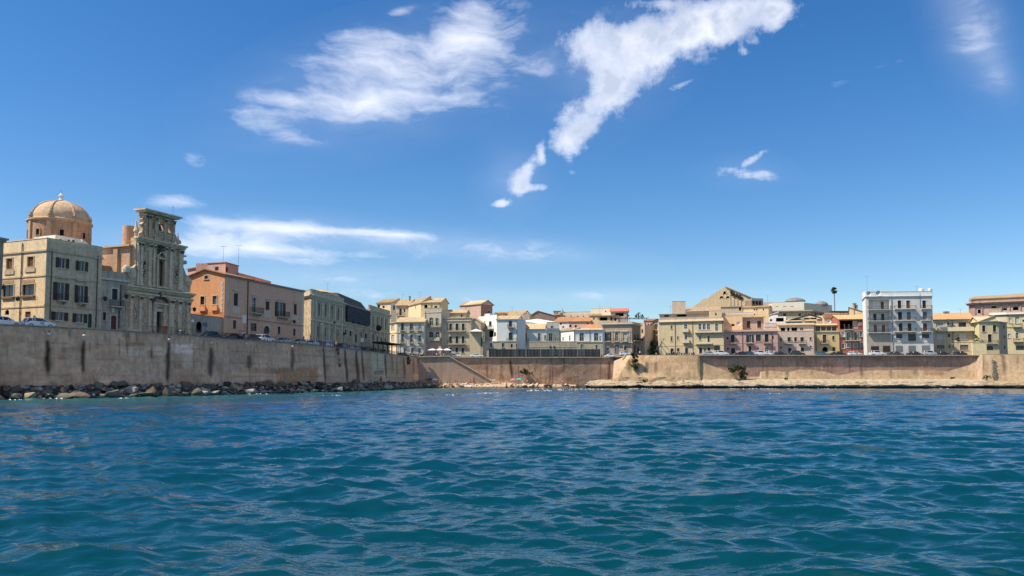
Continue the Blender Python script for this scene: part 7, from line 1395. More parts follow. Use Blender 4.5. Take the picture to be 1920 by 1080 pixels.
# foam
fm_ = paint((.85, .88, .88), .6, 'sea_foam'); mb = MB(); random.seed(40)
for (u, v, w_, k) in ((905, 738, 4.5, 16), (920, 737, 2, 14), (1010, 733, 3, 12), (1035, 731.5, 6, 14), (1100, 730, 9, 22), (840, 741, 2, 6), (1195, 728.6, 3, 18), (1370, 729, 4, 8), (1450, 729, 6, 14), (1548, 728.5, 3, 6), (1760, 728.5, 3, 7), (1456, 739, 1.5, 9), (30, 750, 1.2, 6), (100, 748, 1.5, 7), (232, 747, .8, 5), (627, 742, 1.2, 7), (360, 741, 2, 6), (480, 739, 2, 6), (560, 736.5, 3, 7)):
    q = at_z(u, v, .1)
    for j in range(k):
        c = (q[0]+random.gauss(0, w_*.5), q[1]+random.gauss(0, .35), .12+random.uniform(0, .06)); r = random.uniform(.1, .4)*(1 if q[1] > 150 else .35); nn = 7; mb.poly([(c[0]+r*1.9*math.cos(a)*random.uniform(.6, 1), c[1]+r*math.sin(a)*random.uniform(.5, 1), c[2]+.05*math.sin(a*2)) for a in [i*math.tau/nn for i in range(nn)]])
tag(mb.build('foam', fm_), 'white foam flecks along the shore', kind='stuff')
# ------------------------------------------------------------------ VEHICLES
def carpaint(c): return paint(c, .28, 'car_paint', .6)
CARC = {'white': carpaint((.74, .75, .76)), 'silver': carpaint((.42, .45, .48)), 'black': carpaint((.015, .016, .02)), 'dark grey': carpaint((.05, .055, .06)), 'dark green': carpaint((.02, .045, .035)), 'teal': carpaint((.05, .19, .24)), 'blue': carpaint((.04, .09, .20)), 'red': carpaint((.30, .03, .02))}
rub = paint((.02, .02, .02), .8, 'tyre_rubber'); alu = paint((.45, .45, .46), .35, 'wheel_rim', .5, .6); lampm = paint((.75, .75, .7), .15, 'headlight', .6); tailm = paint((.35, .02, .015), .3, 'tail_light', .5); trimb = paint((.03, .03, .03), .6, 'black_trim')
def loft(mb, secs, mi=0, cap=True):
    n = len(secs[0]); b0 = len(mb.v)
    for s in secs: mb.v += s
    for i in range(len(secs)-1):
        for j in range(n): k = (j+1) % n; mb.f.append((b0+i*n+j, b0+i*n+k, b0+(i+1)*n+k, b0+(i+1)*n+j)); mb.m.append(mi)
    if cap: mb.f.append(tuple(b0+j for j in reversed(range(n)))); mb.m.append(mi); mb.f.append(tuple(b0+(len(secs)-1)*n+j for j in range(n))); mb.m.append(mi)
CARS = {'hatchback': (3.9, 1.48, ((-1.95, .62, .70), (-1.86, .95, .80), (-1.2, 1.0, .86), (0, .98, .87), (.7, .97, .86), (1.35, .88, .84), (1.85, .72, .76), (1.95, .58, .66)), ((-1.78, .95), (-1.45, 1.42), (-.6, 1.49), (.25, 1.44), (1.0, .95))),
        'saloon': (4.5, 1.42, ((-2.25, .62, .72), (-2.15, .92, .8), (-1.3, .96, .87), (0, .94, .88), (.8, .93, .87), (1.6, .84, .85), (2.15, .70, .77), (2.25, .56, .66)), ((-1.6, .93), (-.95, 1.36), (-.3, 1.43), (.35, 1.38), (1.15, .92))),
        'suv': (4.4, 1.68, ((-2.2, .7, .76), (-2.12, 1.05, .86), (-1.3, 1.1, .92), (0, 1.08, .93), (.9, 1.06, .92), (1.6, 1.0, .9), (2.1, .85, .82), (2.2, .66, .72)), ((-2.02, 1.05), (-1.75, 1.58), (-.7, 1.68), (.4, 1.62), (1.15, 1.06)))}
PROTO = {}
def car_proto(kind):
    L, H_, low, cab = CARS[kind]; col = CARC['white']; t = thing(kind, (0, 0, -200), 'x', 'car')
    mb = MB(); secs = []
    for x, zb, w_ in low: secs.append([(x, -w_*.9, .24), (x, -w_, .45), (x, -w_*.99, zb*.82), (x, -w_*.9, zb), (x, w_*.9, zb), (x, w_*.99, zb*.82), (x, w_, .45), (x, w_*.9, .24)])
    loft(mb, secs)
    # roof skin and pillars
    wt = .66 if kind != 'van' else .8; wb = .82 if kind != 'van' else .9
    (x0, z0), (x1, z1), (x2, z2), (x3, z3), (x4, z4) = cab; th = .05
    mb.hexa([(x1, -wt, z1-th), (x2, -wt, z2-th), (x2, wt, z2-th), (x1, wt, z1-th), (x1, -wt*.96, z1), (x2, -wt*.96, z2), (x2, wt*.96, z2), (x1, wt*.96, z1)]); mb.hexa([(x2+.001, -wt, z2-th), (x3, -wt, z3-th), (x3, wt, z3-th), (x2+.001, wt, z2-th), (x2+.001, -wt*.96, z2), (x3, -wt*.96, z3), (x3, wt*.96, z3), (x2+.001, wt*.96, z2)])
    for sg in (-1, 1):
        for (a, b) in (((x0, z0), (x1, z1)), ((x4, z4), (x3, z3)), (((x1+x2)/2+.3, .95), ((x1+x2)/2+.3, z2-.03)), ((x0*.55, .95), (x1*.75, z1))): mb.tube((a[0], sg*wb, a[1]), (b[0], sg*wt, b[1]-.02), .055, n=5)
        mb.tube((x3-.1, sg*(wb+.1), .98 if kind != 'van' else 1.25), (x3-.1, sg*(wb+.22), 1.0 if kind != 'van' else 1.28), .08, n=6)
    body = mb.build('body', col, t); body.material_slots[0].link = 'OBJECT'; body.material_slots[0].material = col
    mb = MB(); wg = .015
    mb.hexa([(x0+.04, -wb+wg, z0-.1), (x4-.04, -wb+wg, z4-.1), (x4-.04, wb-wg, z4-.1), (x0+.04, wb-wg, z0-.1), (x1+.02, -wt+wg, z1-th-.004), (x3-.02, -wt+wg, z3-th-.004), (x3-.02, wt-wg, z3-th-.004), (x1+.02, wt-wg, z1-th-.004)]); mb.build('windows', GL, t)
    for sx in (-1, 1):
        for sy in (-1, 1):
            x = sx*L*.31; R = .32 if kind != 'suv' else .36; y = sy*(low[3][2]-.1); mb = MB(); mb.tube((x, y-.1, R), (x, y+.12*1 if sy > 0 else y+.1, R), R, n=14); w_ = mb.build('wheel', rub, t); mb = MB(); ye = y+sy*.125; mb.tube((x, ye-.02*sy, R), (x, ye+.012*sy, R), R*.62, n=10); mb.build('rim', alu, w_)
    for sy in (-.55, .55):
        mb = MB(); mb.box((L/2-.06, sy, .66), .14, .34, .14); mb.build('headlight', lampm, t); mb = MB(); mb.box((-L/2+.04, sy*1.12, .78), .1, .2, .22); mb.build('tail_light', tailm, t)
    for sx in (-1, 1): mb = MB(); mb.box((sx*(L/2-.02), 0, .38), .16, 1.45, .2); mb.build('bumper', trimb, t)
    return t
for k in CARS: PROTO[k] = car_proto(k)
used = set()
def car(kind, color, x, y, rz, label, cat=None, group='cars parked along the quay road', z=ROADZ+.02):
    p = PROTO[kind]; t = p if kind not in used else copy_tree(p); used.add(kind); t.location = (x, y, z); t.rotation_euler = (0, 0, rz); t['label'] = label; t['category'] = cat or ('van' if kind == 'van' else 'car'); t['group'] = group
    for c in t.children:
        if c.name.startswith('body'): c.material_slots[0].link = 'OBJECT'; c.material_slots[0].material = CARC[color]
    return t
LC = [(2, 'saloon', 'white', 'white saloon cut by the frame edge before the cream house', 0), (71, 'hatchback', 'white', 'white hatchback with blue stripes in front of the cream corner house', 0), (394, 'saloon', 'black', 'black saloon below the arched gateway of the low wall', 1), (432, 'saloon', 'dark grey', 'dark grey car right before the pink palace corner', 1), (472, 'hatchback', 'black', 'black hatchback beside the group at the pink palace', 0), (496, 'suv', 'white', 'white off-roader before the arched palace doorway', 0), (531, 'saloon', 'silver', 'silver saloon below the pink palace window row end', 1), (562, 'saloon', 'silver', 'second silver car, after the pink palace end', 1),
      (588, 'hatchback', 'white', 'white hatchback by the shop canopy', 0), (600, 'hatchback', 'dark grey', 'dark grey hatchback before the ruined palace corner', 0), (612, 'suv', 'white', 'white tall car in front of ruined palace arches', 0), (642, 'suv', 'blue', 'blue grey car at the start of the netted building', 0), (656, 'hatchback', 'white', 'white hatchback beneath the scaffold netting', 0), (667, 'saloon', 'silver', 'silver car before the netted building doorway', 0), (684, 'saloon', 'dark green', 'dark green car past the netted building', 0), (700, 'saloon', 'dark grey', 'dark grey car before the stone palace pilasters', 0), (722, 'suv', 'white', 'white car beside the dark pergola', 0)]
for u, k, c, lb, fl in LC:
    q = lookup(u, 3.2)
    if q: cc = car(k, c, q[0], q[1], q[2]+(math.pi if fl else 0), lb)
    if 'stripes' in lb:
        for i_, xx in enumerate((-.05, .12, .29)): mb = MB(); [mb.fbox(frame_of((-2, -.875*1), (2, -.875))[0], 2+xx, 2+xx+.07, .5, .93, .0, .012)]; mb.build('stripe', CARC['blue'], cc)
YC = {}
def ry(u, off=3.6):
    Yw = 249.5 if u < 1145 else 230 if u < 1311 else 230
    return Yw+off
RC = [(757, 'suv', 'dark green', 'dark green car nearest the wall corner behind the pergola', 0), (778, 'hatchback', 'silver', 'silver hatchback before the white yellow-banded house', 0), (854, 'hatchback', 'white', 'white hatchback right of the white parasols', 0), (894, 'saloon', 'white', 'white saloon left of the dark hoarding', 0), (1144, 'hatchback', 'white', 'white hatchback before the arched grey gate', 1), (1174, 'hatchback', 'white', 'white hatchback at the brown palace corner', 0), (1330, 'saloon', 'silver', 'low silver car beside the arched garage door', 0), (1352, 'suv', 'white', 'white off-roader before the arched garage door', 0), (1390, 'saloon', 'black', 'black car before the pink house doorway', 1), (1406, 'hatchback', 'blue', 'blue hatchback before the pink house grey pipe', 0), (1426, 'suv', 'white', 'white car below the pink house middle windows', 0), (1446, 'hatchback', 'white', 'white hatchback behind the dark saloon at pink house end', 0), (1461, 'saloon', 'black', 'black saloon at the end of the pink house', 0), (1494, 'suv', 'dark green', 'dark green estate in front of the pale pink house', 0), (1541, 'hatchback', 'teal', 'teal hatchback before the yellow house', 0), (1571, 'saloon', 'black', 'black open car between yellow and red houses', 0), (1603, 'hatchback', 'white', 'white hatchback in front of the brick red house', 0), (1644, 'suv', 'white', 'white off-roader before the apartment block garage', 0), (1679, 'saloon', 'dark grey', 'dark grey car at the apartment block drainpipe', 0), (1715, 'saloon', 'black', 'black saloon under the apartment block middle balconies', 0), (1743, 'suv', 'silver', 'silver car at the far corner of the apartment block', 0), (1766, 'saloon', 'black', 'black saloon in front of the low cream house', 0), (1797, 'saloon', 'dark green', 'dark green saloon before the cactus on the cream house', 1)]
for u, k, c, lb, fl in RC:
    Y = ry(u); q = at_y(u, 662, Y); car(k, c, q[0], Y, math.pi*fl+random.uniform(-.03, .03), lb)
# ------------------------------------------------------------------ scooters
def scooter_proto():
    t = thing('scooter', (0, 0, 0), 'x', 'scooter')
    mb = MB(); loft(mb, [[(-.75, -.12, .5), (-.75, .12, .5), (-.75, .1, .8), (-.75, -.1, .8)], [(-.2, -.17, .35), (-.2, .17, .35), (-.2, .14, .78), (-.2, -.14, .78)], [(.1, -.16, .28), (.1, .16, .28), (.1, .16, .36), (.1, -.16, .36)], [(.42, -.2, .3), (.42, .2, .3), (.42, .2, .42), (.42, -.2, .42)], [(.5, -.18, .85), (.5, .18, .85), (.56, .16, .95), (.56, -.16, .95)]]); mb.build('body', CARC['dark grey'], t).material_slots[0].link = 'DATA'
    mb = MB(); mb.box((-.4, 0, .83), .7, .26, .1); mb.build('seat', rub, t)
    for x in (-.6, .68): mb = MB(); mb.tube((x, -.06, .25), (x, .06, .25), .25, n=12); w_ = mb.build('wheel', rub, t); mb = MB(); mb.tube((x, -.07, .25), (x, .07, .25), .12, n=8); mb.build('rim', alu, w_)
    mb = MB(); mb.tube((.66, 0, .25), (.52, 0, 1.0), .04); mb.tube((.5, -.3, 1.03), (.5, .3, 1.03), .025); mb.build('handlebar', iron, t); mb = MB(); mb.box((.6, 0, .95), .08, .16, .12); mb.build('headlight', lampm, t); return t
SC = scooter_proto(); first = True
for i, (u, Y) in enumerate([(1250+i*4.7, 233.4) for i in range(12)]+[(1186, 233.5), (1192, 234), (1128, 252.5)]):
    t = SC if first else copy_tree(SC); first = False; q = at_y(u, 662, Y); t.location = (q[0], Y, ROADZ+.02); t.rotation_euler = (0, 0, random.uniform(1.2, 1.8)); t['label'] = ['first', 'second', 'third', 'fourth', 'fifth', 'sixth', 'seventh', 'eighth', 'ninth', 'tenth', 'eleventh', 'twelfth'][i]+' scooter from the street tree in the row before the yellowish house' if i < 12 else ['dark scooter at the brown palace side', 'second dark scooter at the brown palace side', 'dark scooter by the end of the hoarding'][i-12]; t['group'] = 'scooters parked in a row' if i < 12 else 'scooters by the brown palace'
q = lookup(459, 2.2); t = copy_tree(SC); t.location = (q[0], q[1], ROADZ+.14); t.rotation_euler = (0, 0, q[2]+.3); t['label'] = 'dark scooter next to the people at the pink palace'; t['group'] = 'scooters on the left quay'
for u, lb in ((334, 'dark scooter by the church steps railing'), (345, 'second dark scooter by the church, nearer the low wall'), (629, 'dark scooter before the ruined palace end')):
    q = lookup(u, 2.4); t = copy_tree(SC); t.location = (q[0], q[1], ROADZ+.14); t.rotation_euler = (0, 0, q[2]+random.uniform(-.3, .3)); t['label'] = lb; t['group'] = 'scooters on the left quay'
# ------------------------------------------------------------------ railing on the left quay wall
rail = paint((.05, .05, .048), .6, 'grey_railing')
def wall_point(s): 
    P = WLP[2:]; tot = sum(math.hypot(P[i+1][0]-P[i][0], P[i+1][1]-P[i][1]) for i in range(len(P)-1)); return poly_at(P, s/tot), tot
_, tot = wall_point(0); stretch = 11.0; s0 = 20.0; k = 0; names = ['before the low grey house', 'before the church facade', 'before the church door and low wall', 'before the orange gable', 'at the pink palace corner', 'before the pink palace', 'after the pink palace', 'before the ruined palace', 'before the ruined palace arches', 'before the netted building', 'before the netted doorway', 'before the stone palace', 'beside the pergola', 'at the quay corner']
while s0 < tot-2 and k < 14:
    (x, y, dx, dy), _ = wall_point(s0); t = thing('railing', (x-dy*-.25*-1, y, TOPZ), 'grey iron railing stretch on the quay wall '+names[k], 'railing', 'railings along the quay wall'); o_ = t.location; mb = MB(); n_ = int(stretch/.16); L_ = min(stretch, tot-s0)
    def rp(s, z): (x, y, dx, dy), _ = wall_point(min(s, tot-.01)); return (x-dy*.25, y+dx*.25, z)
    for i in range(int(L_/.16)): p = rp(s0+i*.16, TOPZ); mb.tube(p, (p[0], p[1], TOPZ+.92), .011, n=3, cap=False)
    ob = mb.build('bars', rail, t, o_); tag(ob, kind='stuff')
    for zz in (TOPZ+.1, TOPZ+.95):
        mb = MB()
        for i in range(4): mb.tube(rp(s0+L_*i/4, zz), rp(s0+L_*(i+1)/4, zz), .028, n=4)
        mb.build('rail', rail, t, o_)
    for i in range(5): mb = MB(); p = rp(s0+L_*i/4*.995, TOPZ); mb.tube(p, (p[0], p[1], TOPZ+1.05), .04, n=5); mb.build('post', rail, t, o_)
    s0 += stretch; k += 1
# ------------------------------------------------------------------ hoarding
hd = thing('hoarding', (at_y(1020, 660, 250.3)[0], 250.3, ROADZ), 'long dark mesh hoarding on steel posts along the quay edge', 'hoarding'); xa, xb = at_y(917, 660, 250.3)[0], at_y(1125, 660, 250.3)[0]; nP = 15; ho = hd.location; hm = paint((.06, .068, .07), .75, 'dark_mesh_sheet'); hm2 = paint((.10, .11, .11), .75, 'grey_mesh_sheet')
for i in range(nP):
    x0 = xa+(xb-xa)*i/nP; x1 = xa+(xb-xa)*(i+1)/nP; H0 = 2.75 if i > 0 else 2.9; mb = MB()
    for j in range(6): a, b_ = x0+.04+(x1-x0-.08)*j/6, x0+.04+(x1-x0-.08)*(j+1)/6; y0_, y1_ = 250.3+.05*math.sin(j*2+i), 250.3+.05*math.sin(j*2+2+i); mb.hexa([(a, y0_-.02, ROADZ+.1), (b_, y1_-.02, ROADZ+.1), (b_, y1_, ROADZ+.1), (a, y0_, ROADZ+.1), (a, y0_-.02, ROADZ+H0), (b_, y1_-.02, ROADZ+H0), (b_, y1_, ROADZ+H0), (a, y0_, ROADZ+H0)])
    mb.build('panel', hm2 if i in (3, 8, 12, 9) else hm, hd, ho)
for i in range(nP+1): x0 = xa+(xb-xa)*i/nP; mb = MB(); mb.box((x0, 250.2, ROADZ+1.5), .1, .1, 3.0); mb.build('post', shut_m['pale'] if i in (5, 7, 10, 12) else rail, hd, ho)
for zz in (.95, 1.8, 2.7): mb = MB(); mb.box(((xa+xb)/2, 250.2, ROADZ+zz), xb-xa, .05, .05); mb.build('rail', rail, hd, ho)
# ------------------------------------------------------------------ lamps, signs, parasols, pergola
lgl = paint((.7, .68, .6), .3, 'lamp_glass')
def lamp_post(x, y, h, label, side=1):
    t = thing('street_lamp', (x, y, ROADZ), label, 'street lamp', 'street lamps on the quay'); mb = MB(); mb.lathe((0, 0, 0), [(.16, 0), (.14, .5), (.07, .7), (.05, h)], 8); mb.build('pole', iron, t); mb = MB(); mb.tube((0, 0, h-.1), (side*.5, 0, h+.25), .03); mb.tube((side*.5, 0, h+.25), (side*.75, 0, h+.1), .03); mb.build('arm', iron, t)
    mb = MB(); mb.lathe((side*.75, 0, h-.45), [(.08, 0), (.2, .1), (.26, .42), (.3, .45), (.05, .62), (0, .66)], 6); l = mb.build('lantern', iron, t); mb = MB(); mb.lathe((side*.75, 0, h-.35), [(.0, -.02), (.21, 0), (.265, .3), (0, .32)], 6); mb.build('glass', lgl, l); return t
for u, off, h, lb in ((598, 6.5, 6.0, 'lamp post before the ruined palace corner'), (643, 6.0, 6.0, 'lamp post between ruined palace and netting'), (678, 5.5, 6.0, 'lamp post by the netted doorway'), (700, 5.0, 6.0, 'lamp post before the stone palace')):
    q = lookup(u, off); lamp_post(q[0], q[1], h, lb)
for u, Y, h, lb in ((902, 256, 7.0, 'tall lamp post before the blank ochre wall block'), (1176, 252, 6.5, 'lamp post at the brown palace gate side'), (1240, 253, 6.0, 'lamp post at the start of the yellowish corner house')): q = at_y(u, 660, Y); lamp_post(q[0], q[1], h, lb)
def wall_lantern(c, x, y, Y, label):
    q = at_y(*px(c, x, y), Y); t = thing('wall_lantern', q, label, 'wall lantern', 'lanterns on house walls'); mb = MB(); mb.tube((-1.2, .35, -.5), (0, 0, .15), .04); mb.tube((-1.2, .35, .05), (0, 0, .15), .03); mb.build('bracket', iron, t); mb = MB(); mb.lathe((0, 0, -.55), [(.1, 0), (.26, .1), (.32, .5), (.36, .54), (.08, .75), (0, .8)], 6); l = mb.build('lantern', iron, t); mb = MB(); mb.lathe((0, 0, -.42), [(0, 0), (.25, .01), (.3, .32), (0, .33)], 6); mb.build('glass', lgl, l)
wall_lantern('C1', 22, 715, 112, 'old lantern at the frame edge on the cream house'); wall_lantern('C1', 128, 800, 114, 'small lantern on bracket between cream house windows'); wall_lantern('C2', 70, 752, 122, 'old lantern on the low grey house, left of its balcony'); wall_lantern('C2', 228, 735, 124.5, 'dark lantern at the edge of the church facade'); wall_lantern('C3', 735, 765, 155, 'lantern beside the red drainpipe of the pink palace'); wall_lantern('C3', 1272, 790, 169, 'lantern below the last window of the pink palace'); wall_lantern('C3', 148, 650, 138.5, 'lantern above the low wall by the church'); wall_lantern('C4', 515, 650, 194, 'lantern on the ruined palace string course'); wall_lantern('C4', 655, 805, 201, 'lantern at the joint of ruined palace and netted building')
for i, (u, v) in enumerate(((91, 625), (157, 627.5), (315.5, 635.5), (395.5, 641.5), (548, 648.5), (461, 643))):
    q = lookup(u, -.35); z = at_y(u, v, q[1])[2]; t = thing('floodlight', (q[0], q[1], z), 'round white floodlight on the quay wall '+['above the first black streak', 'above the second black streak', 'above the white wall patches', 'below the arched gateway', 'above the brown brick patch', 'below the pink palace doorway side'][i], 'floodlight', 'floodlights on the quay wall')
    mb = MB(); mb.tube((0, .3, .25), (.15, -.2, .3), .05); mb.tube((.15, -.2, .3), (.15, -.2, .1), .05); mb.build('bracket', iron, t); mb = MB(); mb.lathe((.15, -.2, -.15), [(0, -.2), (.16, -.14), (.22, 0), (.16, .16), (0, .22)], 10); mb.build('lamp_head', shut_m['white'], t)
def sign(x, y, z, h, w_, hh, mat, label):
    t = thing('sign', (x, y, z), label, 'sign'); mb = MB(); mb.tube((0, 0, 0), (0, 0, h), .035); mb.build('pole', rail, t); mb = MB(); mb.box((0, -.06, h-hh/2), w_, .04, hh, 0, .5); mb.build('panel', mat, t)
q = lookup(458, 5.5); sign(q[0], q[1], ROADZ, 5.2, .7, 1.5, shut_m['white'], 'tall white panel on pole before the pink palace'); q = lookup(384, 5); sign(q[0], q[1], ROADZ, 3.1, .75, .75, CARC['blue'], 'square blue sign on pole beside the arched gateway'); q = lookup(679, 4.5); sign(q[0], q[1], ROADZ, 4.0, .8, 1.1, shut_m['white'], 'white sign on pole before the netted building'); q = lookup(361, 1.6); sign(q[0], q[1], ROADZ, 2.9, .4, .4, shut_m['white'], 'small white round-topped sign by the church corner'); q = at_y(1233, 660, 236); sign(q[0], 236, ROADZ, 3.0, 1.0, 1.0, CARC['blue'], 'blue and white board beside the street tree')
q = lookup(309, 6.8); t = thing('post_box', (q[0], q[1], ROADZ), 'narrow red box standing by the church door', 'box'); mb = MB(); mb.box((0, 0, .9), .7, .6, 1.8, 0, .4); mb.box((0, 0, 1.85), .8, .7, .12, 0, .4); mb.build('casing', CARC['red'], t); mb = MB(); mb.box((0, 0, .05), .8, .7, .1, 0, .4); mb.build('base', iron, t)
for i, u in enumerate((811, 825, 838)):
    q = at_y(u, 655, 252.5); t = thing('parasol', (q[0], 252.5, ROADZ), ['white square parasol, first of three at the cafe by the arched windows', 'white square parasol, middle of the three at the cafe', 'white square parasol, last of the three before the white hatchback'][i], 'parasol', 'white parasols of the cafe'); mb = MB(); ap_ = (0, 0, 3.1); c4 = [(-1.45, -1.4, 2.55), (1.45, -1.4, 2.55), (1.45, 1.4, 2.55), (-1.45, 1.4, 2.55)]
    for j in range(4): a, b_ = c4[j], c4[(j+1) % 4]; mb.poly([a, b_, ap_]); mb.poly([a, b_, (b_[0], b_[1], 2.35), (a[0], a[1], 2.35)])
    mb.build('canopy', cloth, t); mb = MB(); mb.tube((0, 0, 0), (0, 0, 3.1), .04); mb.build('pole', shut_m['white'], t); mb = MB(); mb.lathe((0, 0, 0), [(.35, 0), (.35, .1), (0, .12)], 8); mb.build('base', shut_m['grey'], t)
    for j in (-1, 1):
        tb = thing('cafe_table', (q[0]+j*.75, 251.6+.4*j, ROADZ), 'round white cafe table under the '+['first', 'middle', 'last'][i]+' parasol, '+('street' if j < 0 else 'house')+' side', 'table', 'cafe tables'); mb = MB(); mb.lathe((0, 0, .72), [(0, 0), (.35, 0), (.35, .03), (0, .03)], 10); mb.build('table_top', shut_m['white'], tb); mb = MB(); mb.tube((0, 0, 0), (0, 0, .719), .03); mb.build('leg', iron, tb)
q = lookup(728, 2.6); t = thing('pergola', (q[0], q[1], ROADZ), 'dark open pergola on the quay in front of the stone palace end', 'pergola', None, q[2]); mb = MB()
for x in (-8, -4, 0, 4, 8):
    for y in (-1.2, 1.6): m1 = MB(); m1.tube((x, y, 0), (x, y, 3.2), .09, n=5); m1.build('post', iron, t)
for x in range(-8, 9, 2): m1 = MB(); m1.box((x, .2, 3.3), .12, 3.6, .2); m1.build('beam', iron, t)
for y in (-1.3, 1.7): m1 = MB(); m1.box((0, y, 3.5), 17, .14, .2); m1.build('beam', iron, t)
m1 = MB(); m1.box((0, .2, 3.64), 16.6, 3.3, .05); m1.build('shade_cover', iron, t)
# ------------------------------------------------------------------ PEOPLE
SKIN = [paint((.50, .29, .20), .6, 'skin', .3), paint((.36, .20, .13), .6, 'tanned_skin', .3), paint((.58, .38, .28), .6, 'pale_skin', .3)]; CL = {'white': (.75, .75, .72), 'black': (.02, .02, .025), 'red': (.45, .03, .03), 'blue': (.05, .12, .40), 'turquoise': (.05, .42, .45), 'pink': (.60, .18, .25), 'yellow': (.65, .50, .08), 'green': (.05, .22, .08), 'orange': (.60, .20, .04), 'navy': (.02, .03, .09)}
CLM = {k: paint(c, .8, k+'_cloth', .2) for k, c in CL.items()}; HAIR = [paint(c, .8, 'hair', .2) for c in ((.02, .015, .01), (.08, .045, .02), (.25, .16, .07))]
def skin_mesh(name, V_, E, R):
    me = bpy.data.meshes.new('sk'); me.from_pydata(V_, E, []); o = bpy.data.objects.new('sk', me); COL.objects.link(o); sk = o.modifiers.new('s', 'SKIN'); 
    for i, r in enumerate(R): me.skin_vertices[0].data[i].radius = (r, r)
    me.skin_vertices[0].data[0].use_root = True
    su = o.modifiers.new('u', 'SUBSURF'); su.levels = 1; dg = bpy.context.evaluated_depsgraph_get(); m2 = bpy.data.meshes.new_from_object(o.evaluated_get(dg)); m2.name = name; bpy.data.objects.remove(o); bpy.data.meshes.remove(me); m2.polygons.foreach_set('use_smooth', [True]*len(m2.polygons)); m2.materials.clear(); m2.materials.append(SKIN[0]); return m2
POSE = {'standing': dict(p=(0, 0, .95), ch=(0, 0, 1.35), nk=(0, 0, 1.5), hd=(0, -.02, 1.66), sh=((-.19, 0, 1.42), (.19, 0, 1.42)), el=((-.26, .03, 1.14), (.27, .02, 1.14)), ha=((-.24, -.08, .88), (.26, -.06, .88)), hp=((-.1, 0, .9), (.1, 0, .9)), kn=((-.11, -.02, .5), (.13, -.02, .5)), an=((-.11, .02, .08), (.14, .02, .08)), to=((-.12, -.14, .04), (.16, -.14, .04))),
        'sitting': dict(p=(0, 0, .14), ch=(0, .08, .52), nk=(0, .06, .68), hd=(0, .02, .84), sh=((-.19, .08, .6), (.19, .08, .6)), el=((-.26, .16, .34), (.27, .1, .34)), ha=((-.26, .3, .08), (.2, -.2, .36)), hp=((-.1, -.04, .12), (.1, -.04, .12)), kn=((-.12, -.42, .45), (.14, -.44, .42)), an=((-.12, -.62, .1), (.15, -.66, .1)), to=((-.12, -.78, .05), (.16, -.82, .05))),
        'lying': dict(p=(0, 0, .14), ch=(0, .42, .16), nk=(0, .58, .18), hd=(0, .74, .22), sh=((-.19, .5, .15), (.19, .5, .15)), el=((-.32, .3, .1), (.34, .62, .1)), ha=((-.26, .06, .08), (.15, .85, .12)), hp=((-.1, -.06, .13), (.1, -.06, .13)), kn=((-.12, -.48, .14), (.14, -.44, .34)), an=((-.12, -.9, .09), (.15, -.72, .09)), to=((-.14, -.95, .17), (.16, -.88, .06))),
        'walking': dict(p=(0, 0, .94), ch=(0, -.03, 1.34), nk=(0, -.04, 1.5), hd=(0, -.07, 1.66), sh=((-.19, -.02, 1.42), (.19, -.02, 1.42)), el=((-.25, -.12, 1.16), (.25, .14, 1.16)), ha=((-.22, -.34, .98), (.24, .2, .9)), hp=((-.1, 0, .9), (.1, 0, .9)), kn=((-.1, .06, .5), (.1, -.2, .52)), an=((-.1, .34, .14), (.1, -.3, .09)), to=((-.1, .26, .04), (.1, -.44, .08)))}
def person_proto(pose):
    d = POSE[pose]; V_ = [d['p'], d['ch'], d['nk'], d['hd']]; E = [(0, 1), (1, 2), (2, 3)]; R = [.14, .155, .055, .10]
    top = tuple(np.array(d['hd'])+(np.array(d['hd'])-np.array(d['nk']))*.45); V_.append(top); E.append((3, 4)); R.append(.085)
    for i in (0, 1):
        n = len(V_); V_ += [d['sh'][i], d['el'][i], d['ha'][i]]; E += [(1, n), (n, n+1), (n+1, n+2)]; R += [.065, .045, .035]
        ha = np.array(d['ha'][i]); el = np.array(d['el'][i]); dr = (ha-el)/np.linalg.norm(ha-el); sd_ = np.cross(dr, (0, 1, .1)); sd_ /= np.linalg.norm(sd_)
        for k in range(5): f_ = (k-2)*.022; V_.append(tuple(ha+dr*(.10 if k != 0 else .05)+sd_*(f_*1.2 if k else -.06))); E.append((n+2, len(V_)-1)); R.append(.011)
        n = len(V_); V_ += [d['hp'][i], d['kn'][i], d['an'][i], d['to'][i]]; E += [(0, n), (n, n+1), (n+1, n+2), (n+2, n+3)]; R += [.095, .062, .042, .035]
    return skin_mesh('person', V_, E, R)
PM = {}
for ps in POSE:
    d = POSE[ps]; body = person_proto(ps); p, c = Vector(d['p']), Vector(d['ch']); mbh = MB(); h = Vector(d['hd']); up = (h-Vector(d['nk'])).normalized(); mbh.lathe((0, 0, 0), [(.118, -.02), (.125, .05), (.10, .12), (.05, .16), (0, .165)], 8); rot = Vector((0, 0, 1)).rotation_difference(up).to_matrix(); mbh.v = [tuple(rot @ Vector(q)+h+Vector((0, .015, 0))) for q in mbh.v]
    mt = MB(); mt.tube(p-(c-p)*.25, p+(c-p)*.35, .165, .15, 8); ms = MB(); ms.tube(p, c+(c-p)*.12, .165, .185, 8)
    for i in (0, 1): k_ = Vector(d['kn'][i]); hp = Vector(d['hp'][i]); mt.tube(hp, hp+(k_-hp)*.45, .105, .09, 7)
    lg = MB()
    for i in (0, 1): k_ = Vector(d['kn'][i]); hp = Vector(d['hp'][i]); an = Vector(d['an'][i]); lg.tube(hp, k_, .115, .085, 7); lg.tube(k_, an, .085, .06, 7)
    def mk(m_, nm):
        me = bpy.data.meshes.new(nm); me.from_pydata(m_.v, [], m_.f); me.materials.append(HAIR[0]); return me
    PM[ps] = (body, mk(mbh, 'hair'), mk(mt, 'swim_shorts'), mk(ms, 'shirt'), mk(lg, 'trousers'))
def slot(o, m): o.material_slots[0].link = 'OBJECT'; o.material_slots[0].material = m
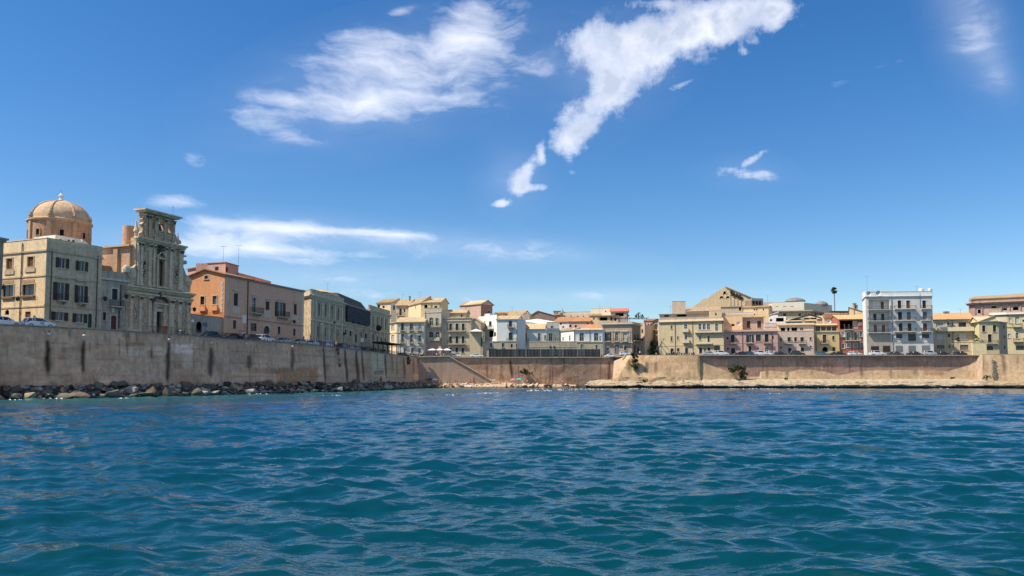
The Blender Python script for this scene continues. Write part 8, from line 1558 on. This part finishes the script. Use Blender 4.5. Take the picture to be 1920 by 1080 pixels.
def person(ps, x, y, z, rz, label, c1, shirt=None, trousers=None, group=None, s=1.0):
    B_ = PM[ps]; t = link('person', B_[0], None, (x, y, z)); t.rotation_euler = (0, 0, rz); t.scale = (s, s, s); slot(t, random.choice(SKIN)); tag(t, label, 'person', group)
    h = link('hair', B_[1], t); slot(h, random.choice(HAIR))
    if trousers: o = link('trousers', B_[4], t); slot(o, CLM[trousers])
    else: o = link('shorts', B_[2], t); slot(o, CLM[c1])
    if shirt: o = link('shirt', B_[3], t); slot(o, CLM[shirt])
    return t
random.seed(77); ccl = list(CL); seen = {}
def bwhere(u): return 'near the wall corner' if u < 803 else 'below the parasols' if u < 833 else 'below the staircase top' if u < 868 else 'beneath the stairs' if u < 905 else 'at the stair foot' if u < 935 else 'by the white shelter' if u < 965 else 'by the turquoise parasol' if u < 990 else 'under the dark wall bush' if u < 1015 else 'at the far end of the beach'
for i in range(64):
    u = random.uniform(788, 905) if i < 42 else random.uniform(905, 1062); Y = random.uniform(240, 247) if u < 930 else random.uniform(243.5, 247.5); q = at_y(u, 722, Y); k = (249.6-Y)/13; z = 1.45*(1-k)**.8*(1 if u < 960 else .75)+.05
    ps = random.choices(['standing', 'sitting', 'lying'], [.38, .36, .26])[0]; c = random.choice(ccl); sh = random.choice(ccl) if random.random() < .3 else None; lb = f'{ps} bather in {c} shorts'+(f' and {sh} shirt' if sh else '')+' '+bwhere(u); n_ = seen.get(lb, 0); seen[lb] = n_+1
    if n_: lb = lb.replace('bather', 'second bather')
    person(ps, q[0], Y, z, random.uniform(0, 6.28), lb, c, sh, None, 'bathers on the beach')
for i, (u, Y, c, lb) in enumerate(((803, 243, 'white', 'white towel by the wall corner'), (815, 244, 'white', 'white towel below the parasols'), (822, 242, 'red', 'red towel on the pinkish rocks'), (845, 244, 'pink', 'pink towel below the stairs'), (858, 245, 'white', 'white towel below the middle stairs'), (872, 244.5, 'white', 'white towel further along below the stairs'), (880, 243, 'blue', 'blue towel on the rocks'), (985, 246, 'yellow', 'yellow towel on the pale end of the beach'), (1000, 245.8, 'white', 'white towel on the pale end of the beach'), (1020, 246, 'pink', 'pink towel on the pale end of the beach'))):
    q = at_y(u, 720, Y); t = link('towel', None, None); bpy.data.objects.remove(t); mb = MB(); z = 1.5*((249.6-Y)/-13+1)**.8*(1 if u < 960 else .75)+.12; rz = random.uniform(0, 3)
    for j in range(6): x0, x1 = -.9+j*.3, -.6+j*.3; z0_, z1_ = .04*math.sin(j*1.7), .04*math.sin(j*1.7+1.7); mb.hexa([(x0, -.45, z0_), (x1, -.45, z1_), (x1, .45, z1_), (x0, .45, z0_), (x0, -.45, z0_+.03), (x1, -.45, z1_+.03), (x1, .45, z1_+.03), (x0, .45, z0_+.03)])
    o = mb.build('towel', CLM[c]); o.location = (q[0], Y, z+.1); o.rotation_euler = (.15, 0, rz); tag(o, lb, 'towel', 'towels on the beach')
def bparasol(u, Y, c, lb, h=2.0):
    q = at_y(u, 720, Y); z = 1.45*(1-(249.6-Y)/13)**.8*.9; t = thing('beach_umbrella', (q[0], Y, z), lb, 'umbrella', 'beach umbrellas'); mb = MB(); mb.lathe((0, 0, h-.45), [(1.05, 0), (.75, .25), (.35, .42), (0, .48)], 8); mb.build('canopy', CLM[c], t); mb = MB(); mb.tube((0, 0, 0), (0, 0, h), .025); mb.build('pole', shut_m['white'], t)
bparasol(974, 246, 'turquoise', 'turquoise beach umbrella under the dark wall bush'); bparasol(963, 246.5, 'pink', 'pink beach umbrella beside the turquoise one', 1.8); bparasol(815, 245, 'white', 'white beach umbrella below the cafe parasols', 1.9); bparasol(806, 246, 'navy', 'dark blue beach umbrella near the wall corner', 1.9); bparasol(724-8, 0, 'red', 'x') if False else None
q = at_y(924, 716, 245.5); t = thing('shelter', (q[0], 245.5, .9), 'small white flat shelter on dark legs at the stair foot', 'shelter'); mb = MB(); mb.box((0, 0, 1.5), 1.7, 1.3, .35); mb.build('roof', shut_m['white'], t); 
for a in (-.7, .7):
    for b_ in (-.5, .5): mb = MB(); mb.tube((a, b_, 0), (a, b_, 1.33), .05); mb.build('leg', iron, t)
for i, (u, off, ps, c, sh, tr, lb) in enumerate(((453, 1.9, 'standing', 'black', 'white', 'navy', 'person in white shirt standing by the pink palace scooter'), (457, 2.0, 'walking', 'black', 'black', 'black', 'person in black walking before the pink palace'), (449, 2.2, 'standing', 'black', 'pink', 'navy', 'person in pink shirt behind the quay railing'), (631, 2.0, 'standing', 'black', 'white', 'navy', 'person in white shirt before the ruined palace end'), (794, 2.2, 'walking', 'black', 'red', 'navy', 'person in red shirt at the quay corner'), (790, 2.6, 'standing', 'black', 'white', 'black', 'person in white shirt at the quay corner'))):
    q = lookup(u, off) or (at_y(u, 662, 252)[0], 252, 0); person(ps, q[0], q[1], ROADZ+.14, random.uniform(0, 6), lb, c, sh, tr, 'people on the quay')
for i, (u, Y, ps, sh, tr, lb) in enumerate(((819, 251, 'standing', 'white', 'black', 'person in white shirt at the cafe parasols'), (832, 251.3, 'walking', 'white', 'navy', 'second person in white shirt at the cafe parasols'), (1263, 233, 'walking', 'navy', 'black', 'person in navy shirt among the scooters'), (1300, 233, 'standing', 'black', 'black', 'person in black at the scooter row end'), (1787, 233, 'standing', 'black', 'navy', 'person in black by the low cream house car'), (1801, 233, 'walking', 'white', 'navy', 'person in white shirt near the cream house'), (1823, 233, 'standing', 'black', 'black', 'dark figure at the yellow garden wall'), (1200, 233, 'standing', 'white', 'black', 'person in white shirt by the bastion top'), (1026, 252, 'standing', 'pink', 'navy', 'person in pink shirt behind the hoarding end'))):
    q = at_y(u, 662, Y); person(ps, q[0], Y, ROADZ+.02, random.uniform(0, 6), lb, 'black', sh, tr, 'people on the quay')
q = at_z(720, 722, 1.6); person('standing', lookup(715, -3)[0], lookup(715, -3)[1], 1.5, 0, 'person in red shirt standing on the boulder bank by the blue wall panel', 'red', 'red', None, 'people on the boulders'); person('sitting', lookup(712, -3.2)[0], lookup(712, -3.2)[1], 1.5, 1, 'sitting person in white shirt on the boulder bank', 'black', 'white', None, 'people on the boulders')

for i, (c, x, y, Y, h, lb) in enumerate((('C5', 672, 150, 270, 2.4, 'aerial on the tall ochre house roof'), ('C5', 420, 172, 283, 2.2, 'aerial on the tiled roof of the set back cream house'), ('C6', 620, 345, 310, 2.4, 'aerial on the tan lean-to roof'), ('C7', 700, 300, 320, 3, 'aerial on the long cream terrace building'), ('C8', 320, 445, 268, 2.4, 'aerial on the grey flat roofed storey'), ('C8', 1440, 378, 280, 2.6, 'aerial on the sandy attic house'), ('C9', 130, 320, 300, 3, 'aerial by the dark stepped bell wall'), ('C9', 700, 500, 283, 2.4, 'aerial on the tiled house below the palm'), ('C10', 860, 150, 238, 2.6, 'aerial in the middle of the white apartment roof'), ('C11', 440, 430, 243, 2.0, 'aerial on the orange hipped roof'), ('C4', 420, 200, 208, 2.4, 'aerial behind the ruined palace parapet'), ('C1', 620, 430, 128, 2.2, 'aerial on the cream corner house roof'))): q = at_y(*px(c, x, y+8), Y); antenna(q, h, lb)

for c, x, y, Y, r, lb in (('C8', 1176, 586, 260.5, .75, 'white satellite dish on the blank tan flank house'), ('C9', 902, 560, 256.5, .7, 'white satellite dish over the glazed veranda'), ('C9', 1284, 786, 251.5, .45, 'small white satellite dish on the brick red house'), ('C10', 332, 146, 236, .8, 'white satellite dish before the apartment block penthouse'), ('C10', 205, 152, 236, .7, 'white satellite dish at the apartment roof corner'), ('C7', 712, 690, 254.6, .4, 'small satellite dish on the shade-toned white front')):
    q = at_y(*px(c, x, y), Y); t = thing('satellite_dish', q, lb, 'satellite dish', 'satellite dishes'); mb = MB(); mb.lathe((0, 0, 0), [(0, 0), (r*.4, .04), (r*.75, .13), (r, .26)], 14); mb.v = [(p[0], -p[2], p[1]*.95+p[2]*.3) for p in mb.v]; d_ = mb.build('reflector', shut_m['white'], t); mb = MB(); mb.tube((0, 0, 0), (0, -.55, .1), .02, n=4); mb.tube((0, .02, 0), (0, .3, -r), .04, n=5); mb.build('arm', iron, t)
